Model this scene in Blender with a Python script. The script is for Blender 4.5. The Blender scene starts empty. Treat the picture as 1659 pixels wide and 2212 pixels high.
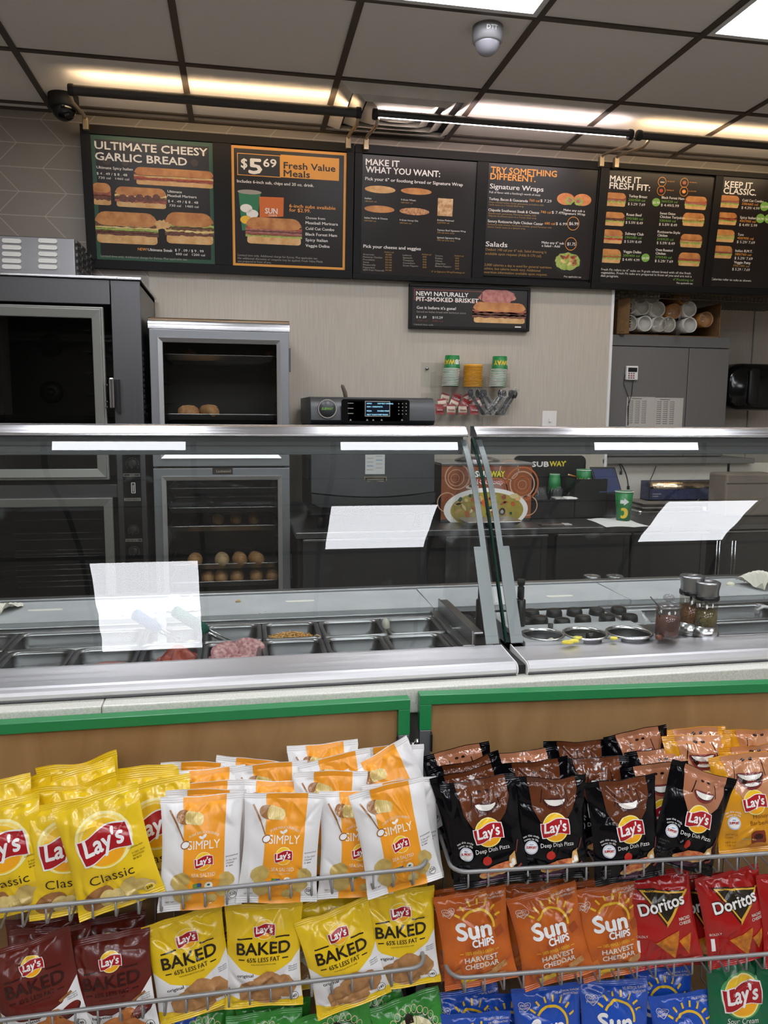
import bpy, bmesh, math, random
import numpy as np
from mathutils import Matrix, Vector
from mathutils.geometry import tessellate_polygon
random.seed(4)
SC = bpy.context.scene
COL = SC.collection
PI = math.pi

# ------------------------------------------------------------------ camera
H = 1.44                                     # eye height
FPX, CX, CY = 1660.0, 829.5, 1106.0
M = np.array([[0.98330517, 0.01482849, 0.18135895],
              [-0.18173741, 0.12977049, 0.9747467],
              [0.00908102, 0.99143317, -0.13029889]])
cam = bpy.data.cameras.new('camera')
cam_o = bpy.data.objects.new('camera', cam)
COL.objects.link(cam_o)
cam.sensor_fit = 'VERTICAL'
cam.sensor_height = 36.0
cam.lens = 36.0 * FPX / 2212.0
cam.clip_start = 0.05
mw = Matrix.Identity(4)
for i in range(3):
    mw[i][0], mw[i][1], mw[i][2] = M[i, 0], M[i, 1], -M[i, 2]
mw[2][3] = H
cam_o.matrix_world = mw
SC.camera = cam_o

# ------------------------------------------------------------------ world, exposure
wd = bpy.data.worlds.new('world')
SC.world = wd
wd.use_nodes = True
wd.node_tree.nodes['Background'].inputs[0].default_value = (0.05, 0.05, 0.055, 1)
wd.node_tree.nodes['Background'].inputs[1].default_value = 0.3
SC.view_settings.view_transform = 'Standard'
SC.view_settings.look = 'None'
SC.view_settings.gamma = 1.0
SC.view_settings.use_curve_mapping = False
SC.view_settings.exposure = 0.35
PANEL_EMIT = 13.0          # ceiling light diffusers
BAR_EMIT = 18.0            # tubes in the sign lights
SC.cycles.max_bounces = 10
SC.cycles.transparent_max_bounces = 24
SC.cycles.sample_clamp_indirect = 8.0

# ------------------------------------------------------------------ where a picture ray meets a plane of the place
def ray(x, y):
    d = M @ np.array([x - CX, -(y - CY), FPX])
    return d / np.linalg.norm(d)
def at_y(x, y, Y):
    d = ray(x, y); p = d * (Y / d[1]); p[2] += H; return p
def at_z(x, y, z):
    d = ray(x, y); p = d * ((z - H) / d[2]); p[2] += H; return p
def at_x(x, y, X):
    d = ray(x, y); p = d * (X / d[0]); p[2] += H; return p

# ------------------------------------------------------------------ materials
MATS = {}
def srgb(h):
    h = h.lstrip('#')
    c = [int(h[i:i + 2], 16) / 255 for i in (0, 2, 4)]
    return tuple(v / 12.92 if v < .04045 else ((v + .055) / 1.055) ** 2.4 for v in c) + (1,)
def mat(name, col, rough=.5, metal=0, spec=.5, coat=0, noise=None, bump=None, emit=0, aniso=None, alpha=1):
    """noise=(scale, colour, contrast) mixes a second colour; bump=(scale, strength); aniso=(sx,sy,sz) streaks the roughness"""
    if name in MATS: return MATS[name]
    m = bpy.data.materials.new(name); m.use_nodes = True
    nt = m.node_tree; b = nt.nodes['Principled BSDF']
    c = srgb(col) if isinstance(col, str) else col
    b.inputs['Base Color'].default_value = c
    b.inputs['Roughness'].default_value = rough
    b.inputs['Metallic'].default_value = metal
    b.inputs['Specular IOR Level'].default_value = spec
    b.inputs['Coat Weight'].default_value = coat
    b.inputs['Coat Roughness'].default_value = .08
    b.inputs['Alpha'].default_value = alpha
    tc = nt.nodes.new('ShaderNodeTexCoord')
    if noise:
        n = nt.nodes.new('ShaderNodeTexNoise'); n.inputs['Scale'].default_value = noise[0]; n.inputs['Detail'].default_value = 5
        r = nt.nodes.new('ShaderNodeValToRGB')
        k = noise[2] if len(noise) > 2 else .15
        r.color_ramp.elements[0].position = .5 - k; r.color_ramp.elements[1].position = .5 + k
        r.color_ramp.elements[0].color = c; r.color_ramp.elements[1].color = srgb(noise[1])
        nt.links.new(tc.outputs['Object'], n.inputs['Vector'])
        nt.links.new(n.outputs['Fac'], r.inputs['Fac']); nt.links.new(r.outputs['Color'], b.inputs['Base Color'])
    if aniso:
        mp = nt.nodes.new('ShaderNodeMapping'); mp.inputs['Scale'].default_value = aniso
        n = nt.nodes.new('ShaderNodeTexNoise'); n.inputs['Scale'].default_value = 1; n.inputs['Detail'].default_value = 3
        mr = nt.nodes.new('ShaderNodeMapRange'); mr.inputs['To Min'].default_value = max(.05, rough - .09); mr.inputs['To Max'].default_value = rough + .12
        nt.links.new(tc.outputs['Object'], mp.inputs['Vector']); nt.links.new(mp.outputs['Vector'], n.inputs['Vector'])
        nt.links.new(n.outputs['Fac'], mr.inputs['Value']); nt.links.new(mr.outputs['Result'], b.inputs['Roughness'])
    if bump:
        n = nt.nodes.new('ShaderNodeTexNoise'); n.inputs['Scale'].default_value = bump[0]; n.inputs['Detail'].default_value = 4
        bp = nt.nodes.new('ShaderNodeBump'); bp.inputs['Strength'].default_value = bump[1]; bp.inputs['Distance'].default_value = .004
        nt.links.new(tc.outputs['Object'], n.inputs['Vector'])
        nt.links.new(n.outputs['Fac'], bp.inputs['Height']); nt.links.new(bp.outputs['Normal'], b.inputs['Normal'])
    if emit:
        b.inputs['Emission Color'].default_value = c; b.inputs['Emission Strength'].default_value = emit
    MATS[name] = m
    return m
def glass_mat(name, tint=(.93, .97, .95), ior=1.5, smudge=0, rough=0.0):
    """thin clear sheet: Fresnel mirror over a tinted see-through body, reflecting on the face the ray enters by"""
    if name in MATS: return MATS[name]
    m = bpy.data.materials.new(name); m.use_nodes = True
    nt = m.node_tree; N = nt.nodes.new; Lk = nt.links.new
    nt.nodes.remove(nt.nodes['Principled BSDF'])
    out = nt.nodes['Material Output']
    tr = N('ShaderNodeBsdfTransparent'); tr.inputs[0].default_value = (*tint, 1)
    gl = N('ShaderNodeBsdfGlossy'); gl.inputs['Roughness'].default_value = rough
    fr = N('ShaderNodeFresnel'); fr.inputs['IOR'].default_value = ior
    ge = N('ShaderNodeNewGeometry')
    sub = N('ShaderNodeMath'); sub.operation = 'SUBTRACT'; sub.inputs[0].default_value = 1
    mu = N('ShaderNodeMath'); mu.operation = 'MULTIPLY'
    Lk(ge.outputs['Backfacing'], sub.inputs[1]); Lk(fr.outputs[0], mu.inputs[0]); Lk(sub.outputs[0], mu.inputs[1])
    mx = N('ShaderNodeMixShader')
    Lk(mu.outputs[0], mx.inputs[0]); Lk(tr.outputs[0], mx.inputs[1]); Lk(gl.outputs[0], mx.inputs[2])
    last = mx
    if smudge:
        df = N('ShaderNodeBsdfDiffuse'); df.inputs[0].default_value = (.75, .78, .8, 1)
        tc = N('ShaderNodeTexCoord')
        no = N('ShaderNodeTexNoise'); no.inputs['Scale'].default_value = 14; no.inputs['Detail'].default_value = 2
        vo = N('ShaderNodeTexNoise'); vo.inputs['Scale'].default_value = 3; vo.inputs['Detail'].default_value = 1
        mr = N('ShaderNodeMapRange'); mr.inputs['From Min'].default_value = .63; mr.inputs['From Max'].default_value = .78; mr.inputs['To Max'].default_value = smudge * 2.5
        mr2 = N('ShaderNodeMapRange'); mr2.inputs['From Min'].default_value = .45; mr2.inputs['From Max'].default_value = .65
        Lk(tc.outputs['Object'], no.inputs['Vector']); Lk(tc.outputs['Object'], vo.inputs['Vector'])
        Lk(no.outputs['Fac'], mr.inputs['Value']); Lk(vo.outputs['Fac'], mr2.inputs['Value'])
        m2 = N('ShaderNodeMath'); m2.operation = 'MULTIPLY_ADD'; m2.inputs[2].default_value = smudge * .12
        Lk(mr.outputs[0], m2.inputs[0]); Lk(mr2.outputs[0], m2.inputs[1])
        mx2 = N('ShaderNodeMixShader'); Lk(m2.outputs[0], mx2.inputs[0]); Lk(mx.outputs[0], mx2.inputs[1]); Lk(df.outputs[0], mx2.inputs[2])
        last = mx2
    Lk(last.outputs[0], out.inputs['Surface'])
    MATS[name] = m
    return m

steel = mat('brushed_steel', (.34, .34, .35, 1), .3, 1, aniso=(3, 3, 160))
steel_v = mat('brushed_steel_upright', (.14, .14, .145, 1), .34, 1, aniso=(160, 160, 2))
steel_dk = mat('dark_steel', (.12, .12, .122, 1), .38, 1, aniso=(140, 140, 2))
steel_br = mat('bright_steel', (.62, .62, .64, 1), .22, 1, aniso=(2, 160, 160))
alu = mat('aluminium', (.68, .68, .7, 1), .4, 1, aniso=(2, 120, 120))
alu_gr = mat('grey_aluminium', '#8d8f92', .42, .75)
chrome = mat('chrome', (.75, .75, .77, 1), .12, 1)
black = mat('black_plastic', '#121213', .38)
blackm = mat('black_matt', '#0d0d0e', .65)
blackg = mat('black_gloss', '#0a0a0b', .14)
white_p = mat('white_plastic', '#dcdcdb', .45)
poly_w = mat('white_cutting_board', '#b4b6b8', .42, noise=(9, '#a6a9ac', .2))
dark_in = mat('dark_interior', '#121211', .6)
wirem = mat('grey_wire_coating', '#8e8e8e', .35, .3)
paper_w = mat('white_paper', '#dfe0df', .75, bump=(30, .25))

# ------------------------------------------------------------------ mesh builder
class MB:
    def __init__(s): s.v = []; s.f = []; s.mi = []; s.sm = []
    def add(s, V, F, mi=0, smooth=False):
        b = len(s.v); s.v += [tuple(map(float, p)) for p in V]
        s.f += [tuple(int(i) + b for i in f) for f in F]
        s.mi += ([mi] * len(F) if isinstance(mi, int) else list(mi)); s.sm += [smooth] * len(F)
        return s
    def box(s, a, b, mi=0):
        (x0, y0, z0), (x1, y1, z1) = np.minimum(a, b), np.maximum(a, b)
        V = [(x0, y0, z0), (x1, y0, z0), (x1, y1, z0), (x0, y1, z0), (x0, y0, z1), (x1, y0, z1), (x1, y1, z1), (x0, y1, z1)]
        return s.add(V, [(0, 3, 2, 1), (4, 5, 6, 7), (0, 1, 5, 4), (1, 2, 6, 5), (2, 3, 7, 6), (3, 0, 4, 7)], mi)
    def prism(s, poly, a, b, axis='x', mi=0, smooth=False):
        """poly: 2-D points (y,z) for axis x, (x,z) for y, (x,y) for z"""
        def P(p, t): return {'x': (t, p[0], p[1]), 'y': (p[0], t, p[1]), 'z': (p[0], p[1], t)}[axis]
        n = len(poly); V = [P(p, a) for p in poly] + [P(p, b) for p in poly]
        F = [(i, (i + 1) % n, n + (i + 1) % n, n + i) for i in range(n)]
        tr = tessellate_polygon([[Vector((p[0], p[1], 0)) for p in poly]])
        s.add(V, F, mi, smooth)
        if smooth: s.add(V, [])
        base = len(s.v) - 2 * n
        s.f += [tuple(base + i for i in t) for t in tr] + [tuple(base + n + i for i in reversed(t)) for t in tr]
        s.mi += [mi] * (2 * len(tr)); s.sm += [False] * (2 * len(tr))
        return s
    def tube(s, path, r, n=6, mi=0, closed=False):
        P = [np.array(p, float) for p in path]; V = []; k = len(P)
        up = np.array([0.13, .21, .97])
        for i in range(k):
            if closed: t = P[(i + 1) % k] - P[i - 1]
            else: t = P[min(i + 1, k - 1)] - P[max(i - 1, 0)]
            t = t / (np.linalg.norm(t) + 1e-9)
            a = np.cross(t, up)
            if np.linalg.norm(a) < .05: a = np.cross(t, np.array([1, 0, 0]))
            a /= np.linalg.norm(a); b = np.cross(t, a)
            rr = r[i] if hasattr(r, '__len__') else r
            V += [P[i] + rr * (math.cos(2 * PI * j / n) * a + math.sin(2 * PI * j / n) * b) for j in range(n)]
        F = []
        for i in range(k if closed else k - 1):
            for j in range(n):
                i2 = (i + 1) % k
                F.append((i * n + j, i * n + (j + 1) % n, i2 * n + (j + 1) % n, i2 * n + j))
        if not closed: F += [tuple(range(n - 1, -1, -1)), tuple((k - 1) * n + j for j in range(n))]
        return s.add(V, F, mi, True)
    def lathe(s, prof, c=(0, 0, 0), axis='z', n=32, mi=0, rot=None, smooth=True, cap=False):
        V = []
        for r, h in prof:
            for j in range(n):
                a = 2 * PI * j / n
                p = np.array([r * math.cos(a), r * math.sin(a), h])
                if axis == 'y': p = np.array([p[0], -p[2], p[1]])
                if axis == 'x': p = np.array([p[2], p[0], p[1]])
                if rot is not None: p = np.array(rot @ Vector(p))
                V.append(p + np.array(c))
        F = []; k = len(prof)
        for i in range(k - 1):
            for j in range(n): F.append((i * n + j, i * n + (j + 1) % n, (i + 1) * n + (j + 1) % n, (i + 1) * n + j))
        if cap: F.append(tuple(range(n - 1, -1, -1))); F.append(tuple((k - 1) * n + j for j in range(n)))
        return s.add(V, F, mi, smooth)
    def cyl(s, a, b, r, n=20, mi=0):
        return s.tube([a, b], r, n, mi)
    def loops(s, L, mi=0, cap0=False, cap1=True, smooth=True):
        n = len(L[0]); V = [p for l in L for p in l]; F = []
        for i in range(len(L) - 1):
            for j in range(n): F.append((i * n + j, i * n + (j + 1) % n, (i + 1) * n + (j + 1) % n, (i + 1) * n + j))
        if cap0: F.append(tuple(range(n - 1, -1, -1)))
        if cap1: F.append(tuple((len(L) - 1) * n + j for j in range(n)))
        return s.add(V, F, mi, smooth)
    def grid(s, fn, nu, nv, mi=0, smooth=True):
        V = [fn(i / nu, j / nv) for j in range(nv + 1) for i in range(nu + 1)]
        F = [(j * (nu + 1) + i, j * (nu + 1) + i + 1, (j + 1) * (nu + 1) + i + 1, (j + 1) * (nu + 1) + i) for j in range(nv) for i in range(nu)]
        return s.add(V, F, mi, smooth)
    def rotz(s, ang, piv):
        c, n = math.cos(ang), math.sin(ang)
        s.v = [(piv[0] + c * (x - piv[0]) - n * (y - piv[1]), piv[1] + n * (x - piv[0]) + c * (y - piv[1]), z) for x, y, z in s.v]
        return s
    def build(s, name, mats, parent=None, bevel=0, solid=0, local=False, split=0):
        me = bpy.data.meshes.new(name)
        org = np.zeros(3)
        if not local:
            q = parent
            while q is not None: org = org + np.array(q.location); q = q.parent
        me.from_pydata([tuple(np.array(p) - org) for p in s.v], [], s.f)
        for m in (mats if isinstance(mats, (list, tuple)) else [mats]): me.materials.append(m)
        me.polygons.foreach_set('material_index', s.mi)
        me.polygons.foreach_set('use_smooth', s.sm)
        me.validate(); me.update()
        o = bpy.data.objects.new(name, me); COL.objects.link(o)
        if parent is not None: o.parent = parent
        if split:
            b = o.modifiers.new('split', 'EDGE_SPLIT'); b.split_angle = math.radians(split)
        if bevel:
            b = o.modifiers.new('bevel', 'BEVEL'); b.width = bevel; b.segments = 2; b.limit_method = 'ANGLE'; b.angle_limit = .7
        if solid:
            b = o.modifiers.new('solid', 'SOLIDIFY'); b.thickness = solid; b.offset = 0
        return o
def box(name, a, b, m, parent=None, bevel=.002): return MB().box(a, b).build(name, m, parent, bevel)
def thing(name, loc, label, cat, group=None):
    o = bpy.data.objects.new(name, None); o.empty_display_size = .05; COL.objects.link(o); o.location = tuple(loc)
    return tag(o, label, cat, group)
def tag(o, label, cat, group=None):
    o['label'] = label; o['category'] = cat
    if group: o['group'] = group
    return o
def struct(o): o['kind'] = 'structure'; return o
def rrect(cx, cy, hx, hy, r, n=4):
    P = []
    for qx, qy, a0 in ((1, 1, 0), (-1, 1, 90), (-1, -1, 180), (1, -1, 270)):
        for k in range(n + 1):
            a = math.radians(a0 + 90 * k / n)
            P.append((cx + qx * (hx - r) + r * math.cos(a), cy + qy * (hy - r) + r * math.sin(a)))
    return P
def shift(o, loc, label=None, group=None):
    """a copy of a thing with its parts and their parts"""
    r = o.copy(); COL.objects.link(r); r.location = tuple(loc)
    if label: r['label'] = label
    if group: r['group'] = group
    for ch in list(o.children):
        c = ch.copy(); COL.objects.link(c); c.parent = r
        for g in list(ch.children):
            d = g.copy(); COL.objects.link(d); d.parent = c
    return r

# ------------------------------------------------------------------ flat lettering and pictures
_TC = {}
def text_mesh(s, bold=0.0, shear=0.0, res=2):
    k = (s, bold, shear, res)
    if k not in _TC:
        c = bpy.data.curves.new('t', 'FONT'); c.body = s; c.resolution_u = res; c.offset = bold; c.shear = shear
        o = bpy.data.objects.new('t', c); m = o.to_mesh()
        V = np.array([v.co[:2] for v in m.vertices]).reshape(-1, 2)
        m.calc_loop_triangles(); F = [tuple(t.vertices) for t in m.loop_triangles]
        o.to_mesh_clear(); bpy.data.objects.remove(o); bpy.data.curves.remove(c)
        _TC[k] = (V, F)
    return _TC[k]
class Art:
    """2-D shapes with a material and a layer; later laid onto a flat board or onto a bag"""
    def __init__(s): s.V = []; s.F = []; s.m = []; s.l = []
    def tri(s, V, F, m, l):
        b = len(s.V); s.V += [tuple(p) for p in V]; s.F += [tuple(i + b for i in f) for f in F]; s.m += [m] * len(F); s.l += [l] * len(F)
    def poly(s, P, m, l):
        s.tri(P, tessellate_polygon([[Vector((p[0], p[1], 0)) for p in P]]), m, l)
    def rect(s, x0, y0, x1, y1, m, l): s.poly([(x0, y0), (x1, y0), (x1, y1), (x0, y1)], m, l)
    def ell(s, cx, cy, rx, ry, m, l, n=28, rot=0, a0=0, a1=360, wob=0, seed=0):
        R = random.Random(seed); c, q = math.cos(rot), math.sin(rot); P = []
        for i in range(n):
            a = math.radians(a0 + (a1 - a0) * i / (n if a1 - a0 == 360 else n - 1)); k = 1 + wob * (R.random() - .5)
            x, y = rx * k * math.cos(a), ry * k * math.sin(a)
            P.append((cx + c * x - q * y, cy + q * x + c * y))
        s.poly(P, m, l)
    def ring(s, cx, cy, r, w, m, l, n=32, a0=0, a1=360, ry=None):
        ry = ry or r; V = []
        for i in range(n + 1):
            a = math.radians(a0 + (a1 - a0) * i / n)
            V += [(cx + (r - w / 2) * math.cos(a), cy + (ry - w / 2) * math.sin(a)), (cx + (r + w / 2) * math.cos(a), cy + (ry + w / 2) * math.sin(a))]
        F = []
        for i in range(n): F += [(2 * i, 2 * i + 1, 2 * i + 3), (2 * i, 2 * i + 3, 2 * i + 2)]
        s.tri(V, F, m, l)
    def line(s, p, q, w, m, l):
        p, q = np.array(p, float), np.array(q, float); d = q - p; d /= np.linalg.norm(d) + 1e-9; n = np.array([-d[1], d[0]]) * w / 2
        s.poly([p - n, q - n, q + n, p + n], m, l)
    def text(s, t, x, y, h, m, l, w=None, bold=.012, shear=0, rot=0, al='l', arc=None, res=2):
        if h > 12: res = max(res, 4)
        if bold > .016 and not arc:                  # heavier weight: overlapping strokes
            e = bold * .8 * h / .7; c, q = math.cos(rot), math.sin(rot)
            for i, (dx, dy) in enumerate(((-e, 0), (e, 0), (0, e), (0, -e)) if bold > .025 else ((-e, 0), (e, 0))):
                s.text(t, x + c * dx - q * dy, y + q * dx + c * dy, h, m, l + .24 * i, w - 2 * e if w else None, 0, shear, rot, al, None, res)
            return
        V, F = text_mesh(t, min(bold, 0), shear, res)
        if not F: return
        x0, x1 = V[:, 0].min(), V[:, 0].max()
        sy = h / .7; sx = (w / (x1 - x0)) if w else sy
        X = (V[:, 0] - x0) * sx; Y = V[:, 1] * sy; W = (x1 - x0) * sx
        if al == 'c': X = X - W / 2
        if al == 'r': X = X - W
        if arc:
            a = X / arc; X, Y = (arc + Y) * np.sin(a), (arc + Y) * np.cos(a) - arc
        c, q = math.cos(rot), math.sin(rot)
        s.tri(np.stack([x + c * X - q * Y, y + q * X + c * Y], 1), F, m, l)
    def refine(s, L):
        V = [tuple(p) for p in s.V]; F, mm, ll = s.F, s.m, s.l
        for _ in range(7):
            mid = {}
            def md(a, b):
                k = (a, b) if a < b else (b, a)
                if k in mid: return mid[k]
                if math.dist(V[a], V[b]) <= L: return None
                mid[k] = len(V); V.append(((V[a][0] + V[b][0]) / 2, (V[a][1] + V[b][1]) / 2)); return mid[k]
            F2, m2, l2 = [], [], []
            for (a, b, c), m_, l_ in zip(F, mm, ll):
                x, y, z = md(a, b), md(b, c), md(c, a)
                n = (x is not None) + (y is not None) + (z is not None)
                if n == 0: t = [(a, b, c)]
                elif n == 3: t = [(a, x, z), (x, b, y), (z, y, c), (x, y, z)]
                elif n == 1:
                    if x is not None: t = [(a, x, c), (x, b, c)]
                    elif y is not None: t = [(b, y, a), (y, c, a)]
                    else: t = [(c, z, b), (z, a, b)]
                else:
                    if z is None: t = [(x, b, y), (a, x, y), (a, y, c)]
                    elif x is None: t = [(y, c, z), (b, y, z), (b, z, a)]
                    else: t = [(z, a, x), (c, z, x), (c, x, b)]
                F2 += t; m2 += [m_] * len(t); l2 += [l_] * len(t)
            if not mid: break
            F, mm, ll = F2, m2, l2
        s.V, s.F, s.m, s.l = V, F, mm, ll
        return s
    def onto(s, mb, mats, fn):
        """fn(x,y,layer)->point ; adds to mesh builder, returns material list"""
        V = np.array(s.V); lv = np.zeros(len(V))
        for f, l in zip(s.F, s.l):
            for i in f: lv[i] = l
        P = fn(V[:, 0], V[:, 1], lv); idx = []
        for m in s.m:
            if m not in mats: mats.append(m)
            idx.append(mats.index(m))
        mb.add(P, s.F, idx, True)
# ================================================================== THE SETTING
ZC = 2.77; YW = 3.90
def wall_paper(name, c1, c2, scale=(140, 140, 6)):
    m = mat(name, c1, .75)
    nt = m.node_tree; b = nt.nodes['Principled BSDF']
    tc = nt.nodes.new('ShaderNodeTexCoord'); mp = nt.nodes.new('ShaderNodeMapping'); mp.inputs['Scale'].default_value = scale
    n = nt.nodes.new('ShaderNodeTexNoise'); n.inputs['Scale'].default_value = 1; n.inputs['Detail'].default_value = 4
    r = nt.nodes.new('ShaderNodeValToRGB'); r.color_ramp.elements[0].position = .35; r.color_ramp.elements[1].position = .65
    r.color_ramp.elements[0].color = srgb(c1); r.color_ramp.elements[1].color = srgb(c2)
    nt.links.new(tc.outputs['Object'], mp.inputs['Vector']); nt.links.new(mp.outputs[0], n.inputs['Vector'])
    nt.links.new(n.outputs['Fac'], r.inputs['Fac']); nt.links.new(r.outputs[0], b.inputs['Base Color'])
    return m
paper = wall_paper('wall_covering', '#b1a99b', '#bab2a5')
paper2 = wall_paper('pale_wall_covering', '#b9b1a4', '#c0b9ad')
plain = mat('plain_wall', '#c4bdb3', .8, bump=(60, .1))
dining = mat('dining_wall', '#5d5954', .8, noise=(.7, '#4b4844', .2))
ceil_m = mat('ceiling_board', '#d9d2ca', .85, bump=(220, .12))
grid_m = mat('ceiling_grid_brown', '#41372f', .5)
floor_m = mat('floor_tile', '#8f8679', .35, noise=(5, '#7d756a', .2))

def chevron_tile():
    m = mat('slanted_wall_tile', '#8d857c', .42)
    nt = m.node_tree; N = nt.nodes.new; Lk = nt.links.new; b = nt.nodes['Principled BSDF']
    def mth(op, a, c=None, d=None):
        n = N('ShaderNodeMath'); n.operation = op
        for i, v in enumerate((a, c, d)):
            if v is None: continue
            if isinstance(v, (int, float)): n.inputs[i].default_value = v
            else: Lk(v, n.inputs[i])
        return n.outputs[0]
    tc = N('ShaderNodeTexCoord'); sp = N('ShaderNodeSeparateXYZ'); Lk(tc.outputs['Object'], sp.inputs[0])
    x, z = sp.outputs['X'], sp.outputs['Z']
    v = mth('DIVIDE', z, .105)
    row = mth('FLOOR', v); fz = mth('FRACT', v)
    odd = mth('MODULO', mth('ADD', row, 100.0), 2.0)
    sgn = mth('SUBTRACT', mth('MULTIPLY', odd, 2.0), 1.0)
    u = mth('ADD', x, mth('MULTIPLY', mth('MULTIPLY', mth('SUBTRACT', fz, .5), sgn), .10))
    fu = mth('FRACT', mth('ADD', mth('DIVIDE', u, .205), 50.0))
    gu = mth('LESS_THAN', mth('MINIMUM', fu, mth('SUBTRACT', 1.0, fu)), .011)
    gz = mth('LESS_THAN', mth('MINIMUM', fz, mth('SUBTRACT', 1.0, fz)), .016)
    g = mth('MAXIMUM', gu, gz)
    mx = N('ShaderNodeMix'); mx.data_type = 'RGBA'; Lk(g, mx.inputs[0])
    no = N('ShaderNodeTexNoise'); no.inputs['Scale'].default_value = 3.5; Lk(tc.outputs['Object'], no.inputs['Vector'])
    rp = N('ShaderNodeValToRGB'); rp.color_ramp.elements[0].color = srgb('#837b73'); rp.color_ramp.elements[1].color = srgb('#968e85')
    Lk(no.outputs['Fac'], rp.inputs['Fac']); Lk(rp.outputs[0], mx.inputs[6])
    mx.inputs[7].default_value = srgb('#b5ada2'); Lk(mx.outputs[2], b.inputs['Base Color'])
    bp = N('ShaderNodeBump'); bp.inputs['Strength'].default_value = .4; bp.inputs['Distance'].default_value = .003; bp.invert = True
    Lk(g, bp.inputs['Height']); Lk(bp.outputs[0], b.inputs['Normal'])
    return m
tile_m = chevron_tile()

struct(MB().box((-3, -4.5, -.1), (4.6, 6.0, 0)).build('floor', floor_m))
struct(MB().box((-3, -4.5, ZC), (4.6, 6.0, ZC + .1)).build('ceiling', ceil_m))
xo = at_y(1318, 800, YW)[0]                      # where the back wall stops beside the recess
ZT = 2.13                                        # wall tiles above this height
struct(MB().box((-3, YW, 0), (xo, YW + .12, ZT)).build('wall_back', paper))
struct(MB().box((-3, YW - .008, ZT), (4.6, YW + .02, ZC)).build('wall_tiled', tile_m))
struct(MB().box((-3, YW - .008, 1.15), (-.42, YW - .001, ZT)).build('wall_tiled_side', tile_m))
struct(MB().box((xo, 4.62, 0), (4.6, 4.74, ZC)).build('wall_recess', paper2))
struct(MB().box((xo - .001, YW + .02, ZT), (4.6, 4.62, ZT + .1)).build('trim_recess_head', plain))
struct(MB().box((-3.12, -4.5, 0), (-3, 6.0, ZC)).build('wall_left', plain))
struct(MB().box((4.6, -4.5, 0), (4.72, 6.0, ZC)).build('wall_right', plain))
struct(MB().box((-3, -4.62, 0), (4.6, -4.5, ZC)).build('wall_front', dining))
tr = MB()
for xs in (.625, 1.245):
    tr.box((xs, YW - .003, .93), (xs + .004, YW, 1.42))
struct(tr.build('trim_1', mat('wall_joint_strip', '#a69f94', .5)))
xs = at_y(1622, 800, 4.62)[0]
struct(MB().box((xs - .004, 4.612, .5), (xs + .004, 4.62, ZT)).build('trim_2', mat('wall_joint_strip', '#a69f94', .5)))
struct(MB().box((xo - .012, YW - .006, .93), (xo + .004, YW + .125, ZT)).build('trim_3', white_p, bevel=.002))

# suspended ceiling grid
GX = [-.813 + .609 * k for k in range(-3, 9)]
GY = [3.81, 3.275, 2.665, 2.055, 1.445, .835, .23, -.38, -.99, -1.6, -2.21, -2.82, -3.43, -4.04]
g = MB()
for x in GX: g.box((x - .0125, -4.5, ZC - .006), (x + .0125, YW - .008, ZC + .01))
for y in GY: g.box((-3, y - .0125, ZC - .0055), (4.6, y + .0125, ZC + .01))
g.box((-3, YW - .03, ZC - .007), (4.6, YW - .008, ZC))
struct(g.build('trim_ceiling_grid', grid_m))

# ------------------------------------------------------------------ ceiling light panels
emis = mat('light_diffuser', (.93, .95, 1, 1), .5, emit=PANEL_EMIT)
lamp_fr = mat('light_frame_white', '#c9c8c6', .5)
def panel(k, y0, y1, label):
    x0 = GX[0] + .609 * k + .0125; x1 = x0 + .584
    r = thing('ceiling_light', ((x0 + x1) / 2, (y0 + y1) / 2, ZC), label, 'ceiling light', 'square light panels in the ceiling')
    f = MB(); w = .02
    f.box((x0, y0, ZC - .008), (x1, y0 + w, ZC - .0005)).box((x0, y1 - w, ZC - .008), (x1, y1, ZC - .0005))
    f.box((x0, y0 + w, ZC - .008), (x0 + w, y1 - w, ZC - .0005)).box((x1 - w, y0 + w, ZC - .008), (x1, y1 - w, ZC - .0005))
    f.build('light_frame', lamp_fr, r)
    MB().box((x0 + w, y0 + w, ZC - .006), (x1 - w, y1 - w, ZC - .001)).build('diffuser', emis, r)
A0, A1 = 2.0675, 2.6525
panel(5, A0, A1, 'glowing square ceiling light over the counter beside the pale dome camera')
panel(7, A0, A1, 'glowing square ceiling light cut off by the upper right corner of the photo')
panel(3, A0, A1, 'glowing square ceiling light left of the one beside the pale dome camera')
BK = [(5, .2425, .8225), (8, .2425, .8225), (3, -.3675, .2175)]
for k, a, b in BK: panel(k, a, b, 'glowing square ceiling light above the customer side of the shop')
for k, y in [(k, y) for k in (1, 3, 5, 7, 9) for y in (-1.5875, -2.8075)]:  # unseen panels added behind the camera for more light on bags and ceiling
    panel(k, y, y + .58, 'glowing square ceiling light further back above the shop floor')

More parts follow.
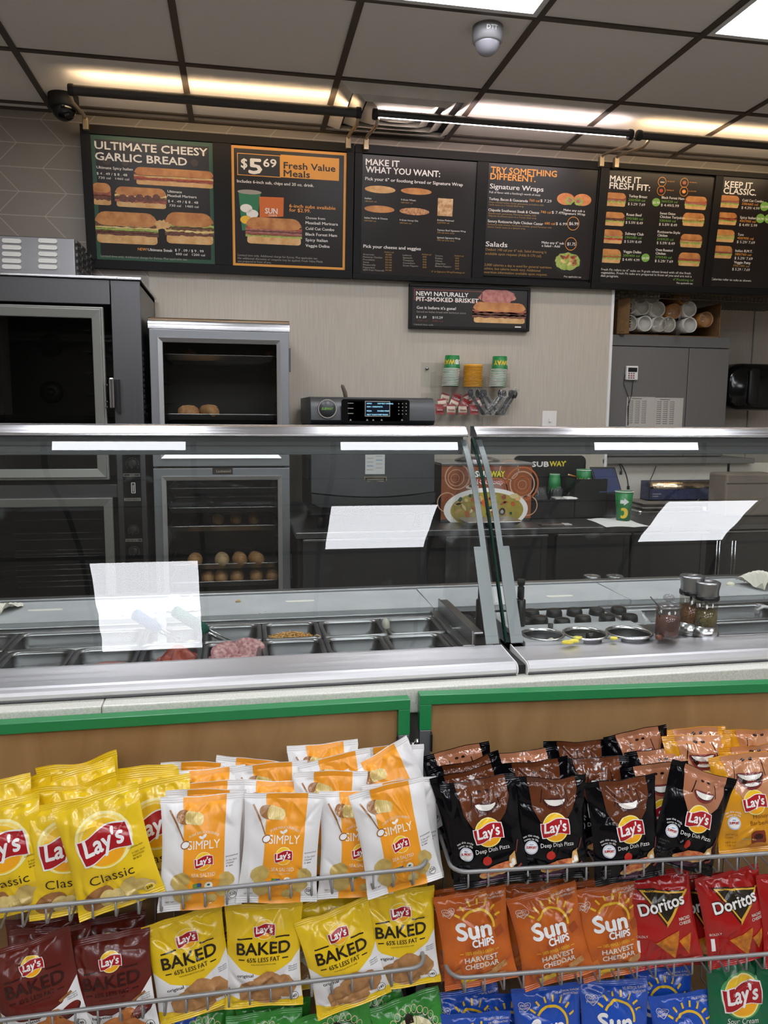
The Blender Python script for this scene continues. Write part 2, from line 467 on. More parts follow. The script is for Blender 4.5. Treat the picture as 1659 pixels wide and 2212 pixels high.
# ------------------------------------------------------------------ air vent in its ceiling bay
vm = mat('vent_enamel', '#d0c9be', .5, noise=(7, '#b5aea4', .2))
vx0, vx1, vy0, vy1 = GX[5] + .0125, GX[6] - .0125, 3.2875, 3.7975
vcx, vcy = (vx0 + vx1) / 2, (vy0 + vy1) / 2
r = thing('ceiling_vent', (vcx, vcy, ZC), 'square four way air vent set in the ceiling above the sign lights', 'air vent')
hx, hy = (vx1 - vx0) / 2, (vy1 - vy0) / 2
for i in range(4):
    a = 1 - .23 * i; b = a - .17
    lo = [[(vcx + sx * hx * a, vcy + sy * hy * a, ZC - .004 - .006 * i) for sx, sy in ((1, 1), (-1, 1), (-1, -1), (1, -1))],
          [(vcx + sx * hx * b, vcy + sy * hy * b, ZC - .034 - .004 * i) for sx, sy in ((1, 1), (-1, 1), (-1, -1), (1, -1))],
          [(vcx + sx * hx * (b - .01), vcy + sy * hy * (b - .01), ZC - .034 - .004 * i) for sx, sy in ((1, 1), (-1, 1), (-1, -1), (1, -1))],
          [(vcx + sx * hx * (a - .05), vcy + sy * hy * (a - .05), ZC - .003) for sx, sy in ((1, 1), (-1, 1), (-1, -1), (1, -1))]]
    MB().loops(lo, cap1=False, smooth=False).build('louver_ring', vm, r)
MB().box((vcx - .05, vcy - .04, ZC - .044), (vcx + .05, vcy + .04, ZC - .04)).build('centre_plate', vm, r)
MB().box((vx0, vy0, ZC - .003), (vx1, vy1, ZC - .001)).build('duct_opening', mat('duct_dark', '#1a1817', .8), r)

# ------------------------------------------------------------------ dome cameras
def dome(px, py, scale, m1, m2, label, txt=None):
    p = at_z(px, py, ZC - .03); r0 = .062 * scale
    r = thing('dome_camera', (p[0], p[1], ZC), label, 'security camera')
    MB().lathe([(.001, ZC - .001), (r0, ZC - .001), (r0 * 1.02, ZC - .03), (r0 * .98, ZC - .05), (r0 * .86, ZC - .056), (.001, ZC - .056)], (p[0], p[1], 0)).build('housing', m1, r)
    d = [(r0 * .84 * math.cos(a), ZC - .05 - r0 * .84 * math.sin(a) * 1.05) for a in np.linspace(0, PI / 2, 9)]
    d[-1] = (.0005, d[-1][1])
    MB().lathe([(q, h) for q, h in d], (p[0], p[1], 0)).build('dome_cover', m2, r)
    if txt:
        A = Art(); A.text(txt, 0, 0, .014, white_p, 0, bold=.03, al='c')
        mb = MB(); ms = []
        A.onto(mb, ms, lambda x, y, l: np.stack([p[0] + (r0 * 1.02 + .001) * np.sin(x / r0), p[1] - (r0 * 1.02 + .001) * np.cos(x / r0), ZC - .03 + y], 1))
        mb.build('lettering', ms, r)
dome(137, 222, 1.0, blackm, blackg, 'black dome security camera on the ceiling at the left corner of the menu boards')
dome(1053, 78, .85, mat('camera_grey', '#7b7a7c', .4), mat('dome_smoked', '#85838a', .12, coat=.5), 'pale grey dome security camera on the ceiling beside a light panel', 'DTT')

# ================================================================== MENU BOARDS
YB, KT = 3.855, .103            # the boards lean out at the top
def at_b(x, y, Y, k=KT):
    d = ray(x, y); p = d * ((Y - (H - ZB0) * k) / (d[1] + d[2] * k)); p[2] += H; return p
ZB0 = 2.083
ink = {}
def K(name, c, **k): return mat('print_' + name, c, k.pop('rough', .42), **k)
pw = K('white', '#e6e2dc'); por = K('orange', '#e79a3a'); pbg = K('board_brown', '#181310', noise=(2.5, '#221b17', .25), rough=.32, spec=.35)
pbk = K('black', '#131211'); pgreen = K('dark_green', '#1f4a33'); plg = K('lime', '#76a845'); pred = K('red', '#b03a28'); pgold = K('gold', '#dd9a3c')
bun = K('bun', '#c98d4e', noise=(26, '#a8662f', .18)); bunl = K('bun_pale', '#dcb37c', noise=(30, '#c2904f', .2))
meat = K('meat', '#7c3426', noise=(60, '#a8604a', .2)); meatd = K('dark_meat', '#4a2418', noise=(70, '#7a4630', .2))
lett = K('lettuce', '#7f9a3c', noise=(80, '#b3bd62', .2)); chees = K('cheese', '#dcb860', noise=(40, '#e8d49c', .2)); tomp = K('tomato', '#a83a22', noise=(50, '#c55a3a', .2))
ham = K('ham', '#c08074', noise=(60, '#9c5650', .2)); amber = K('small_amber', '#a8813f'); greyp = K('grey', '#9b948b')
def lean(mb, k=None):
    k = KT if k is None else k
    mb.v = [(x, y - (z - ZB0) * k, z) for x, y, z in mb.v]; return mb
class Flat(Art):
    """a poster on an upright plane, laid out where its words and pictures sit on it"""
    def __init__(s, Y, k=0): super().__init__(); s.Y = Y; s.k = k
    def P(s, x, y): p = at_b(x, y, s.Y, s.k); return p[0], p[2]
    def t(s, txt, x0, y0, x1, y1, h, m=None, bold=.012, l=2, fit=True):
        a, b = s.P(x0, y0), s.P(x1, y1); k = s.P(x0, y0 - h)[1] - a[1]
        s.text(txt, a[0], a[1], k * .83, m or pw, l, w=(b[0] - a[0]) if fit else None, bold=bold)
    def r(s, x0, y0, x1, y1, m, l=1):
        a, b = s.P(x0, y0), s.P(x1, y1); s.rect(a[0], b[1], b[0], a[1], m, l); return a[0], b[1], b[0], a[1]
    def frame(s, x0, y0, x1, y1, w, m, l=1):
        a, b = s.P(x0, y0), s.P(x1, y1); X0, X1, Z0, Z1 = a[0], b[0], b[1], a[1]
        s.rect(X0, Z0, X1, Z0 + w, m, l); s.rect(X0, Z1 - w, X1, Z1, m, l); s.rect(X0, Z0 + w, X0 + w, Z1 - w, m, l); s.rect(X1 - w, Z0 + w, X1, Z1 - w, m, l)
    def e(s, cx, cy, rx, ry, m, l=2, **k):
        c = s.P(cx, cy); d = s.P(cx + rx, cy)[0] - c[0]; q = c[1] - s.P(cx, cy + ry)[1]
        s.ell(c[0], c[1], d, q, m, l, **k)
    def rg(s, cx, cy, r, w, m, l=2):
        c = s.P(cx, cy); d = s.P(cx + r, cy)[0] - c[0]; s.ring(c[0], c[1], d, d * w, m, l)
    def sub(s, x0, y0, x1, y1, fill, seed=0, l=2, top=bun, bot=bunl, open_=False):
        a, b = s.P(x0, y0), s.P(x1, y1); X0, X1, Z0, Z1 = a[0], b[0], b[1], a[1]; h = Z1 - Z0; w = X1 - X0; R = random.Random(seed)
        def loaf(z0, z1, x0, x1, m, l, r=.45):
            hh = (z1 - z0); rr = min(hh * r, (x1 - x0) * .3); P = []
            for (cx, cz, q) in ((x1 - rr, z1 - rr, 0), (x0 + rr, z1 - rr, 90), (x0 + rr, z0 + rr * .6, 180), (x1 - rr, z0 + rr * .6, 270)):
                for k in range(5):
                    t = math.radians(q + 22.5 * k); P.append((cx + rr * math.cos(t), cz + (rr if q < 180 else rr * .6) * math.sin(t)))
            s.poly(P, m, l)
        loaf(Z0, Z0 + h * .34, X0 + w * .02, X1 - w * .01, bot, l)
        n = len(fill)
        for i, m in enumerate(fill):
            zc = Z0 + h * (.28 + .34 * (i + .5) / n); hh = h * .34 / n * .85; k = 18
            P = [(X0 + w * (-.01 + 1.02 * j / k), zc - hh * (.6 + .6 * R.random())) for j in range(k + 1)] + [(X0 + w * (1.01 - 1.02 * j / k), zc + hh * (.5 + .6 * R.random())) for j in range(k + 1)]
            s.poly(P, m, l + 1)
        loaf(Z0 + h * .56, Z1, X0, X1, top, l + 2, .8)
    def build_on(s, name, parent, base_m, x0, y0, x1, y1):
        a, b = s.P(x0, y0), s.P(x1, y1)
        mb = MB(); ms = [base_m]
        mb.box((a[0], s.Y - .0005, b[1]), (b[0], s.Y + .003, a[1]))
        s.onto(mb, ms, lambda x, y, l: np.stack([x, s.Y - .0008 - .0003 * l, y], 1))
        lean(mb, s.k)
        return mb.build(name, ms, parent)
YP = YB + .004
frame_m = mat('board_frame_black', '#0e0c0b', .5, spec=.25)
zt, zb = at_b(175, 268, YB)[2], ZB0
YTOP = YB - (zt - ZB0) * KT
bx0, bx1, bx2 = at_b(181, 420, YB)[0], at_b(764, 440, YB)[0], at_b(1287, 480, YB)[0]
def board(x0, x1, label):
    r = thing('menu_board', ((x0 + x1) / 2, YB, zb), label, 'menu board', 'framed menu boards along the back wall')
    f = MB(); xm = (x0 + x1) / 2
    lean(f.box((x0, YB + .012, zb), (x1, YB + .026, zt))).build('backing', frame_m, r, .002)
    for x in (x0 + .2, x1 - .23): MB().box((x, YTOP + .03, zt - .08), (x + .03, YW - .009, zt - .05)).build('wall_bracket', frame_m, r)
    return r, xm
boards = [board(bx0, bx1 - .002, 'menu board pair with the cheesy garlic bread and value meal posters'),
          board(bx1 + .002, bx2 - .002, 'menu board pair with the bread choice and signature wrap posters'),
          board(bx2 + .002, bx2 + 1.26, 'menu board pair with the fresh fit and keep it classic posters')]
def board_frame(r, xa, xb, rects):
    """black frame bars around each poster opening"""
    f = MB(); y0, y1 = YB - .006, YB + .012
    rects = [(at_b(a, b, YP)[0], at_b(c, d, YP)[2], at_b(c, d, YP)[0], at_b(a, b, YP)[2]) for a, b, c, d in rects]
    z0 = max(min(q[1] for q in rects), zb + .02); z1 = min(max(q[3] for q in rects), zt - .02)
    f.box((xa, y0, zb), (xb, y1, z0)); f.box((xa, y0, z1), (xb, y1, zt))
    cur = xa
    for q in rects:
        f.box((cur, y0, z0), (q[0], y1, z1)); cur = q[2]
    if cur < xb: f.box((cur, y0, z0), (xb, y1, z1))
    lean(f).build('frame', frame_m, r, .0015)

# --- poster: garlic bread
p = Flat(YP, KT); c = (195, 290, 465, 571)
p.frame(*c, .018, pgreen)
for i, (x, y, q) in enumerate(((230, 347, 9), (270, 352, 7), (420, 352, 8), (440, 330, 6), (330, 352, 5), (390, 345, 6))): p.e(x, y, q, q, K('bokeh', '#38261a'), 1 + .1 * i)
p.t('ULTIMATE CHEESY', 205, 321, 449, 336, 20, bold=.03); p.t('GARLIC BREAD', 206, 345, 405, 358, 20, bold=.03)
p.t('Ultimate Spicy Italian', 209, 364, 287, 370, 7, bold=.02)
p.t('$ 4 . 49 / $ 8 . 48', 209, 377, 275, 383, 6.5); p.t('730 cal   1460 cal', 213, 386, 279, 389, 6)
p.sub(290, 360, 462, 408, [meat, tomp, chees, meat], 1)
p.sub(198, 394, 241, 444, [meatd, meat], 2); p.sub(248, 402, 360, 452, [meat, meatd, chees], 3)
for i in range(5): p.e(266 + 18 * i, 428 + (i % 2) * 2, 9, 8, meatd, 5, wob=.2, seed=i)
p.t('Ultimate', 362, 416, 393, 418, 6.5, bold=.02); p.t('Meatball Marinara', 362, 425, 425, 430, 6.5, bold=.02)
p.t('$ 4 . 49 / $ 8 . 48', 363, 437, 428, 442, 6.5); p.t('730 cal   1460 cal', 366, 446, 429, 448, 6)
p.sub(204, 455, 342, 530, [meatd, meatd, lett, chees, meatd], 4); p.sub(356, 457, 462, 530, [meatd, chees, meatd, lett], 5)
p.e(350, 486, 18, 10, bunl, 5, wob=.5, seed=8)
p.t('NEW!', 298, 541, 318, 542, 7, por, bold=.02); p.t('Ultimate Steak', 320, 542, 373, 544, 7, bold=.02)
p.t('$ 7 . 09 / $ 9 . 99', 378, 543, 440, 546, 6.5); p.t('600 cal   1200 cal', 380, 551, 443, 554, 6)
p.t('Limited time only. Additional charge for Extras. Plus applicable tax.', 218, 555, 405, 562, 5.5, greyp, bold=.004)
p.build_on('poster', boards[0][0], pbg, *c)
# --- poster: value meals
p = Flat(YP, KT); c2 = (499, 313, 745, 584)
p.frame(*c2, .012, pgold)
p.r(512, 330, 606, 384, pbk, 1); p.frame(512, 330, 606, 384, .003, pgold, 2); p.r(606, 334, 732, 391, pgold, 1)
p.t('$', 521, 362, 535, 362, 24, bold=.03); p.t('5', 538, 374, 568, 374, 38, bold=.04); p.t('69', 569, 360, 598, 361, 21, bold=.03)
p.t('Fresh Value', 613, 364, 725, 370, 17, pbk, bold=.03, l=3); p.t('Meals', 613, 381, 670, 384, 17, pbk, bold=.03, l=3)
p.t('Includes 6-inch sub, chips and 20 oz. drink.', 512, 394, 678, 402, 8, bold=.02)
cupg = K('cup_green', '#24704a')
a = [p.P(*q) for q in ((515, 415), (563, 418), (553, 498), (523, 498))]; p.poly(a, cupg, 2); p.e(539, 415, 26, 5, greyp, 3)
for q in ((532, 450, pw), (545, 462, pw), (532, 475, K('yellow', '#e5b52e'))): p.e(q[0], q[1], 13, 9, q[2], 3)
a = [p.P(*q) for q in ((560, 425), (613, 427), (612, 468), (561, 470))]; p.poly(a, K('chip_orange', '#c8641c'), 3)
p.t('SUN', 573, 461, 600, 461, 14, pw, bold=.03, l=4); p.t('CHIPS', 580, 467, 598, 467, 4.5, pw, l=4)
p.sub(531, 468, 651, 531, [lett, meat, ham, meatd, ham, tomp], 6)
p.t('6-inch subs available', 625, 448, 725, 452, 9, por, bold=.02); p.t('for $2.99.', 625, 457, 671, 460, 9, por, bold=.02)
p.t('Choose from:', 660, 473, 703, 475, 6.5)
for i, s_ in enumerate(('Meatball Marinara', 'Cold Cut Combo', 'Black Forest Ham', 'Spicy Italian', 'Veggie Delite')):
    y = 484 + 12.3 * i; p.t(s_, 660, y, 660 + (70, 62, 68, 48, 52)[i], y + 3.5, 7.5, bold=.02)
for i, (s_, x) in enumerate((('Limited time only. Additional charge for Extras. Plus applicable tax.', 686), ('No additional discounts or coupons may be applied. Fresh Value Meals', 697), ('are prepared in front of you.', 586))):
    p.t(s_, 514, 553 + 6.6 * i, x, 560 + 6.6 * i - (6 if i == 2 else 0), 5.5, greyp, bold=.004)
p.build_on('poster', boards[0][0], pbg, *c2)
board_frame(boards[0][0], bx0, bx1 - .002, [c, c2])
# --- poster: bread choice
p = Flat(YP, KT); c = (783, 333, 1018, 601)
p.t('MAKE IT', 790, 356, 863, 361, 16, bold=.03); p.t('WHAT YOU WANT:', 790, 372, 951, 381, 16, bold=.03)
p.t('Pick your 6" or footlong bread or Signature Wrap', 789, 389, 1000, 400, 8.5, bold=.022)
for (x0, y0, x1, y1, m, s_, w) in ((788, 398, 854, 421, bunl, 'Italian', 14), (866, 403, 932, 424, bun, '9-Grain Wheat', 32), (787, 441, 852, 463, bun, 'Italian Herbs & Cheese', 50), (863, 446, 927, 468, K('bun_oat', '#9d6238', noise=(90, '#c89a6a', .12)), '9-Grain Honey Oat', 40)):
    a, b = p.P(x0, y0), p.P(x1, y1); p.ell((a[0] + b[0]) / 2, (a[1] + b[1]) / 2, (b[0] - a[0]) / 2, (a[1] - b[1]) / 2 * .85, m, 2, n=20)
    p.t(s_, x0, y1 + 9, x0 + w, y1 + 11, 4.5, bold=.01); p.t('180/360 cal', x0, y1 + 15, x0 + 25, y1 + 16, 4, amber)
p.r(946, 428, 977, 468, K('flatbread', '#cfae84', noise=(60, '#a87c4c', .12)), 2)
for i, (s_, w) in enumerate((('Artisan Flatbread', 36), ('220/440 cal', 26), ('', 0), ('', 0), ('Tomato Basil Signature Wrap', 62), ('290 cal (one size)', 37), ('', 0), ('Spinach Signature Wrap', 50), ('290 cal (one size)', 37))):
    if s_: p.t(s_, 944, 477 + 5.4 * i, 944 + w, 479 + 5.4 * i, 4.4, amber if 'cal' in s_ else pw, bold=.01)
p.t('Pick your cheese and veggies', 785, 535, 909, 541, 8.5, bold=.022)
for cx_, col_, wl in ((784, ('American', 'Monterey Cheddar', 'Provolone', 'Swiss', 'Mozzarella', 'Pepperjack', 'NEW Fresh Mozzarella'), (24, 42, 25, 13, 27, 26, 46)), (870, ('Lettuce', 'Spinach', 'Tomatoes', 'Cucumbers', 'Green Peppers'), (18, 20, 23, 26, 33)), (940, ('Onions', 'Pickles', 'Olives', 'Jalapeños', 'Banana Peppers'), (16, 16, 15, 22, 34))):
    for i, s_ in enumerate(col_): p.t(s_, cx_, 551 + 5.6 * i + (cx_ - 784) * .02, cx_ + wl[i], 552.5 + 5.6 * i + (cx_ - 784) * .02, 4.4, greyp, bold=.008)
for cx_, ys, n in ((832, 543, 7), (913, 548, 5), (983, 551, 5)):
    p.t('Added cal', cx_ - 2, ys + 3, cx_ + 18, ys + 3.6, 4, amber)
    for i in range(n): p.t(('40/80', '50/100', '50/100', '50/100', '50/100', '50/100', '90/180')[i] if n == 7 else '0/0', cx_, ys + 8.5 + 5.6 * i, cx_ + (14 if n == 7 else 8), ys + 9 + 5.6 * i, 4, amber, bold=.005)
p.t('6" or Signature Wrap/Footlong cal', 932, 588, 1003, 591, 4.4, amber)
p.build_on('poster', boards[1][0], pbg, *c)
# --- poster: signature wraps
p = Flat(YP, KT); c2 = (1056, 351, 1273, 605)
p.t('TRY SOMETHING', 1060, 373, 1203, 381, 16, por, bold=.03); p.t('DIFFERENT.', 1059, 387, 1157, 394, 16, por, bold=.03)
p.t('Signature Wraps', 1058, 407, 1174, 413, 13, bold=.025); p.t("Full of flavor with a footlong's worth of meat", 1057, 417, 1167, 424, 5.5)
for i, (s_, w, cal, pr) in enumerate((('Turkey, Bacon & Guacamole', 84, '760 cal', '$ 7.29'), ('Chipotle Southwest Steak & Cheese', 110, '740 cal', '$ 7.49'), ('Savory Rotisserie-Style Chicken Caesar', 120, '680 cal', '$ 6.99'))):
    y = 432 + 24 * i; x = 1056 - 1.4 * i
    p.t(s_, x, y, x + w, y + w * .04, 7, bold=.02); p.t(cal, x + w + 3, y + w * .04, x + w + 25, y + 1 + w * .04, 6.5, por); p.t(pr, x + w + 27, y + 1 + w * .04, x + w + 51, y + 2 + w * .04, 7)
    p.t(('Oven-roasted turkey, bacon, guacamole, provolone with', 'Shaved steak, guacamole, Monterey cheddar with', 'Rotisserie-style chicken, Monterey cheddar, grated Parmesan with')[i], x, y + 6, x + (118, 103, 138)[i], y + 11, 4.3, amber)
    p.t(('ranch sauce on a Tomato Basil wrap', 'Chipotle Southwest sauce on a Tomato Basil wrap', 'Savory Caesar sauce on a Spinach wrap')[i], x, y + 11.5, x + (75, 104, 81)[i], y + 15, 4.3, amber)
for q in ((1222, 430), (1258, 432)): p.e(q[0], q[1], 19, 13, K('wrap', '#c9703a', noise=(50, '#d99458', .2)), 2); p.e(q[0] + (8 if q[0] < 1240 else -8), q[1] + 4, 9, 8, lett, 3, wob=.3); p.e(q[0] + (9 if q[0] < 1240 else -9), q[1] + 3, 5, 4, ham, 4, wob=.4)
p.t('Make any sub a', 1217, 456, 1263, 459, 6.2, bold=.02); p.t('Signature Wrap', 1216, 463, 1264, 466, 6.2, bold=.02)
p.rg(1238, 483, 12.5, .08, por); p.t('$6.99', 1229, 486, 1249, 487, 8, bold=.02)
p.t('Salads', 1049, 532, 1096, 533, 13, bold=.025); p.t('Deduct 140 cal per 6" sub. Salad dressing is', 1049, 541, 1180, 547, 6.5, amber); p.t('available upon request (Adds 0-170 cal).', 1048, 550, 1170, 556, 6.5, amber)
p.t('Make any 6" sub', 1170, 526, 1218, 528, 6.2, bold=.02); p.t('a Salad - Add', 1170, 533, 1209, 535, 6.2, bold=.02); p.rg(1233, 527, 12, .08, por); p.t('$1.75', 1225, 530, 1243, 531, 8, bold=.02)
for i, (s_, w) in enumerate((('2,000 calories a day is used for general nutrition', 145), ('advice, but calorie needs vary. Additional', 121), ('nutrition information available upon request.', 136))): p.t(s_, 1046, 574 + 8 * i, 1046 + w, 579 + 8 * i, 6.2, amber)
p.e(1226, 568, 31, 24, pbk, 2); p.e(1226, 565, 27, 19, lett, 3, wob=.15, seed=3)
for i in range(14): p.e(1226 + random.uniform(-18, 18), 564 + random.uniform(-11, 11), 6, 3, (meat, bunl, tomp, chees)[i % 4], 4, rot=random.uniform(-1, 1))
p.t('Plus applicable tax', 1218, 599, 1255, 601, 4.5, bold=.01)
p.build_on('poster', boards[1][0], pbg, *c2)
board_frame(boards[1][0], bx1 + .002, bx2 - .002, [c, c2])
# --- poster: fresh fit
p = Flat(YP, KT); c = (1316, 368, 1517, 619)
p.t('MAKE IT', 1317, 392, 1384, 395, 16, bold=.03); p.t('FRESH FIT:', 1316, 407, 1404, 412, 16, bold=.03)
for i, (x, y) in enumerate(((1430, 393), (1478, 395), (1428, 412), (1477, 414))):
    p.rg(x, y, 8.5, .1, por); p.e(x, y, 4, 4, (pbg, K('shirt', '#a8583a'), pred, por)[i], 3)
    if i == 0: p.t('480', x - 5, y + 2, x + 5, y + 2, 4, bold=.02, l=4)
    p.t(('OR LESS FAT', '24 GRAMS', '2 SERVINGS OF', 'LOW')[i], x + 11, y, x + 27, y + 1, 3, por, bold=.01)
fr = [('Turkey Breast', '250/500 cal', '$ 5.29/ 7.69', 1307, 415, 1358, 426, 40), ('Roast Beef', '290/580 cal', '$ 5.59/ 8.49', 1304, 457, 1353, 466, 33), ('Subway Club', '290/580 cal', '$ 5.59/ 8.49', 1300, 495, 1350, 507, 40), ('Veggie Delite', '200/400 cal', '$ 4.49/ 4.99', 1296, 537, 1346, 546, 39)]
fills = [[lett, ham, meat], [lett, meatd, meatd], [tomp, lett, ham], [lett, tomp, lett]]
for i, (n_, cal, pr, x, y, tx, ty, w) in enumerate(fr):
    p.sub(x, y, x + 43, y + 32, fills[i], 10 + i); p.t(n_, tx, ty, tx + w, ty + 1.5, 7, bold=.02); p.t(cal, tx - 1, ty + 8, tx + 35, ty + 9.5, 6.2, plg); p.t(pr, tx - 2, ty + 17, tx + 35, ty + 18, 6.8)
fr = [(('Black Forest Ham',), '260/520 cal', '$ 4.49/5.99', 1481, 423, 1429, 429), (('Sweet Onion', 'Chicken Teriyaki'), '330/660 cal', '$ 5.59/ 8.49', 1476, 459, 1425, 463), (('Rotisserie-Style', 'Chicken'), '310/620 cal', '$ 5.59/ 8.49', 1471, 505, 1420, 503), (('Oven Roasted', 'Chicken'), '270/540 cal', '$ 5.29/ 7.69', 1467, 545, 1416, 542)]
for i, (n_, cal, pr, x, y, tx, ty) in enumerate(fr):
    p.sub(x, y, x + 43, y + 31, [[lett, ham, tomp], [lett, bun, chees], [lett, bunl, meat], [lett, tomp, ham]][i], 20 + i)
    for j, s_ in enumerate(n_): p.t(s_, tx, ty + 7.6 * j, tx + len(s_) * 3.05, ty + 7.6 * j + 2, 6.6, bold=.02)
    y2 = ty + 7.6 * (len(n_) - 1); p.t(cal, tx - 1, y2 + 8, tx + 34, y2 + 9.5, 6.2, plg); p.t(pr, tx - 2, y2 + 16.5, tx + 37, y2 + 18, 6.8)
for (x, y, s_) in ((1417, 437, '$5.99'), (1394, 557, '$4.99')): p.e(x, y, 9, 9, plg, 3); p.t(s_, x - 7, y + 3, x + 7, y + 3.5, 6, bold=.02, l=4)
for i, (s_, w) in enumerate((("Fresh Fit refers to 6\" subs on 9-grain wheat bread with all the fresh", 194), ('vegetables. Fresh Fit subs are prepared in front of you and are not a', 196), ('diet program.', 38))): p.t(s_, 1298 - i * .5, 584 + 6.8 * i, 1298 + w, 588 + 6.8 * i - (3 if i == 2 else 0), 5.8, bold=.008)
p.t('6"/Footlong cal', 1454, 606, 1497, 607, 6, plg); p.t('Plus applicable tax', 1461, 613, 1496, 614, 4.5)
p.build_on('poster', boards[2][0], pbg, *c)
# --- poster: classics
p = Flat(YP, KT); c2 = (1562, 381, 1762, 628)
p.t('KEEP IT', 1565, 404, 1625, 408, 16, bold=.03); p.t('CLASSIC.', 1562, 418, 1633, 423, 16, bold=.03)
for i, (n_, cal, pr, y, w) in enumerate((('Cold Cut Combo', '330/660 cal', '$ 4.39/ 4.99', 421, 46), ('Spicy Italian', '450/900 cal', '$ 4.49/ 5.99', 458, 35), ('Tuna', '450/900 cal', '$ 5.29/ 7.69', 495, 13), ('Italian B.M.T.', '380/760 cal', '$ 5.29/ 7.69', 530, 37))):
    x = 1554 - i * 5; p.sub(x, y, x + 40, y + 29, [[lett, ham, meat], [lett, tomp, meatd], [lett, bunl, lett], [lett, meat, ham]][i], 30 + i); tx = 1603 - i * 5
    p.t(n_, tx, y + 14, tx + w, y + 16, 6.6, bold=.02); p.t(cal, tx - 1, y + 21.5, tx + 34, y + 22.5, 6.2, por); p.t(pr, tx - 2, y + 30, tx + 37, y + 31, 6.8)
p.t('Veggie Patty', 1585, 569, 1621, 571, 6.6, bold=.02); p.t('390/780 cal', 1583, 576, 1618, 577, 6, amber); p.t('$ 5.29 / 7.69', 1581, 584, 1619, 585, 6.8)
for x, y in ((1651, 446), (1642, 472), (1660, 473)): p.e(x, y, 9.5, 10, plg, 3); p.t('$4.99', x - 7, y + 3, x + 7, y + 3.5, 6, bold=.02, l=4)
p.t('Calories refer to subs as shown.', 1536, 605, 1623, 608, 5.8, bold=.008)
p.build_on('poster', boards[2][0], pbg, *c2)
board_frame(boards[2][0], bx2 + .002, bx2 + 1.26, [c, c2])

# --- small brisket sign under the boards
YS = YW - .03
a, b = at_y(885, 612, YS), at_y(1143, 716, YS)
r = thing('wall_sign', ((a[0] + b[0]) / 2, YW, b[2]), 'small wide black framed brisket sign hung just below the menu boards', 'sign')
f = MB(); w = .014
f.box((a[0], YS - .004, b[2]), (b[0], YW - .001, b[2] + w)).box((a[0], YS - .004, a[2] - w), (b[0], YW - .001, a[2])).box((a[0], YS - .004, b[2] + w), (a[0] + w, YW - .001, a[2] - w)).box((b[0] - w, YS - .004, b[2] + w), (b[0], YW - .001, a[2] - w))
f.build('frame', frame_m, r, .0015)
p = Flat(YS + .003); c = (890, 618, 1137, 710)
p.frame(895, 624, 1041, 653, .003, K('brick_red', '#8c3a28'), 1)
p.t('NEW! NATURALLY', 899, 638, 1012, 640, 11, bold=.03); p.t('PIT-SMOKED BRISKET', 899, 650, 1034, 652, 11, bold=.03)
p.t("Get it before it's gone!", 900, 667, 985, 668, 7.5, bold=.022); p.t('Served on Italian bread with barbecue sauce', 900, 675, 1006, 678, 5, greyp)
p.t('$ 6 .59', 899, 687, 921, 688, 6); p.t('$10.29', 934, 688, 956, 689, 6); p.t('420 cal', 901, 694, 923, 695, 5, K('dim_red', '#6b2c20')); p.t('840 cal', 934, 695, 957, 696, 5, K('dim_red', '#6b2c20'))
p.t('Limited time only.', 894, 703, 937, 704, 5.5, greyp)
p.e(1075, 640, 40, 17, ham, 1, wob=.2, seed=4); p.sub(1022, 652, 1134, 700, [meatd, meatd, meat], 40); p.r(1112, 705, 1125, 708, pw, 2)
p.build_on('poster', r, pbg, *c)

# ------------------------------------------------------------------ sign lights over the boards
tube_e = mat('lit_tube', (1, .74, .46, 1), .5, emit=BAR_EMIT); tube_w = mat('lit_tube_pink', (1, .84, .82, 1), .5, emit=BAR_EMIT * 1.1)
arm_m = mat('light_arm_metal', '#b3a58d', .3, .8); lamp_h = mat('light_housing', '#2c2723', .4)
YL = 3.45; ZL = 2.705
def sign_light(xa, xb, label, stop, tm, axs):
    r = thing('sign_light', ((xa + xb) / 2, YTOP, zt), label, 'light', 'slim lamps over the menu boards')
    hp = []
    for d in np.linspace(115, stop, 13):                       # a trough open to the wall
        t = math.radians(d); hp.append((YL + .02 * math.cos(t), ZL + .02 * math.sin(t)))
    ip = [(YL + (y - YL) * .86, ZL + (z - ZL) * .86) for y, z in hp]
    MB().prism(hp + ip[::-1], xa + .022, xb - .022, 'x', smooth=False).build('housing', lamp_h, r)
    for x in (xa, xb - .022): MB().lathe([(.021, 0), (.023, .004), (.023, .018), (.021, .022)], (x, YL, ZL), 'x', n=20, cap=True).build('end_cap', blackm, r)
    MB().cyl((xa + .03, YL + .004, ZL), (xb - .03, YL + .004, ZL), .011, 12).build('tube', tm, r)
    for x in axs:
        MB().tube([(x, YL, ZL - .015), (x, YL + .05, ZL - .03), (x, YTOP - .05, zt + .022), (x, YTOP - .02, zt + .016), (x, YTOP - .015, zt - .01)], .0075, 10).build('arm', arm_m, r)
        MB().box((x - .012, YTOP - .03, zt - .03), (x + .012, YTOP - .0045, zt + .02)).build('clamp', arm_m, r, .002)
sign_light(at_y(147, 187, YL)[0], at_y(780, 243, YL)[0], 'sign light over the garlic bread and value meal boards, tube turned away', 335, tube_e, (-.655, .515))
sign_light(at_y(805, 250, YL)[0], at_y(1366, 290, YL)[0], 'sign light over the middle boards with its lit tube showing below', 228, tube_w, (.60, 1.79))
sign_light(at_y(1376, 286, YL)[0], at_y(1376, 286, YL)[0] + 1.19, 'sign light over the fresh fit boards, cut by the right edge', 258, tube_e, (1.87, 3.05))
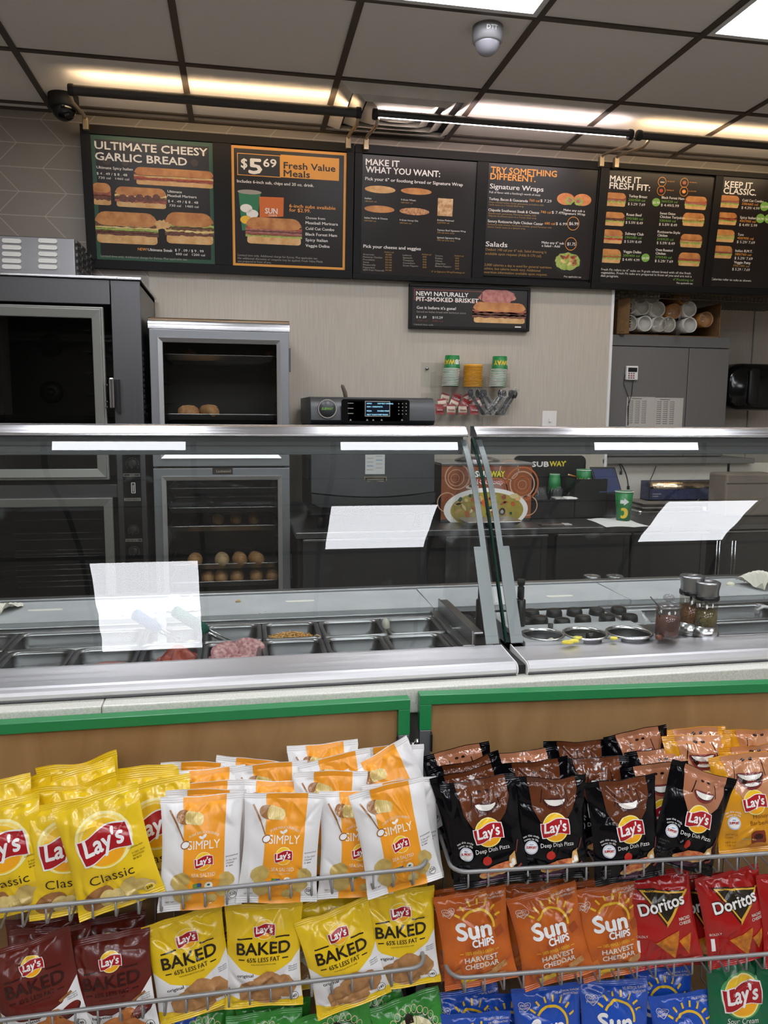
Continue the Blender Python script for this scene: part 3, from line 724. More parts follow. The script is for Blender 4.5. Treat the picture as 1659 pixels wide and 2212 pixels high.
# ================================================================== BACK OF THE SHOP
def rectframe(mb, x0, z0, x1, z1, w, ya, yb, slope=0):
    """mitred frame, front face at ya (slope pushes the inner edge back)"""
    o = [(x0, z0), (x1, z0), (x1, z1), (x0, z1)]; i = [(x0 + w, z0 + w), (x1 - w, z0 + w), (x1 - w, z1 - w), (x0 + w, z1 - w)]
    V = [(x, ya, z) for x, z in o] + [(x, ya + slope, z) for x, z in i] + [(x, yb, z) for x, z in o] + [(x, yb, z) for x, z in i]
    F = []
    for k in range(4):
        j = (k + 1) % 4
        F += [(k, j, 4 + j, 4 + k), (8 + j, 8 + k, 12 + k, 12 + j), (k, 8 + k, 8 + j, j), (4 + k, 4 + j, 12 + j, 12 + k)]
    return mb.add(V, F)
oven_glass = glass_mat('oven_glass', (.55, .55, .54), 1.5)
cab_glass = glass_mat('cabinet_glass', (.86, .86, .85), 1.5)
gasket = mat('grey_door_frame', '#8b8b86', .45, .5)
# ------------------------------------------------------------------ tall oven and proofer
YO = 3.31; oxr = at_y(302, 620, YO)[0]; oxl = -1.08; ozt = at_y(302, 600, YO)[2]
r = thing('bread_oven', ((oxl + oxr) / 2, 3.55, 0), 'tall stainless bread oven and proofer against the left of the back wall', 'oven')
d0, d1 = at_y(0, 657, YO)[2], at_y(237, 1036, YO); d2, d3 = at_y(0, 1077, YO)[2], at_y(252, 1300, YO)
gz1 = d0; gz0 = d1[2]; gx1 = d1[0]
b = MB()
b.box((oxl, YO + .02, .1), (oxl + .02, 3.86, ozt)).box((oxr - .012, YO + .012, .1), (oxr, 3.86, ozt - .012)).box((oxl, 3.84, .1), (oxr, 3.86, ozt))
b.box((oxl, YO + .012, ozt - .03), (oxr, 3.86, ozt - .012)).box((oxl, YO, .1), (oxr, 3.86, .16)).box((oxl, YO + .01, gz0 - .06), (oxr, 3.86, gz0 - .03))
b.build('body', steel_v, r, .002)
MB().box((oxl - .01, YO - .012, ozt - .012), (oxr + .008, 3.87, ozt)).build('top_plate', steel_br, r, .003)
xs = at_y(238, 640, YO)[0]
MB().box((oxl, YO, gz1 + .012), (xs - .0015, YO + .012, ozt - .013)).build('header_panel', steel_v, r, .002)
MB().box((xs + .0015, YO, gz0 - .5), (oxr, YO + .012, ozt - .013)).build('side_panel', steel_v, r, .002)
MB().box((oxl, YO + .002, gz0 - .075), (xs, YO + .014, gz0 - .02)).build('rail_panel', steel_v, r, .002)
vv = MB()
for i in range(9): vv.box((oxr, YO + .10 + .018 * (i % 3), ozt - .52 - .035 * (i // 3)), (oxr + .002, YO + .11 + .018 * (i % 3), ozt - .502 - .035 * (i // 3)))
for i in range(12): vv.box((oxr, YO + .03, ozt - .30 - .022 * i), (oxr + .003, YO + .06, ozt - .288 - .022 * i))
vv.build('side_louvers', black, r)
dr = MB(); rectframe(dr, oxl + .02, gz0, gx1, gz1, .012, YO - .012, YO + .01); dr.build('seal_surround', gasket, r, .003)
dr = rectframe(MB(), oxl + .03, gz0 + .01, gx1 - .008, gz1 - .01, .036, YO - .024, YO - .004, .006).build('upper_door', gasket, r, .003)
MB().box((oxl + .06, YO - .012, gz0 + .04), (gx1 - .04, YO - .008, gz1 - .04)).build('window_pane', oven_glass, dr)
MB().box((oxl + .02, 3.8, gz0 - .02), (oxr - .02, 3.83, gz1)).build('oven_back_wall', mat('oven_lining', '#4a4a46', .4, .6), r)
fn = MB()
for (x, y) in ((108, 745), (110, 847)):
    c = at_y(x, y, 3.78); fn.lathe([(.05, 0), (.05, .012), (.02, .014)], (c[0], 3.795, c[2]), 'y', n=24); fn.lathe([(.018, 0), (.018, .02), (.001, .021)], (c[0], 3.785, c[2]), 'y', n=16)
fn.build('fan_cover', mat('oven_fan', '#5c5b57', .4, .8), r)
rk = MB()
for i in range(6):
    z = gz1 - .09 - .085 * i; rk.box((gx1 - .085, YO + .03, z), (gx1 - .06, 3.75, z + .004))
rk.build('tray_runners', steel_dk, r)
ha = MB(); c = at_y(243, 815, YO - .03)
ha.box((c[0] - .012, YO - .045, at_y(0, 880, YO)[2]), (c[0] + .006, YO - .02, at_y(0, 813, YO)[2])); ha.build('latch', chrome, r, .004)
ha = MB(); ha.box((c[0] + .012, YO - .03, at_y(0, 890, YO)[2]), (c[0] + .024, YO, at_y(0, 815, YO)[2])); ha.build('latch_keeper', black, r, .002)
ha = MB()
for y in (832, 868, 880): q = at_y(231, y, YO - .025); ha.lathe([(.005, 0), (.005, .004), (.001, .005)], (q[0], YO - .024, q[2]), 'y', n=10)
ha.build('latch_screws', steel_dk, r)
# lower proofer door with wire shelves
lx = d3[0]
dr = rectframe(MB(), oxl + .02, .35, lx, d2, .036, YO - .02, YO + .004, .006).build('lower_door', gasket, r, .003)
MB().box((oxl + .05, YO - .006, .38), (lx - .033, YO - .002, d2 - .033)).build('window_pane', oven_glass, dr)
sh = MB()
for y in (1123, 1152, 1166, 1189, 1197, 1203, 1221, 1231, 1244, 1256, 1268):
    z = at_y(100, y, 3.4)[2]; sh.cyl((oxl + .03, 3.4, z), (lx - .02, 3.4, z), .0025, 6)
sh.build('wire_shelf', steel_br, r)
# control strip
ca, cb = at_y(263, 975, YO - .006), at_y(310, 1216, YO - .006)
cp = box('control_panel', (ca[0], YO - .006, cb[2] - .12), (cb[0], YO + .004, ca[2]), blackg, r)
A = Art()
kn = MB()
for (x, y, rr) in ((286, 1002, .019), (288, 1145, .016), (290, 1191, .016)):
    q = at_y(x, y, YO - .006); kn = MB()
    kn.lathe([(rr, 0), (rr * .9, .012), (rr * .5, .014), (.001, .014)], (q[0], YO - .006, q[2]), 'y', n=24)
    kn.box((q[0] - .003, YO - .03, q[2] - rr * .95), (q[0] + .003, YO - .018, q[2] + rr * .95)); kn.build('knob', blackm, cp)
    for k in range(17):
        a = math.radians(-130 + k * 260 / 16) + PI / 2; A.line((q[0] + 1.2 * rr * math.cos(a), q[2] + 1.2 * rr * math.sin(a)), (q[0] + 1.4 * rr * math.cos(a), q[2] + 1.4 * rr * math.sin(a)), .001, greyp, 0)
for (y, s_) in ((1026, 'BAKE'), (1079, 'PROOFER OVEN'), (1167, 'OVEN TIMER')):
    q = at_y(286, y, YO - .006); A.rect(ca[0] + .003, q[2] - .006, cb[0] - .003, q[2] + .006, greyp, 0); A.rect(ca[0] + .0045, q[2] - .0045, cb[0] - .0045, q[2] + .0045, pbk, 1); A.text(s_, q[0], q[2] - .003, .006, greyp, 2, al='c')
q = at_y(288, 1054, YO - .006); A.rect(q[0] - .008, q[2] - .022, q[0] + .008, q[2] + .022, pw, 0); A.rect(q[0] - .006, q[2] - .02, q[0] + .006, q[2] + .02, pbk, 1); A.rect(q[0] - .003, q[2] - .016, q[0] + .003, q[2] + .012, greyp, 2)
mb = MB(); ms = []; A.onto(mb, ms, lambda x, y, l: np.stack([x, YO - .0065 - .0003 * l, y], 1)); mb.build('panel_markings', ms, cp)
# vented box on the oven
a, b_ = at_y(160, 515, 3.42), at_y(0, 592, 3.42)
r2 = thing('vent_hood_box', (-.75, 3.6, ozt), 'stainless vented box with white slots sitting on top of the bread oven', 'vent box')
tz = a[2]
MB().box((-1.3, 3.42, ozt), (a[0], 3.86, tz)).build('casing', steel, r2, .004)
wsl = mat('slot_white', '#d8d6cf', .4, .2)
for xx in (26, 104):
    for yy in (521, 535, 549.5, 564, 577):
        q = at_y(xx, yy, 3.42); pr = rrect(q[0], q[2], .036, .0085, .008)
        MB().prism(pr, 3.412, 3.4205, 'y').build('slot_louver', wsl, r2)
sv = MB()
for i in range(4):
    for j in range(6): sv.box((a[0], 3.45 + .1 * i, ozt + .02 + .026 * j), (a[0] + .006, 3.53 + .1 * i, ozt + .032 + .026 * j))
sv.build('side_grille', steel_dk, r2)

# ------------------------------------------------------------------ bread cabinet
YC = 3.36
cxl, cxr = at_y(325, 800, YC)[0], at_y(624, 800, YC)[0]; czt = at_y(450, 690, YC)[2]
r = thing('bread_cabinet', ((cxl + cxr) / 2, 3.6, 0), 'two door aluminium bread cabinet full of trays right of the oven', 'cabinet')
b = MB()
b.box((cxl, YC + .03, .1), (cxl + .02, 3.87, czt - .03)).box((cxr - .02, YC + .03, .1), (cxr, 3.87, czt - .03)).box((cxl, 3.85, .1), (cxr, 3.87, czt - .03)).box((cxl, YC + .03, czt - .06), (cxr, 3.87, czt - .03)).box((cxl, YC + .03, .1), (cxr, 3.87, .14))
b.build('body', alu_gr, r, .002)
lin = mat('cabinet_lining', '#55544f', .6)
MB().box((cxl + .02, 3.845, .14), (cxr - .02, 3.849, czt - .06)).build('lining', lin, r)
MB().box((cxl + .021, YC + .05, .14), (cxl + .023, 3.84, czt - .06)).box((cxr - .023, YC + .05, .14), (cxr - .021, 3.84, czt - .06)).build('side_lining', lin, r)
z0, z1 = at_y(450, 713, YC)[2], at_y(450, 687, YC)[2]
cap = [(YC - .012, z0), (YC - .012, z0 + .014)] + [(YC + .028 - .04 * math.cos(t), z0 + .014 + (z1 - z0 - .014) * math.sin(t)) for t in np.linspace(.15, PI / 2, 8)] + [(3.87, z1), (3.87, z0)]
MB().prism(cap, cxl - .004, cxr + .004, 'x', smooth=True).build('curved_top', steel_br, r, split=40)
u1, u0 = at_y(450, 714, YC)[2], at_y(450, 1007, YC)[2]; l1 = at_y(450, 1011, YC)[2]
mz = at_y(450, 984, YC)[2]
for nm, za, zb2 in (('upper_door', u0, u1), ('lower_door', .12, l1)):
    d = rectframe(MB(), cxl, za, cxr, zb2, .044, YC - .012, YC + .02, .0).build(nm, alu_gr, r, .002)
    rectframe(MB(), cxl + .034, za + .034, cxr - .034, zb2 - .034, .018, YC - .02, YC, .012).build('inner_trim', alu, d, .001)
    MB().box((cxl + .045, YC + .004, za + .045), (cxr - .045, YC + .008, zb2 - .045)).build('window_pane', cab_glass, d)
q = at_y(481, 1018, YC - .013); A = Art(); A.rect(q[0] - .042, q[2] - .013, q[0] + .042, q[2] + .013, pbk, 0); A.rect(q[0] - .039, q[2] - .010, q[0] + .039, q[2] + .010, K('plate_brown', '#3a2c22'), 1)
A.text('Lockwood', q[0] - .026, q[2] - .005, .011, greyp, 2, bold=.02, w=.06)
mb = MB(); ms = []; A.onto(mb, ms, lambda x, y, l: np.stack([x, YC - .0135 - .0004 * l, y], 1)); mb.build('name_plate', ms, r)
hg = MB()
for y0, y1 in ((752, 803), (1195, 1250)): hg.box((cxr, YC - .004, at_y(620, y1, YC)[2]), (cxr + .008, YC + .02, at_y(620, y0, YC)[2]))
hg.build('hinge', steel_dk, r, .001)
rn = MB()
for y in (776, 819, 864, 905, 940, 1064, 1104, 1144, 1186, 1224, 1262):
    z = at_y(450, y, YC + .06)[2]
    for s_, x in ((1, cxl + .024), (-1, cxr - .024)): rn.box((x, YC + .06, z - .012), (x + s_ * .022, 3.83, z - .009))
rn.build('tray_runner', steel_dk, r)
tray_m = mat('tray_aluminium', (.55, .55, .55, 1), .36, 1)
def tray(name, x0, x1, y0, y1, z, label, group=None, h=.022, fl=.012):
    r = thing(name, ((x0 + x1) / 2, (y0 + y1) / 2, z), label, 'tray', group)
    mb = MB(); cx_, cy_ = (x0 + x1) / 2, (y0 + y1) / 2; hx, hy = (x1 - x0) / 2, (y1 - y0) / 2
    L = [[(x, y, zz) for x, y in rrect(cx_, cy_, hx - i, hy - i, rr)] for i, zz, rr in ((fl + .002, z - .001, .012), (.004, z + h - .002, .015), (0, z + h - .001, .016), (0, z + h + .002, .016), (.005, z + h + .002, .014), (fl + .003, z + .002, .012))]
    mb.loops(L, cap0=True, cap1=True); mb.build('pan', tray_m, r)
    return r
crust = mat('bread_crust', '#a06a36', .7, noise=(34, '#c9a070', .22), bump=(60, .4)); crustp = mat('bread_pale', '#c19a68', .75, noise=(40, '#dcc29a', .2), bump=(80, .4))
def roll(px, py, z, Y, ln, r0, ang, label, m=crust):
    p_ = at_y(px, py, Y)
    r = thing('bread_roll', (p_[0], Y, z), label, 'bread roll', None)
    mb = MB(); prof = [(max(.0008, r0 * math.sin(t) ** .7), -ln / 2 * math.cos(t)) for t in np.linspace(0, PI, 15)]
    prof[0] = (.0008, -ln / 2); prof[-1] = (.0008, ln / 2)
    mb.lathe(prof, (0, 0, 0), 'z', n=18)
    ca_, sa_ = math.cos(ang), math.sin(ang)
    V = []
    for x, y, zz in mb.v:                       # lie down along its length, flat underside
        a_, b_, c_ = zz, x, max(y, -r0 * .75)
        V.append((p_[0] + ca_ * a_ - sa_ * b_, Y + sa_ * a_ + ca_ * b_, z + .003 + r0 * .75 + c_))
    mb.v = V; mb.build('crust', m, r)
    sc = MB(); k = 7
    for i in range(3):
        t = (i - 1) * ln * .24
        sc.tube([(p_[0] + ca_ * (t + .01 * q) - sa_ * (r0 * .6 * q), Y + sa_ * (t + .01 * q) + ca_ * (r0 * .6 * q), z + .003 + r0 * .75 + r0 * (1 - (.6 * q) ** 2) ** .5 * .93 * (1 - (abs(t) / ln * 1.1) ** 2)) for q in (-1, -.5, 0, .5, 1)], [.001, .0022, .0026, .0022, .001], 6)
    sc.build('score_marks', crustp, r)
    return r
def tz(y): return at_y(470, y, YC + .06)[2]
rows = [(777, 'sheet tray with bread on the top rack of the upper bread cabinet door'), (905, 'sheet tray carrying two loose rolls in the upper bread cabinet'), (948, 'sheet tray just under the two loose rolls, partly behind the guard rail'), (1064, 'empty sheet tray nearest the name plate in the lower bread cabinet'), (1106, 'second sheet tray from the top of the lower bread cabinet'), (1146, 'third sheet tray from the top of the lower bread cabinet'), (1228, 'sheet tray of pale rolls just above the lowest tray in the bread cabinet'), (1266, 'lowest sheet tray in view in the bread cabinet, holding rolls')]
for y, lb in rows: tray('sheet_tray', cxl + .05, cxr - .05, YC + .06, 3.8, tz(y) - .003, lb, 'sheet trays in the bread cabinet')
roll(386, 0, tz(905), 3.47, .09, .032, .2, 'round crusty roll lying left of the long roll in the upper cabinet')
roll(433, 0, tz(905), 3.49, .15, .034, 2.0, 'long dusty roll leaning on the round roll in the upper cabinet')
roll(393, 0, tz(777), 3.6, .12, .03, 1.4, 'dark roll at the left end of the topmost tray in the cabinet')
roll(573, 0, tz(777), 3.6, .12, .03, 1.6, 'dark roll at the right end of the topmost tray in the cabinet')
for i, (x, m) in enumerate(((393, crust), (457, crustp), (499, crust), (538, crust))): roll(x, 0, tz(1228), 3.48, .13, .033, 1.5 + .1 * i, 'roll %s on the tray of pale rolls in the lower cabinet' % ('at the far left', 'with a pale cut end', 'second from the right', 'at the far right')[i], m)
for i, x in enumerate((424, 455, 492, 538, 576)): roll(x, 0, tz(1266), 3.50, .13, .032, 1.55, '%s roll from the left on the lowest tray of the bread cabinet' % ('first', 'second', 'third', 'fourth', 'fifth')[i])
for i, x in enumerate((450, 492, 534)): roll(x, 0, tz(1146), 3.62, .13, .028, 1.55, '%s roll on the third tray of the lower bread cabinet' % ('left', 'middle', 'right')[i])
cl = glass_mat('clear_plastic', (.93, .93, .93), 1.45, smudge=.25, rough=.08)
tag(MB().grid(lambda u, v: (cxl + .09 + .33 * u, 3.45 + .2 * v, tz(1064) + .02 + .02 * math.sin(3 * u + 1) * math.sin(PI * v) + .006 * math.sin(19 * u + 9 * v)), 24, 10).build('plastic_sheet', cl), 'clear plastic sheet over the tray below the cabinet name plate', 'plastic sheet')
tag(MB().grid(lambda u, v: (cxl + .14 + .25 * u, 3.44 + .2 * v, tz(1106) + .012 + .014 * math.sin(3 * u) * math.sin(PI * v) + .005 * math.sin(23 * u + 7 * v)), 24, 10).build('plastic_sheet', cl), 'clear plastic sheet on the second tray of the lower bread cabinet', 'plastic sheet')

# ------------------------------------------------------------------ steel back counter
YK = 3.20; ZK = at_y(900, 1146, YK)[2]; kxl = at_y(645, 1150, YK)[0]; kxr = 2.9
r = thing('back_counter', ((kxl + kxr) / 2, 3.5, 0), 'long stainless work counter with doors along the back wall', 'counter')
zf = at_y(900, 1159, YK)[2]
MB().box((kxl - .012, YK, zf), (xo - .013, YW - .002, ZK)).box((xo - .013, YK, zf), (kxr, 4.30, ZK)).build('worktop', mat('worktop_steel', (.22, .22, .225, 1), .34, 1, aniso=(6, 90, 6)), r, .003)
tag(box('splash_strip', (kxl - .01, YW - .012, ZK + .0005), (xo - .014, YW - .001, ZK + .05), steel_dk), 'low steel splash strip where the back counter meets the wall', 'strip')
b = MB().box((kxl, YK + .05, .12), (kxr, 3.88, zf)); b.build('carcass', mat('counter_carcass', '#1d1c1b', .45, .4), r)
MB().box((kxl + .03, YK + .1, 0), (kxr, 3.8, .12)).build('plinth', blackm, r)
xx = [at_y(q, 1230, YK)[0] for q in (655, 925, 965, 1185, 1205, 1363, 1368, 1530, 1560, 1659)] + [2.8]
dtop = at_y(800, 1167, YK + .03)[2]
for i, (a, b_) in enumerate(((0, 1), (2, 3), (4, 5), (6, 7), (8, 10))):
    d = MB().box((xx[a], YK + .025, .15), (xx[b_], YK + .05, dtop)).build('door', steel_v if i < 3 else steel_dk, r, .003)
    MB().box((xx[a] + .0, YK + .012, dtop), (xx[b_], YK + .04, dtop + .012)).build('door_handle', steel, d, .003)
    e = MB().box((xx[b_] - .03, YK + .022, .16), (xx[b_] - .004, YK + .0255, dtop - .01)).build('door_edge', steel_dk, d)
hh = MB()
for x in (1550, 1556, 1583, 1590):
    a, b_ = at_y(x, 1168, YK - .01), at_y(x, 1248, YK - .01); hh.cyl((a[0], YK - .008, b_[2]), (a[0], YK - .008, a[2]), .004, 8)
hh.build('pull_rail', steel_br, r)
# ------------------------------------------------------------------ toaster oven
YT = 3.27; tm_ = mat('toaster_grey', '#4c4e50', .4, .35, noise=(3, '#393b3d', .2)); tmd = mat('toaster_dark', '#26282a', .45, .3)
a, b_ = at_y(672, 990, YT), at_y(936, 1085, YT); tx0, tx1 = a[0], b_[0]; ttop = at_y(800, 858, YT)[2]; tmid = at_y(800, 918, YT)[2]
r = thing('toaster_oven', ((tx0 + tx1) / 2, 3.5, ZK), 'grey rapid toaster oven with a lit control display on the back counter', 'oven')
prof = [(YT + .02, tmid)] + [(YT + .05 - .055 * math.cos(t), tmid + .02 + (ttop - tmid - .02) * math.sin(t)) for t in np.linspace(.0, PI / 2, 8)] + [(3.84, ttop), (3.84, tmid)]
MB().prism(prof, tx0, tx1, 'x', smooth=True).build('hood', tm_, r, split=40)
MB().box((tx0 + .005, YT + .03, ZK + .06), (tx1 - .005, 3.84, tmid)).build('body', tmd, r, .004)
sv = MB()
for i in range(10): sv.box((tx0 - .001, YT + .12 + .03 * i, ZK + .2), (tx0 + .006, YT + .135 + .03 * i, ZK + .30))
sv.build('side_vents', black, r)
q0, q1 = at_y(800, 974, YT)[2] + .1, at_y(800, 1062, YT)[2]
n = 16; xs_ = [tx0 + (tx1 - tx0) * i / n for i in range(n + 1)]
def zc(i): return q1 - .018 * math.sin(PI * i / n)
b = MB(); V = [(x, YT - .002 - .012 * math.sin(PI * i / n), tmid - .012) for i, x in enumerate(xs_)] + [(x, YT - .012 - .02 * math.sin(PI * i / n), zc(i)) for i, x in enumerate(xs_)] + [(x, YT + .03, zc(i)) for i, x in enumerate(xs_)] + [(x, YT + .03, tmid - .012) for x in xs_]
N1 = n + 1
b.add(V, [(i, N1 + i, N1 + i + 1, i + 1) for i in range(n)] + [(N1 + i, 2 * N1 + i, 2 * N1 + i + 1, N1 + i + 1) for i in range(n)] + [(i, i + 1, 3 * N1 + i + 1, 3 * N1 + i) for i in range(n)] + [(0, 3 * N1, 2 * N1, N1), (n, N1 + n, 2 * N1 + n, 3 * N1 + n)])
dr = b.build('door', tm_, r)
b = MB(); q2 = at_y(800, 1090, YT)[2]
V = [(x, YT - .034 - .02 * math.sin(PI * i / n), zc(i) - .006) for i, x in enumerate(xs_)] + [(x, YT - .03 - .02 * math.sin(PI * i / n), q2 - .002 - .016 * math.sin(PI * i / n) * .6 + (.014 if i in (0, n) else 0)) for i, x in enumerate(xs_)] + [(x, YT + .02, q2 + .01) for x in xs_] + [(x, YT + .02, zc(i) - .006) for i, x in enumerate(xs_)]
b.add(V, [(i, N1 + i, N1 + i + 1, i + 1) for i in range(n)] + [(N1 + i, 2 * N1 + i, 2 * N1 + i + 1, N1 + i + 1) for i in range(n)] + [(i, i + 1, 3 * N1 + i + 1, 3 * N1 + i) for i in range(n)] + [(0, 3 * N1, 2 * N1, N1), (n, N1 + n, 2 * N1 + n, 3 * N1 + n)])
b.build('door_handle', tm_, r)
ft = MB()
for x in (tx0 + .05, tx1 - .05):
    for y in (YT + .08, 3.78): ft.cyl((x, y, ZK), (x, y, ZK + .06), .018, 12)
ft.build('foot', black, r)
YF = YT - .0065
def fl(px, py): q = at_y(px, py, YF); return q[0], q[2]
A = Art()
a, b_ = fl(737, 862), fl(884, 914); pc = ((a[0] + b_[0]) / 2, (a[1] + b_[1]) / 2)
A.poly(rrect(pc[0], pc[1], (b_[0] - a[0]) / 2, (a[1] - b_[1]) / 2, .012), blackg, 0)
a, b_ = fl(788, 866), fl(842, 900); A.rect(a[0], b_[1], b_[0], a[1], greyp, 1); A.rect(a[0] + .003, b_[1] + .003, b_[0] - .003, a[1] - .003, K('screen_dark', '#0d1a2a', rough=.2), 2)
scr = mat('screen_text', (.35, .75, .95, 1), .5, emit=.5)
for i, y in enumerate((873, 880, 889, 897)):
    u = fl(792, y); A.text(('DEMO', 'ITEM 1 ITEMS', 'PIZZA', 'MELT TOAST')[i], u[0], u[1], .0055, scr, 3, bold=.02); u = fl(815, y); A.text(('SUB MELT OVERALL', 'PASTA', 'DOUBLE MEAT', 'CRISP BREAD')[i], u[0], u[1], .0055, scr, 3, bold=.02)
for i in range(4):
    for j in range(3): u = fl(861 + 8 * j, 872 + 7.5 * i); A.ell(u[0], u[1], .0025, .0025, greyp, 1, n=8)
for y in (871, 882, 893): u = fl(757, y); A.rect(u[0] - .012, u[1] - .0015, u[0] + .012, u[1] + .0015, greyp, 1)
for x in (793, 806, 824, 868, 757): u = fl(x, 907); A.poly([(u[0] - .005, u[1] - .003), (u[0] + .005, u[1] - .003), (u[0], u[1] + .004)], greyp, 1)
u = fl(707, 883); A.ring(u[0], u[1], .038, .004, greyp, 1); A.text('SUBWAY', u[0], u[1] - .005, .0105, plg, 2, bold=.03, shear=.3, al='c', w=.05)
mb = MB(); ms = []; A.onto(mb, ms, lambda x, y, l: np.stack([x, YF - .004 - .0004 * l + 0 * x, y], 1)); mb.build('control_display', ms, r)
MB().box((pc[0] - .12, YF - .004, pc[1] - .045), (pc[0] + .12, YF + .012, pc[1] + .045)).build('control_backing', black, r, .003)
MB().lathe([(.041, 0), (.04, .008), (.001, .0085)], (u[0], YF + .004, u[1]), 'y', n=32).build('badge_disc', tm_, r)
YF2 = YT - .026; A = Art()
def fl(px, py): q = at_y(px, py, YF2); return q[0], q[2]
a, b_ = fl(789, 976), fl(831, 1024); A.rect(a[0], b_[1], b_[0], a[1], K('sticker', '#b9bbb8'), 0)
for i in range(9): u = fl(792 + (i % 2) * 20, 982 + 4.2 * i); A.rect(u[0], u[1], u[0] + .028, u[1] + .003, greyp if i % 3 else K('sticker_blue', '#5a86a8'), 1)
a, b_ = fl(787, 1030), fl(835, 1052); A.rect(a[0], b_[1], b_[0], a[1], K('plate_gold', '#8f8462'), 0); A.rect(a[0] + .003, b_[1] + .003, b_[0] - .003, a[1] - .003, pbk, 1); [A.rect(a[0] + .012, a[1] - .012 - .009 * i, b_[0] - .012, a[1] - .009 - .009 * i, K('plate_gold', '#8f8462'), 2) for i in range(3)]
a, b_ = fl(796, 1058), fl(822, 1069); A.rect(a[0], b_[1], b_[0], a[1], K('maker_plate', '#6c6e70', metal=.6), 0)
mb = MB(); ms = []; A.onto(mb, ms, lambda x, y, l: np.stack([x, YF2 - .001 - .0004 * l + 0 * x, y], 1)); mb.build('door_labels', ms, dr)
# spoon-like tool standing behind the toaster
q = at_y(742, 848, 3.80); t = thing('scraper_handle', (q[0], 3.80, ttop), 'small worn wooden tool handle sticking up behind the toaster oven', 'tool')
MB().tube([(q[0] + .022, 3.83, ttop - .03), (q[0] + .01, 3.82, ttop + .03), (q[0] - .005, 3.8, ttop + .062), (q[0] - .01, 3.795, ttop + .068)], [.009, .011, .009, .003], 8).build('handle', mat('worn_wood', '#6f6459', .7), t)
# flask-shaped dark pot lid left of the toaster
q = at_z(650, 1098, ZK); t = thing('cutting_knife_block', (q[0], q[1], ZK), 'dark round pan lid on the counter left of the toaster oven', 'lid')
MB().lathe([(.10, ZK), (.1, ZK + .02), (.06, ZK + .035), (.001, ZK + .04)], (q[0] + .02, q[1] + .1, 0), n=28).build('lid_plate', steel_dk, t); t.name = 'pan_lid'
MB().lathe([(.012, ZK + .038), (.018, ZK + .05), (.001, ZK + .056)], (q[0] + .02, q[1] + .1, 0), n=16).build('lid_knob', black, t)

# ------------------------------------------------------------------ soup warmer with printed front
YS = 3.42; a, b_ = at_y(954, 1004, YS), at_y(1146, 1118, YS)
r = thing('soup_warmer', ((a[0] + b_[0]) / 2, YS + .1, ZK), 'soup warmer with a printed hot soup front panel beside the toaster', 'soup warmer')
MB().box((a[0], YS + .004, ZK), (b_[0], YS + .3, a[2])).build('casing', steel_dk, r, .004)
MB().box((a[0] - .004, YS - .006, a[2] - .004), (b_[0] + .004, YS + .3, a[2] + .008)).build('top_rim', steel_br, r, .002)
MB().lathe([(.11, a[2] + .008), (.11, a[2] + .014), (.07, a[2] + .026), (.001, a[2] + .028)], ((a[0] + b_[0]) / 2, YS + .16, 0), n=32).build('lid', steel, r)
class Flat2(Flat):
    def P(s, x, y): q = at_y(x, y, s.Y); return q[0], q[2]
p = Flat2(YS); brn = K('swirl_brown', '#7a3f24', noise=(5, '#96562f', .25)); sw = K('swirl_cream', '#c99a7c'); swo = K('swirl_orange', '#b5602c')
for (x, y, rr, m) in ((988, 1030, 26, sw), (985, 1032, 17, sw), (983, 1033, 9, sw), (1128, 1045, 34, swo), (1128, 1046, 26, sw), (1128, 1047, 17, swo), (1128, 1047, 9, sw), (965, 1085, 20, sw), (1140, 1092, 20, sw), (1100, 1015, 20, sw), (1070, 1060, 26, swo)): p.rg(x, y, rr, .1, m, 1)
p.e(1050, 1101, 90, 47, pw, 3, n=40); p.e(1052, 1102, 78, 39, K('soup', '#a8983a', noise=(20, '#8a7a34', .2)), 4, n=40)
soupc = (K('carrot', '#b35a28'), pgreen, bunl, K('potato', '#cdbd8a'), meat, K('carrot', '#b35a28'))
R = random.Random(9)
for i in range(34): p.e(1052 + R.uniform(-66, 66), 1098 + R.uniform(-28, 16), R.uniform(3, 9), R.uniform(2, 6), soupc[i % 6], 5 + i % 2, rot=R.uniform(-1, 1), wob=.3, seed=i, n=12)
p.e(1084, 1105, 7, 8, pbk, 8); p.e(1084, 1105, 3.5, 4, greyp, 9)
p.t('SUB', 1026, 1030, 1058, 1030, 15, pw, bold=.05, l=4); p.t('WAY', 1059, 1030, 1091, 1029, 15, K('sub_yellow', '#d9c52e'), bold=.05, l=4)
p.t('SUB', 1025, 1031, 1058, 1031, 16, pgreen, bold=.12, l=3); p.t('WAY', 1058, 1031, 1092, 1030, 16, pgreen, bold=.12, l=3)
p.t('Hot Soup', 1032, 1044, 1087, 1043, 10, K('soup_red', '#a82a2a'), bold=.04, l=5); p.t('Hot Soup', 1031, 1045, 1088, 1044, 11, pw, bold=.1, l=4)
p.e(1020, 1052, 14, 5, K('pot_line', '#c9bfae'), 3); p.e(1020, 1050, 8, 3, pbk, 4); p.e(1020, 1043, 4, 5, K('pot_line', '#c9bfae'), 3)
p.build_on('printed_front', r, brn, 954, 1006, 1146, 1119)
# sheet pan in front of it
q0 = at_z(1020, 1128, ZK + .02); q1 = at_z(1163, 1142, ZK + .02)
tray('sheet_pan', q0[0] - .04, q1[0], 3.23, 3.39, ZK + .001, 'shallow aluminium pan on the counter in front of the soup warmer', None, h=.024, fl=.03)
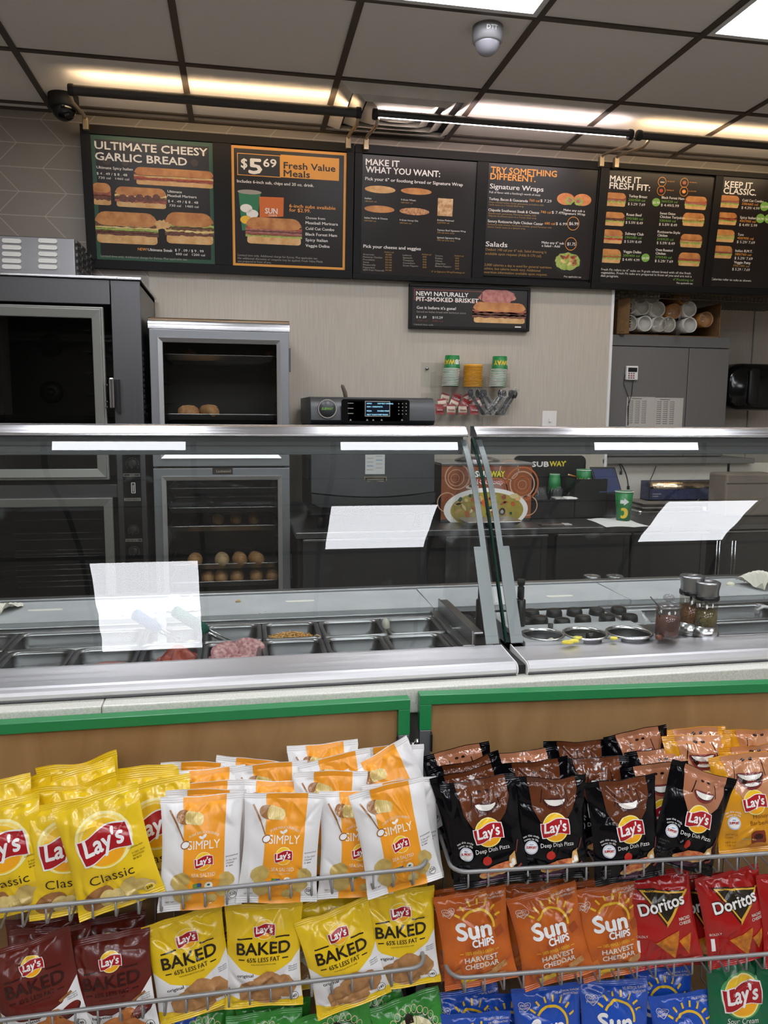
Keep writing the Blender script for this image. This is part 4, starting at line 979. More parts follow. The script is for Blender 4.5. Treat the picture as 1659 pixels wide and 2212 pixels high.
# small dark pack lying right of the pan
q = at_z(1200, 1134, ZK); t = thing('foil_packet', (q[0], q[1], ZK), 'flat dark plastic packet lying right of the shallow pan', 'packet')
MB().box((q[0] - .08, q[1] - .03, ZK), (q[0] + .03, q[1] + .02, ZK + .008)).build('packet_body', mat('packet_brown', '#3a302c', .3, noise=(20, '#6d5f58', .1)), t, .003)
MB().box((q[0] + .032, q[1] - .028, ZK + .001), (q[0] + .07, q[1] + .018, ZK + .006)).build('packet_flap', mat('packet_white', '#b9b5b2', .4), t, .002)

# ------------------------------------------------------------------ black organiser with cups and wrapped cutlery
YG = 3.48
r = thing('counter_organiser', (at_y(1230, 1080, YG)[0], YG + .1, ZK), 'black counter organiser with a name board and open bins', 'organiser')
a, b_ = at_y(1109, 984, YG + .2), at_y(1262, 1040, YG + .2)
bp = rrect((a[0] + b_[0]) / 2, (a[2] + ZK) / 2, (b_[0] - a[0]) / 2, (a[2] - ZK) / 2, .03)
bb = MB().prism(bp, YG + .19, YG + .2, 'y').build('name_board', black, r)
p = Flat2(YG + .19); p.t('SUB', 1149, 1008, 1186, 1007, 13, pw, bold=.05, l=0); p.t('WAY', 1187, 1007, 1222, 1006, 13, K('sub_yellow', '#d9c52e'), bold=.05, l=0)
q = p.P(1222, 998); p.poly([(q[0] - .006, q[1] - .004), (q[0] + .004, q[1] + .002), (q[0] - .006, q[1] + .008)], K('sub_yellow', '#d9c52e'), 0)
mb = MB(); ms = []
p2 = p; p.onto(mb, ms, lambda x, y, l: np.stack([x + (y - 1.2) * .0, YG + .1885 - .0003 * l + 0 * x, y], 1)); mb.build('lettering', ms, bb)
a, b_ = at_y(1147, 1075, YG), at_y(1309, 1118, YG); zs = at_y(1200, 1079, YG)[2]; zm = at_y(1250, 1035, YG)[2]
xm = at_y(1242, 1050, YG)[0]
bn = MB(); t_ = .004
bn.box((a[0], YG, ZK), (b_[0], YG + t_, zs)).box((a[0], YG + .19, ZK), (b_[0], YG + .19 - t_, zs)).box((a[0], YG, ZK), (a[0] + t_, YG + .19, zs)).box((a[0], YG, ZK), (b_[0], YG + .19, ZK + t_)); bn.build('front_bin', black, r)
bn = MB(); bn.box((xm, YG + .001, zs - .01), (b_[0], YG + t_, zm)).box((xm, YG, ZK), (xm + t_, YG + .19, zm)).box((b_[0] - t_, YG, ZK), (b_[0], YG + .19, zm)).box((xm, YG + .186, ZK), (b_[0], YG + .19, zm)); bn.build('side_bin', black, r)
bn = MB().box((a[0] + t_, YG + .10, ZK + t_), (xm, YG + .104, zs + .02)); bn.build('bin_divider', black, r)
cupg2 = mat('cup_green', '#1f7a3f', .4); cupw = mat('cup_paper_white', '#e4e3de', .55); cupy = mat('cup_yellow', '#e0bd2a', .45)
def cup(px, py, Y, h, r0, r1, up, label, art=None, z=None, group=None):
    """paper cup: r0 base radius, r1 mouth radius; up=False stands mouth down"""
    p_ = at_y(px, py, Y); z = p_[2] if z is None else z
    r = thing('paper_cup', (p_[0], Y, z), label, 'cup', group)
    rad = (lambda t: r0 + (r1 - r0) * t) if up else (lambda t: r1 + (r0 - r1) * t)
    c = (p_[0], Y, z)
    if up: prof = [(.001, .006), (r0 - .002, .006), (r0, 0), (r1, h), (r1 - .0015, h), (r0 - .003, .01), (.001, .01)]
    else: prof = [(r1 - .0015, 0), (r1, 0), (r0, h), (r0 - .003, h), (r0 - .004, h - .006), (.001, h - .006)]
    MB().lathe(prof, c, n=32).build('cup_wall', cupg2 if art != 'lid' else cupw, r)
    zt_ = h if up else 0; rr = r1
    MB().lathe([(rr - .001, zt_ - .002), (rr + .002, zt_ - .001), (rr + .002, zt_ + .002), (rr - .001, zt_ + .003)], c, n=32).build('rolled_rim', cupw, r)
    MB().lathe([(r0 + .0003, .0 if up else h - .004), (r0 + .0004, .004 if up else h + .0003)], c, n=32).build('base_ring', cupw, r)
    if art in ('sub', 'arrow'):
        A = Art()
        if art == 'sub':
            s_ = 1 if up else -1
            A.text('SUB', -.003, 0, h * .26, cupw, 0, bold=.06, al='r', shear=.1); A.text('WAY', .0, 0, h * .26, cupy, 0, bold=.06, shear=.1)
            A.text('Hot', -.004, h * .34, h * .14, cupw, 0, bold=.03)
        else:
            A.rect(-.03, h * .12, -.008, h * .24, cupw, 0); A.poly([(-.012, h * .06), (.012, h * .18), (-.012, h * .30)], cupw, 0)
            A.ell(-.012, -h * .2, h * .16, h * .18, cupy, 0); A.ell(-.016, -h * .2, h * .06, h * .09, cupg2, 1); A.ell(-.03, -h * .2, .008, h * .2, cupg2, 1)
        A.refine(.006); mb = MB(); ms = []
        def wrap(x, y, l):
            if not up: x, y = -x, -y
            zz = h / 2 + y; R_ = np.array([rad(t) for t in np.clip(zz / h, 0, 1)]) + .0006 + .0003 * l; th = x / R_ - .15
            return np.stack([p_[0] + R_ * np.sin(th), Y - R_ * np.cos(th), z + zz], 1)
        A.onto(mb, ms, wrap); mb.build('print', ms, r)
    return r
cup(1198, 1040, YG + .15, .10, .025, .036, False, 'plain green cup upside down in the black organiser, below the name board', z=zs + .012)
cup(1262, 1038, YG + .09, .085, .040, .034, False, 'green and white cup with upside down lettering in the organiser side bin', 'sub', z=zm - .045)
cup(1346, 1117, 3.36, .142, .031, .042, True, 'tall green cup with white arrow standing on the back counter', 'arrow', z=ZK)
# lid poking out behind the lettered cup
q = at_y(1233, 1027, YG + .12); t = thing('orange_straw', (q[0], YG + .12, q[2]), 'thin orange wrapped straw sticking out beside the lettered cup', 'straw')
MB().cyl((q[0] - .01, YG + .12, q[2] + .003), (q[0] + .05, YG + .14, q[2] - .012), .004, 8).build('straw_body', mat('straw_orange', '#d9872a', .5), t)
MB().cyl((q[0] - .014, YG + .12, q[2] + .0035), (q[0] - .0101, YG + .12, q[2] + .003), .0046, 8).build('straw_tip', cupw, t)
film_c = glass_mat('clear_wrap', (.9, .9, .9), 1.6, smudge=.45, rough=.08)
cut_m = mat('black_cutlery', '#121213', .22)
def cutlery_pack(x, y, z, label, seed, n=3, lean=0.):
    R = random.Random(seed)
    r = thing('wrapped_cutlery', (x, y, z), label, 'cutlery pack', 'wrapped black cutlery packs')
    k = MB()
    for i in range(n):
        dx = .008 * (i - 1); a = R.uniform(-.2, .2) + lean
        P = [(x + dx + math.sin(a) * t, y + .004 * i, z + t) for t in (0, .05, .09)]; k.tube(P, [.004, .003, .004], 6)
        c = (x + dx + math.sin(a) * .105, y + .004 * i, z + .105); k.lathe([(.001, -.02), (.009, -.008), (.011, .005), (.006, .018), (.001, .022)], c, n=10)
    k.build('black_fork', cut_m, r)
    w_ = MB().grid(lambda u, v: (x - .024 + .048 * u + math.sin(lean) * .13 * v + .005 * math.sin(9 * v + seed), y - .008 - .008 * math.sin(PI * u) + .004 * math.sin(20 * u + 13 * v + seed), z + .135 * v + .006 * math.sin(7 * u + seed)), 10, 14)
    w_.build('clear_film', film_c, r)
    return r
q = at_y(1160, 1070, YG)
for i in range(6):
    pos = 'leftmost second third fourth fifth last'.split()[i]
    cutlery_pack(at_y(1158 + 15 * i, 1070, YG)[0], YG + .05 + .02 * (i % 2), ZK + .012, '%s clear wrapped black cutlery pack from the left in the organiser' % pos, i, lean=(.35, .1, -.3, .2, -.1, .4)[i])
pk = mat('seasoning_packet', '#b9b7b5', .45, noise=(50, '#8f8d8c', .15))
for i, (x, dx) in enumerate(((1205, .05), (1230, .055))):
    q = at_y(x, 1072, YG + .02); t = thing('sauce_sachet', (q[0], YG + .02, zs), ('silvery sachet lying across the organiser front edge, under the cutlery', 'white sachet lying across the organiser front edge, right of the silvery one')[i], 'sachet')
    b = MB().box((q[0] - dx / 2, YG - .012, zs), (q[0] + dx / 2, YG + .045, zs + .01)); b.build('sachet_body', pk if i == 0 else cupw, t, .004)
    MB().box((q[0] + dx / 2, YG - .010, zs + .003), (q[0] + dx / 2 + .006, YG + .043, zs + .006)).build('sachet_seal', pk if i else cupw, t)
# tablet till
a, b_ = at_y(1281, 1010, YG + .03), at_y(1336, 1066, YG + .03)
r = thing('tablet_terminal', ((a[0] + b_[0]) / 2 + .02, YG + .06, ZK), 'dark tablet terminal tilted on a stand right of the organiser', 'tablet')
def slab(mb, x0, x1, z0, z1, y0, dy, th, dx):
    V = [(x0 + dx, y0, z0), (x1 + dx, y0, z0), (x1, y0 + dy, z1), (x0, y0 + dy, z1)]; V += [(x, y + th, z) for x, y, z in V]
    return mb.add(V, [(0, 1, 2, 3), (7, 6, 5, 4), (0, 4, 5, 1), (1, 5, 6, 2), (2, 6, 7, 3), (3, 7, 4, 0)])
z0, z1 = b_[2], a[2]
slab(MB(), a[0], b_[0] - .01, z0, z1, YG + .0, .06, .012, .018).build('tablet_case', black, r, .003)
slab(MB(), a[0] + .008, b_[0] - .018, z0 + .01, z1 - .008, YG - .0012, .06 * .9, .001, .017).build('screen', mat('screen_glow', (.03, .04, .09, 1), .15, emit=.25), r)
MB().box((a[0] + .03, YG + .03, ZK), (b_[0], YG + .05, z0 + .02)).build('stand', blackg, r, .004)
MB().box((a[0] + .0, YG + .01, ZK), (b_[0] + .03, YG + .12, ZK + .012)).build('stand_base', black, r, .003)
# paper sheet, spatulas, foil box on the counter
q = [at_z(x, y, ZK + .002) for x, y in ((1266, 1122), (1345, 1119), (1404, 1139), (1310, 1139))]
tag(MB().grid(lambda u, v: tuple(((1 - u) * (1 - v) * q[3] + u * (1 - v) * q[2] + u * v * q[1] + (1 - u) * v * q[0]) + np.array([0, 0, .004 * abs(math.sin(5 * u + 3 * v))])), 14, 8).build('paper_sheet', paper_w), 'loose white paper sheet on the back counter in front of the green cup', 'paper')
YFB = 3.72; a, b_ = at_y(1403, 1048, YFB), at_y(1552, 1080, YFB); ZFB = b_[2]
r = thing('foil_box', ((a[0] + b_[0]) / 2, YFB + .05, ZFB), 'long dark blue foil box with a roll of shiny foil showing, on the back counter', 'foil box')
fz = a[2] - .012
MB().box((a[0], YFB, ZFB + .002), (b_[0], YFB + .005, fz - .01)).box((a[0], YFB, ZFB + .002), (b_[0], YFB + .09, ZFB + .006)).box((a[0], YFB, ZFB + .002), (a[0] + .004, YFB + .09, fz)).box((b_[0] - .004, YFB, ZFB + .002), (b_[0], YFB + .09, fz)).box((a[0], YFB + .086, ZFB), (b_[0], YFB + .09, fz + .03)).build('carton', mat('carton_blue', '#1d2440', .4, noise=(90, '#2b345c', .06)), r)
MB().cyl((a[0] + .03, YFB + .045, fz - .005), (b_[0] - .006, YFB + .045, fz - .005), .034, 24).build('foil_roll', mat('foil', (.8, .62, .42, 1), .2, 1, bump=(40, .6)), r)
A = Art(); A.rect(a[0] + .02, ZFB + .034, a[0] + .07, ZFB + .038, greyp, 0); A.rect(a[0] + .02, ZFB + .022, a[0] + .055, ZFB + .026, greyp, 0); mb = MB(); ms = []; A.onto(mb, ms, lambda x, y, l: np.stack([x, YFB - .0006 + 0 * x, y], 1)); mb.build('lettering', ms, r)
# flat steel lid, wax paper stack, small steel cups
q = at_z(1395, 1104, ZK); t = thing('steel_pan_lid', (q[0], q[1], ZK), 'flat rectangular steel pan lid lying right of the tall green cup', 'lid')
MB().loops([[(x, y, ZK + h) for x, y in rrect(q[0], q[1], w_, d_, .02)] for w_, d_, h in ((.075, .06, .001), (.075, .06, .006), (.06, .045, .014))]).build('lid_plate', steel_br, t)
MB().tube([(q[0] - .03, q[1], ZK + .014), (q[0] - .03, q[1], ZK + .03), (q[0] + .03, q[1], ZK + .03), (q[0] + .03, q[1], ZK + .014)], .003, 8).build('lid_handle', steel_br, t)
q = at_z(1430, 1092, ZK); n_ = 9; hs = (ZFB - ZK - .001) / n_; xs0, xs1 = at_y(1385, 1085, 3.7)[0], at_y(1545, 1085, 3.7)[0]
t = thing('wax_paper_stack', ((xs0 + xs1) / 2, 3.73, ZK), 'stack of greyish wrapping paper under the foil box on the back counter', 'paper stack')
for i in range(n_): MB().box((xs0 - .03 + .008 * (i * 5 % 4), 3.63 + .012 * (i * 3 % 4), ZK + .0005 + hs * i), (xs1 + .01 * (i * 7 % 3), 3.84, ZK + hs * (i + 1))).build('paper_layer', mat('wrap_grey%d' % (i % 3), ('#6e675f', '#8a837b', '#79736c')[i % 3], .6), t, .001)
for i, (x, y) in enumerate(((1493, 1103), (1523, 1106), (1541, 1098))):
    q = at_z(x, y, ZK); t = thing('steel_measure_cup', (q[0], q[1], ZK), ('small steel measure with upright handle behind the other measures', 'small steel measure in the middle of the group by the foil box', 'small dark steel measure right of the group by the foil box')[i], 'measure cup', 'steel measures on the back counter')
    MB().lathe([(.001, .002), (.022, .002), (.024, 0), (.026, .03), (.024, .03), (.021, .005), (.001, .005)], (q[0], q[1], ZK), n=24).build('bowl', chrome if i < 2 else steel_dk, t)
    MB().tube([(q[0] + .024, q[1], ZK + .027), (q[0] + .05, q[1] + .02, ZK + .03 + .02 * (i == 0)), (q[0] + .08, q[1] + .04, ZK + .026 + .05 * (i == 0))], .004, 8).build('handle', chrome if i < 2 else steel_dk, t)

# ------------------------------------------------------------------ things on the wall
a = at_y(1171, 887, YW), at_y(1201, 921, YW)
r = thing('light_switch', ((a[0][0] + a[1][0]) / 2, YW, a[1][2]), 'white toggle light switch plate on the back wall', 'switch')
zc_ = (a[0][2] + a[1][2]) / 2; xc_ = (a[0][0] + a[1][0]) / 2
MB().box((a[0][0], YW - .006, zc_ - .057), (a[1][0], YW - .0005, zc_ + .04)).build('switch_plate', mat('switch_white', '#e2dfda', .35), r, .003)
MB().box((xc_ - .005, YW - .016, zc_ - .018), (xc_ + .005, YW - .005, zc_)).build('toggle', mat('switch_white', '#e2dfda', .35), r, .002)
# acrylic wall racks
acr = glass_mat('acrylic', (.97, .975, .97), 1.5, smudge=.03)
def acrylic(y0, y1, label):
    a, b_ = at_y(934, y0, YW), at_y(1102, y1, YW); YA = YW - .13
    x0, x1 = at_y(943, 820, YA)[0], at_y(1102, 820, YA)[0]; z0, z1 = at_y(1000, y1, YA)[2], at_y(1000, y0, YW)[2]
    r = thing('acrylic_rack', ((x0 + x1) / 2, YW, z0), label, 'wall rack')
    MB().box((x0 - .05, YW - .006, z0), (x1 - .04, YW - .002, z1)).build('back_plate', acr, r, .001)
    MB().box((x0, YA, z0), (x1, YW - .007, z0 + .003)).build('tray_floor', acr, r)
    MB().box((x0, YA - .004, z0), (x1, YA - .001, z0 + .055)).build('front_lip', acr, r, .001)
    for x in (x0 - .001, x1 - .002): MB().box((x, YA, z0 + .004), (x + .003, YW - .007, z0 + .075)).build('side_panel', acr, r, .001)
    for x in (x0 + (x1 - x0) * .36, x0 + (x1 - x0) * .66): MB().box((x, YA, z0 + .004), (x + .003, YW - .007, z0 + .05)).build('divider', acr, r)
    MB().cyl((x0 - .02, YW - .012, z1 - .03), (x0 - .02, YW - .006, z1 - .03), .008, 14).build('screw_head', steel, r)
    return x0, x1, z0, YA
x0, x1, zr, YA = acrylic(785, 836, 'clear acrylic wall rack holding the green cup stacks and yellow lids')
rimw = mat('rim_white', '#e8e6e0', .5)
def cup_stack(px, Y, z, topx, topy, label, art, seed):
    p0 = at_y(px, 820, Y); ptop = at_y(topx, topy, Y)
    lean = (ptop[0] - p0[0]); Ht = ptop[2] - z
    r = thing('cup_stack', (p0[0], Y, z), label, 'cup stack', 'stacks of green paper cups in the wall rack')
    n = 11; r1, r0 = .041, .043; hb = Ht * .58
    w_ = MB()
    for i in range(n):
        t = i / n; zz = z + .004 + hb * t
        w_.lathe([(r1 - .0025, 0), (r1 + .0015, .001), (r1 + .0015, .004), (r1 - .0025, .005)], (p0[0] + lean * .6 * t, Y, zz), n=28)
    w_.build('stacked_rims', rimw, r)
    MB().lathe([(r1 - .002, z + .002), (r1 - .003, z + hb)], (p0[0] + lean * .3, Y, 0), n=28).build('nested_walls', cupg2, r)
    bt = z + hb; tp = ptop[2]; cx_ = p0[0] + lean * .8
    MB().lathe([(r1, bt), (.036, tp), (.033, tp), (.032, tp - .005), (.001, tp - .005)], (cx_, Y, 0), n=32).build('top_cup', cupg2, r)
    MB().lathe([(.0362, tp - .007), (.0358, tp + .0006), (.033, tp + .001), (.0325, tp - .003), (.001, tp - .0035)], (cx_, Y, 0), n=32).build('cup_base', rimw, r)
    A = Art(); A.text('SUB', .0, 0, .022, cupw, 0, bold=.06, al='r', shear=.1); A.text('WAY', .002, 0, .022, cupy, 0, bold=.06, shear=.1); A.refine(.006)
    mb = MB(); ms = []
    def wrap(x, y, l):
        zz = (bt + tp) / 2 - y + .01; R_ = r1 + (.036 - r1) * (zz - bt) / (tp - bt) + .0006; th = -x / R_ + art
        return np.stack([cx_ + R_ * np.sin(th), Y - R_ * np.cos(th), zz], 1)
    A.onto(mb, ms, wrap); mb.build('print', ms, r)
cup_stack(972, YA + .055, zr + .003, 978, 768, 'left stack of upturned green paper cups in the wall rack', .15, 1)
cup_stack(1074, YA + .055, zr + .003, 1081, 770, 'right stack of upturned green paper cups in the wall rack', .75, 2)
q = at_y(1022, 790, YA + .055); t = thing('lid_stack', (q[0], YA + .055, zr), 'stack of yellow cup lids between the two cup stacks', 'lid stack')
lid_y = mat('lid_yellow', '#d99a22', .4); L = MB(); tp = q[2] + .005; n = 13
for i in range(n): L.lathe([(.046, 0), (.049, .001), (.049, .0035), (.047, .0055)], (q[0], YA + .055, zr + .004 + (tp - zr - .012) * i / n), n=28)
L.build('nested_lids', lid_y, t)
MB().lathe([(.049, tp - .008), (.047, tp), (.041, tp + .001), (.04, tp - .002), (.028, tp - .002), (.027, tp + .001), (.001, tp + .001)], (q[0], YA + .055, 0), n=32).build('top_lid', lid_y, t)
x0, x1, zr2, YA = acrylic(850, 897, 'clear acrylic wall rack holding red sauce sachets and black cutlery')
sr = mat('sachet_red', '#8c1f22', .35); sw_ = mat('sachet_white', '#cbb9a6', .4); R = random.Random(3)
for i in range(11):
    row, cidx = divmod(i, 4); px = 950 + 25 * cidx + 6 * row; ang = R.uniform(-.5, .5) * (row > 0)
    q = at_y(min(px, 1032), 880 - 12 * row, YA + .03 + .02 * row); zb_ = zr2 + .004 + .028 * row
    pos = ('front', 'middle', 'top')[row]
    t = thing('sauce_sachet', (q[0], q[1], zb_), '%s row red and white sauce sachet, %s from the left in the lower wall rack' % (pos, ('first', 'second', 'third', 'fourth')[cidx]), 'sachet', 'red sauce sachets in the wall rack')
    w_, h_ = .022, .05; ca_, sa_ = math.cos(ang), math.sin(ang)
    def pt(u, v, d): x, z = w_ * u, h_ * v; return (q[0] + ca_ * x - sa_ * (z - h_ / 2), q[1] - d + .01 * v, zb_ + h_ / 2 + sa_ * x + ca_ * (z - h_ / 2))
    MB().grid(lambda u, v: pt(2 * u - 1, .18 + .64 * v, .006 * math.sin(PI * u) * math.sin(PI * v) ** .5), 6, 8).grid(lambda u, v: pt(1 - 2 * u, .18 + .64 * v, -.006 * math.sin(PI * u) * math.sin(PI * v) ** .5), 6, 8).build('sachet_body', sw_ if i % 3 else sr, t)
    MB().grid(lambda u, v: pt(2 * u - 1, .82 + .18 * v, 0), 2, 2).grid(lambda u, v: pt(2 * u - 1, .18 * v, 0), 2, 2).build('sachet_seal', sr, t)
    A = Art(); A.text('Ketchup' if i % 2 else 'Sauce', 0, -.006, .008, sr if i % 3 else cupw, 0, bold=.04, al='c', w=.032)
    mb = MB(); ms = []; A.onto(mb, ms, lambda x, y, l: np.array([pt(a_ / w_, .5 + b__ / h_, .0075) for a_, b__ in zip(x, y)])); mb.build('print', ms, t)
for i in range(6):
    q = at_y(1046 + 9 * i, 880, YA + .03)
    cutlery_pack(q[0], YA + .03 + .018 * (i % 3), zr2 + .004 + .0 * i, '%s black cutlery pack from the left in the lower wall rack' % 'first second third fourth fifth last'.split()[i], 20 + i, lean=(-.9, .9, -.6, .7, -1., .5)[i])

# ------------------------------------------------------------------ recess: steel cabinet on a ledge, cups in a box on top
YR = 4.02
a, b_ = at_y(1330, 722, YR), at_y(1562, 980, YR); fx0, fx1 = xo + .03, b_[0]; zt_ = a[2]; zl = at_y(1450, 987, YR)[2]
r = thing('steel_locker', ((fx0 + fx1) / 2, 4.2, zl), 'plain dark steel cabinet in the recess with lists taped to its door', 'cabinet')
dull = mat('dull_steel_door', (.19, .185, .18, 1), .5, .55, aniso=(120, 120, 2))
MB().box((fx0, YR + .02, zl), (fx1, 4.5, zt_)).build('casing', dull, r, .003)
zc2 = at_y(1450, 750, YR)[2]; xm = at_y(1484, 850, YR)[0]
MB().box((fx0, YR, zc2 + .002), (fx1, YR + .02, zt_ - .001)).build('header', dull, r, .002)
for x_0, x_1 in ((fx0, xm - .002), (xm + .002, fx1)): MB().box((x_0, YR + .002, zl + .005), (x_1, YR + .02, zc2 - .002)).build('door', dull, r, .002)
la = at_y(1306, 985, YR - .15), at_y(1584, 993, YR - .15)
r = thing('wall_ledge', ((la[0][0] + la[1][0]) / 2, YR, zl - .025), 'grey ledge under the steel cabinet in the recess', 'ledge')
MB().box((xo - .02, YR - .12, zl - .03), (fx1 + .12, 4.6, zl - .001)).build('ledge_board', mat('ledge_grey', '#6f6d6a', .5), r, .003)
q = at_y(1573, 1010, YR - .06); MB().box((q[0] - .008, YR - .06, zl - .14), (q[0] + .012, 4.6, zl - .031)).build('bracket', steel_dk, r, .002)
MB().box((xo + .004, 3.96, ZK + .0005), (fx1 + .6, 3.975, zl - .031)).build('splash_panel', mat('splash_white', '#d8d2c6', .5), r)
# timer
a, b_ = at_y(1354, 790, YR - .02), at_y(1378, 821, YR - .02)
r = thing('kitchen_timer', ((a[0] + b_[0]) / 2, YR, b_[2]), 'small white digital timer stuck on the steel cabinet with a hanging wire', 'timer')
MB().box((a[0], YR - .02, b_[2]), (b_[0], YR - .0005, a[2])).build('timer_case', white_p, r, .004)
MB().box((a[0] + .01, YR - .0215, (a[2] + b_[2]) / 2 + .005), (b_[0] - .008, YR - .0195, a[2] - .01)).build('display', blackg, r)
k = MB()
for i in range(3):
    for j in range(3): x = a[0] + .012 + .014 * j; z = b_[2] + .008 + .012 * i; k.box((x, YR - .0225, z), (x + .008, YR - .0195, z + .006))
k.build('button', mat('timer_button', '#7b3b38', .5), r)
q = a[0] + .02, b_[2]
MB().tube([(q[0] - .02, YR - .006, q[1] + .03), (q[0] - .026, YR - .006, q[1] - .02), (q[0] + .01, YR - .005, q[1] - .10), (q[0] + .012, YR - .005, q[1] - .25)], .0018, 6).tube([(q[0] + .03, YR - .006, q[1]), (q[0] + .026, YR - .005, q[1] - .08), (q[0] + .006, YR - .005, q[1] - .15), (q[0] + .014, YR - .005, q[1] - .25)], .0018, 6).build('wire', blackm, r)
for i, (x0_, x1_) in enumerate(((1355, 1412), (1416, 1473))):
    a, b_ = at_y(x0_, 857 + 2 * i, YR - .003), at_y(x1_, 930, YR - .003)
    A = Art(); A.rect(a[0], b_[2], b_[0], a[2], K('list_paper', '#b5b1ab', rough=.7), 0)
    for c_ in range(3):
        for k_ in range(12):
            x = a[0] + .012 + .04 * c_; z = a[2] - .025 - .011 * k_; A.rect(x, z, x + .028, z + .003, K('list_ink', '#6b6761'), 1)
            A.rect(x + .020, z - .001, x + .027, z + .005, K('list_ink2', '#86817b'), 2)
    A.rect(a[0] + .03, a[2] - .012, a[0] + .09, a[2] - .008, K('list_ink', '#6b6761'), 1)
    mb = MB(); ms = []; A.onto(mb, ms, lambda x, y, l: np.stack([x, YR - .001 - .0005 * l + 0 * x, y], 1))
    tag(mb.build('shift_list', ms), ('left printed list sheet taped on the steel cabinet door', 'right printed list sheet taped on the steel cabinet door')[i], 'paper')
# carton with cup sleeves
z0 = zt_ + .001; YX = YR + .02
ax, bx = at_y(1322, 700, YX)[0] + .02, at_y(1556, 700, YX)[0]; hz = at_y(1500, 641, 3.97)[2] - .02 - z0
r = thing('cup_carton', ((ax + bx) / 2, 4.2, z0), 'open brown cardboard carton of cup sleeves on top of the steel cabinet', 'carton')
card = mat('cardboard', '#8a6740', .8, noise=(40, '#7a5a38', .2))
c = MB(); ax1 = ax + .025
c.box((ax, YX - .02, z0), (ax + .004, 4.5, z0 + hz)).box((bx - .004, YX, z0), (bx, 4.5, z0 + hz)).box((ax, 4.496, z0), (bx, 4.5, z0 + hz)).box((ax, YX, z0), (bx, 4.5, z0 + .004)); c.build('carton_walls', card, r)
c = MB(); c.add([(ax + .002, YX - .02, z0), (ax + .044, YX - .075, z0), (ax + .044, YX - .075, z0 + hz), (ax + .002, YX - .02, z0 + hz)], [(0, 1, 2, 3)]); fl_ = c.build('side_flap', card, r, solid=.004)
A = Art(); A.text('SUBWAY', 0, 0, .03, K('carton_ink', '#3a2a1c'), 0, bold=.04, rot=-PI / 2, w=.13); A.ring(-.02, -.16, .014, .003, K('carton_ink', '#3a2a1c'), 0)
mb = MB(); ms = []
A.onto(mb, ms, lambda x, y, l: np.stack([ax + .012 + (x + .03) * .6, YX - .0365 - (x + .03) * .78, z0 + hz - .03 + y], 1)); mb.build('flap_print', ms, fl_)
slv_w = mat('sleeve_white', '#dddad2', .5); slv_in = mat('sleeve_inside', '#b9b5ab', .6); slv_o = mat('sleeve_orange', '#a8702c', .4, noise=(12, '#c08a48', .2)); wrap_c = glass_mat('sleeve_wrap', (.85, .83, .8), 1.5, smudge=.3, rough=.1)
sl = [(1361, 661, 'w', 'wrapped white sleeve in the upper row at the left'), (1389, 663, 'w', 'second wrapped white sleeve in the upper row'), (1422, 668, 'w', 'third white sleeve in the upper row'), (1457, 672, 'o', 'orange wrapped sleeve with a trailing plastic tail'), (1490, 668, 'p', 'open white sleeve high at the right'), (1526, 690, 'o', 'orange wrapped sleeve at the far right of the carton'),
      (1362, 698, 'w', 'wrapped white sleeve low at the left'), (1394, 699, 'p', 'open white sleeve low, second from left'), (1425, 700, 'w', 'pale sleeve low, third from left'), (1445, 701, 'w', 'half hidden pale sleeve low beside the orange one'), (1491, 702, 'p', 'open white sleeve low at the right'),
      (1352, 640, 'w', 'top sleeve at the left end under the wire shelf'), (1384, 640, 'w', 'second top sleeve under the wire shelf'), (1410, 640, 'w', 'third top sleeve under the wire shelf'), (1480, 640, 'o', 'orange top sleeve under the wire shelf')]
for x, y, k, lb in sl:
    q = at_y(x, y, YX + .0); rr = .043
    r = thing('cup_sleeve', (q[0], YX, q[2] - rr), lb + ', in the carton', 'cup sleeve', 'sleeves of cups stored in the carton')
    m1 = {'w': slv_w, 'p': slv_w, 'o': slv_o}[k]
    MB().lathe([(.030, -.3), (rr * .95, -.06), (rr, 0), (rr - .003, .002), (rr - .005, -.04)], (q[0], YX + .0, q[2]), 'y', n=24).build('sleeve_body', m1, r)
    MB().lathe([(rr - .004, -.008), (rr - .008, -.03), (.001, -.03)], (q[0], YX + .0, q[2]), 'y', n=24).build('cup_inside', slv_in if k != 'o' else slv_o, r)
    if k != 'p':
        R = random.Random(x); ph = R.uniform(0, 6)
        MB().grid(lambda u, v: (q[0] + (rr + .002) * (1 - .9 * v) * math.cos(2 * PI * u), YX - .002 - .014 * v - .006 * math.sin(9 * PI * u + ph) * v * (1 - v) * 3, q[2] + (rr + .002) * (1 - .9 * v) * math.sin(2 * PI * u)), 28, 6).build('film_end', wrap_c, r)
    if 'tail' in lb:
        MB().grid(lambda u, v: (q[0] + .012 + (u - .5) * (.014 + .02 * v) + .006 * math.sin(6 * v), YX - .035 + .004 * math.sin(14 * u + 9 * v), q[2] - .02 - .16 * v), 6, 14).build('film_tail', wrap_c, r)
# wire shelf over the carton
r = thing('wire_shelf_rack', (2.6, 4.2, ZT - .02), 'dark wire storage shelf just under the menu boards above the carton', 'wire shelf')
YV = 3.97; zv = at_y(1500, 641, YV)[2]; w_ = MB(); x = xo + .05
while x < 3.3: w_.cyl((x, YV, zv + .012), (x, 4.5, zv + .012), .0022, 5); w_.cyl((x, YV, zv - .014), (x, YV, zv + .012), .0022, 5); x += .0245
w_.build('shelf_wires', mat('wire_brown', '#57493a', .4, .5), r)
MB().cyl((xo + .03, YV, zv + .014), (3.35, YV, zv + .014), .004, 8).cyl((xo + .03, YV, zv - .016), (3.35, YV, zv - .016), .004, 8).build('shelf_front_bar', mat('wire_brown', '#57493a', .4, .5), r)
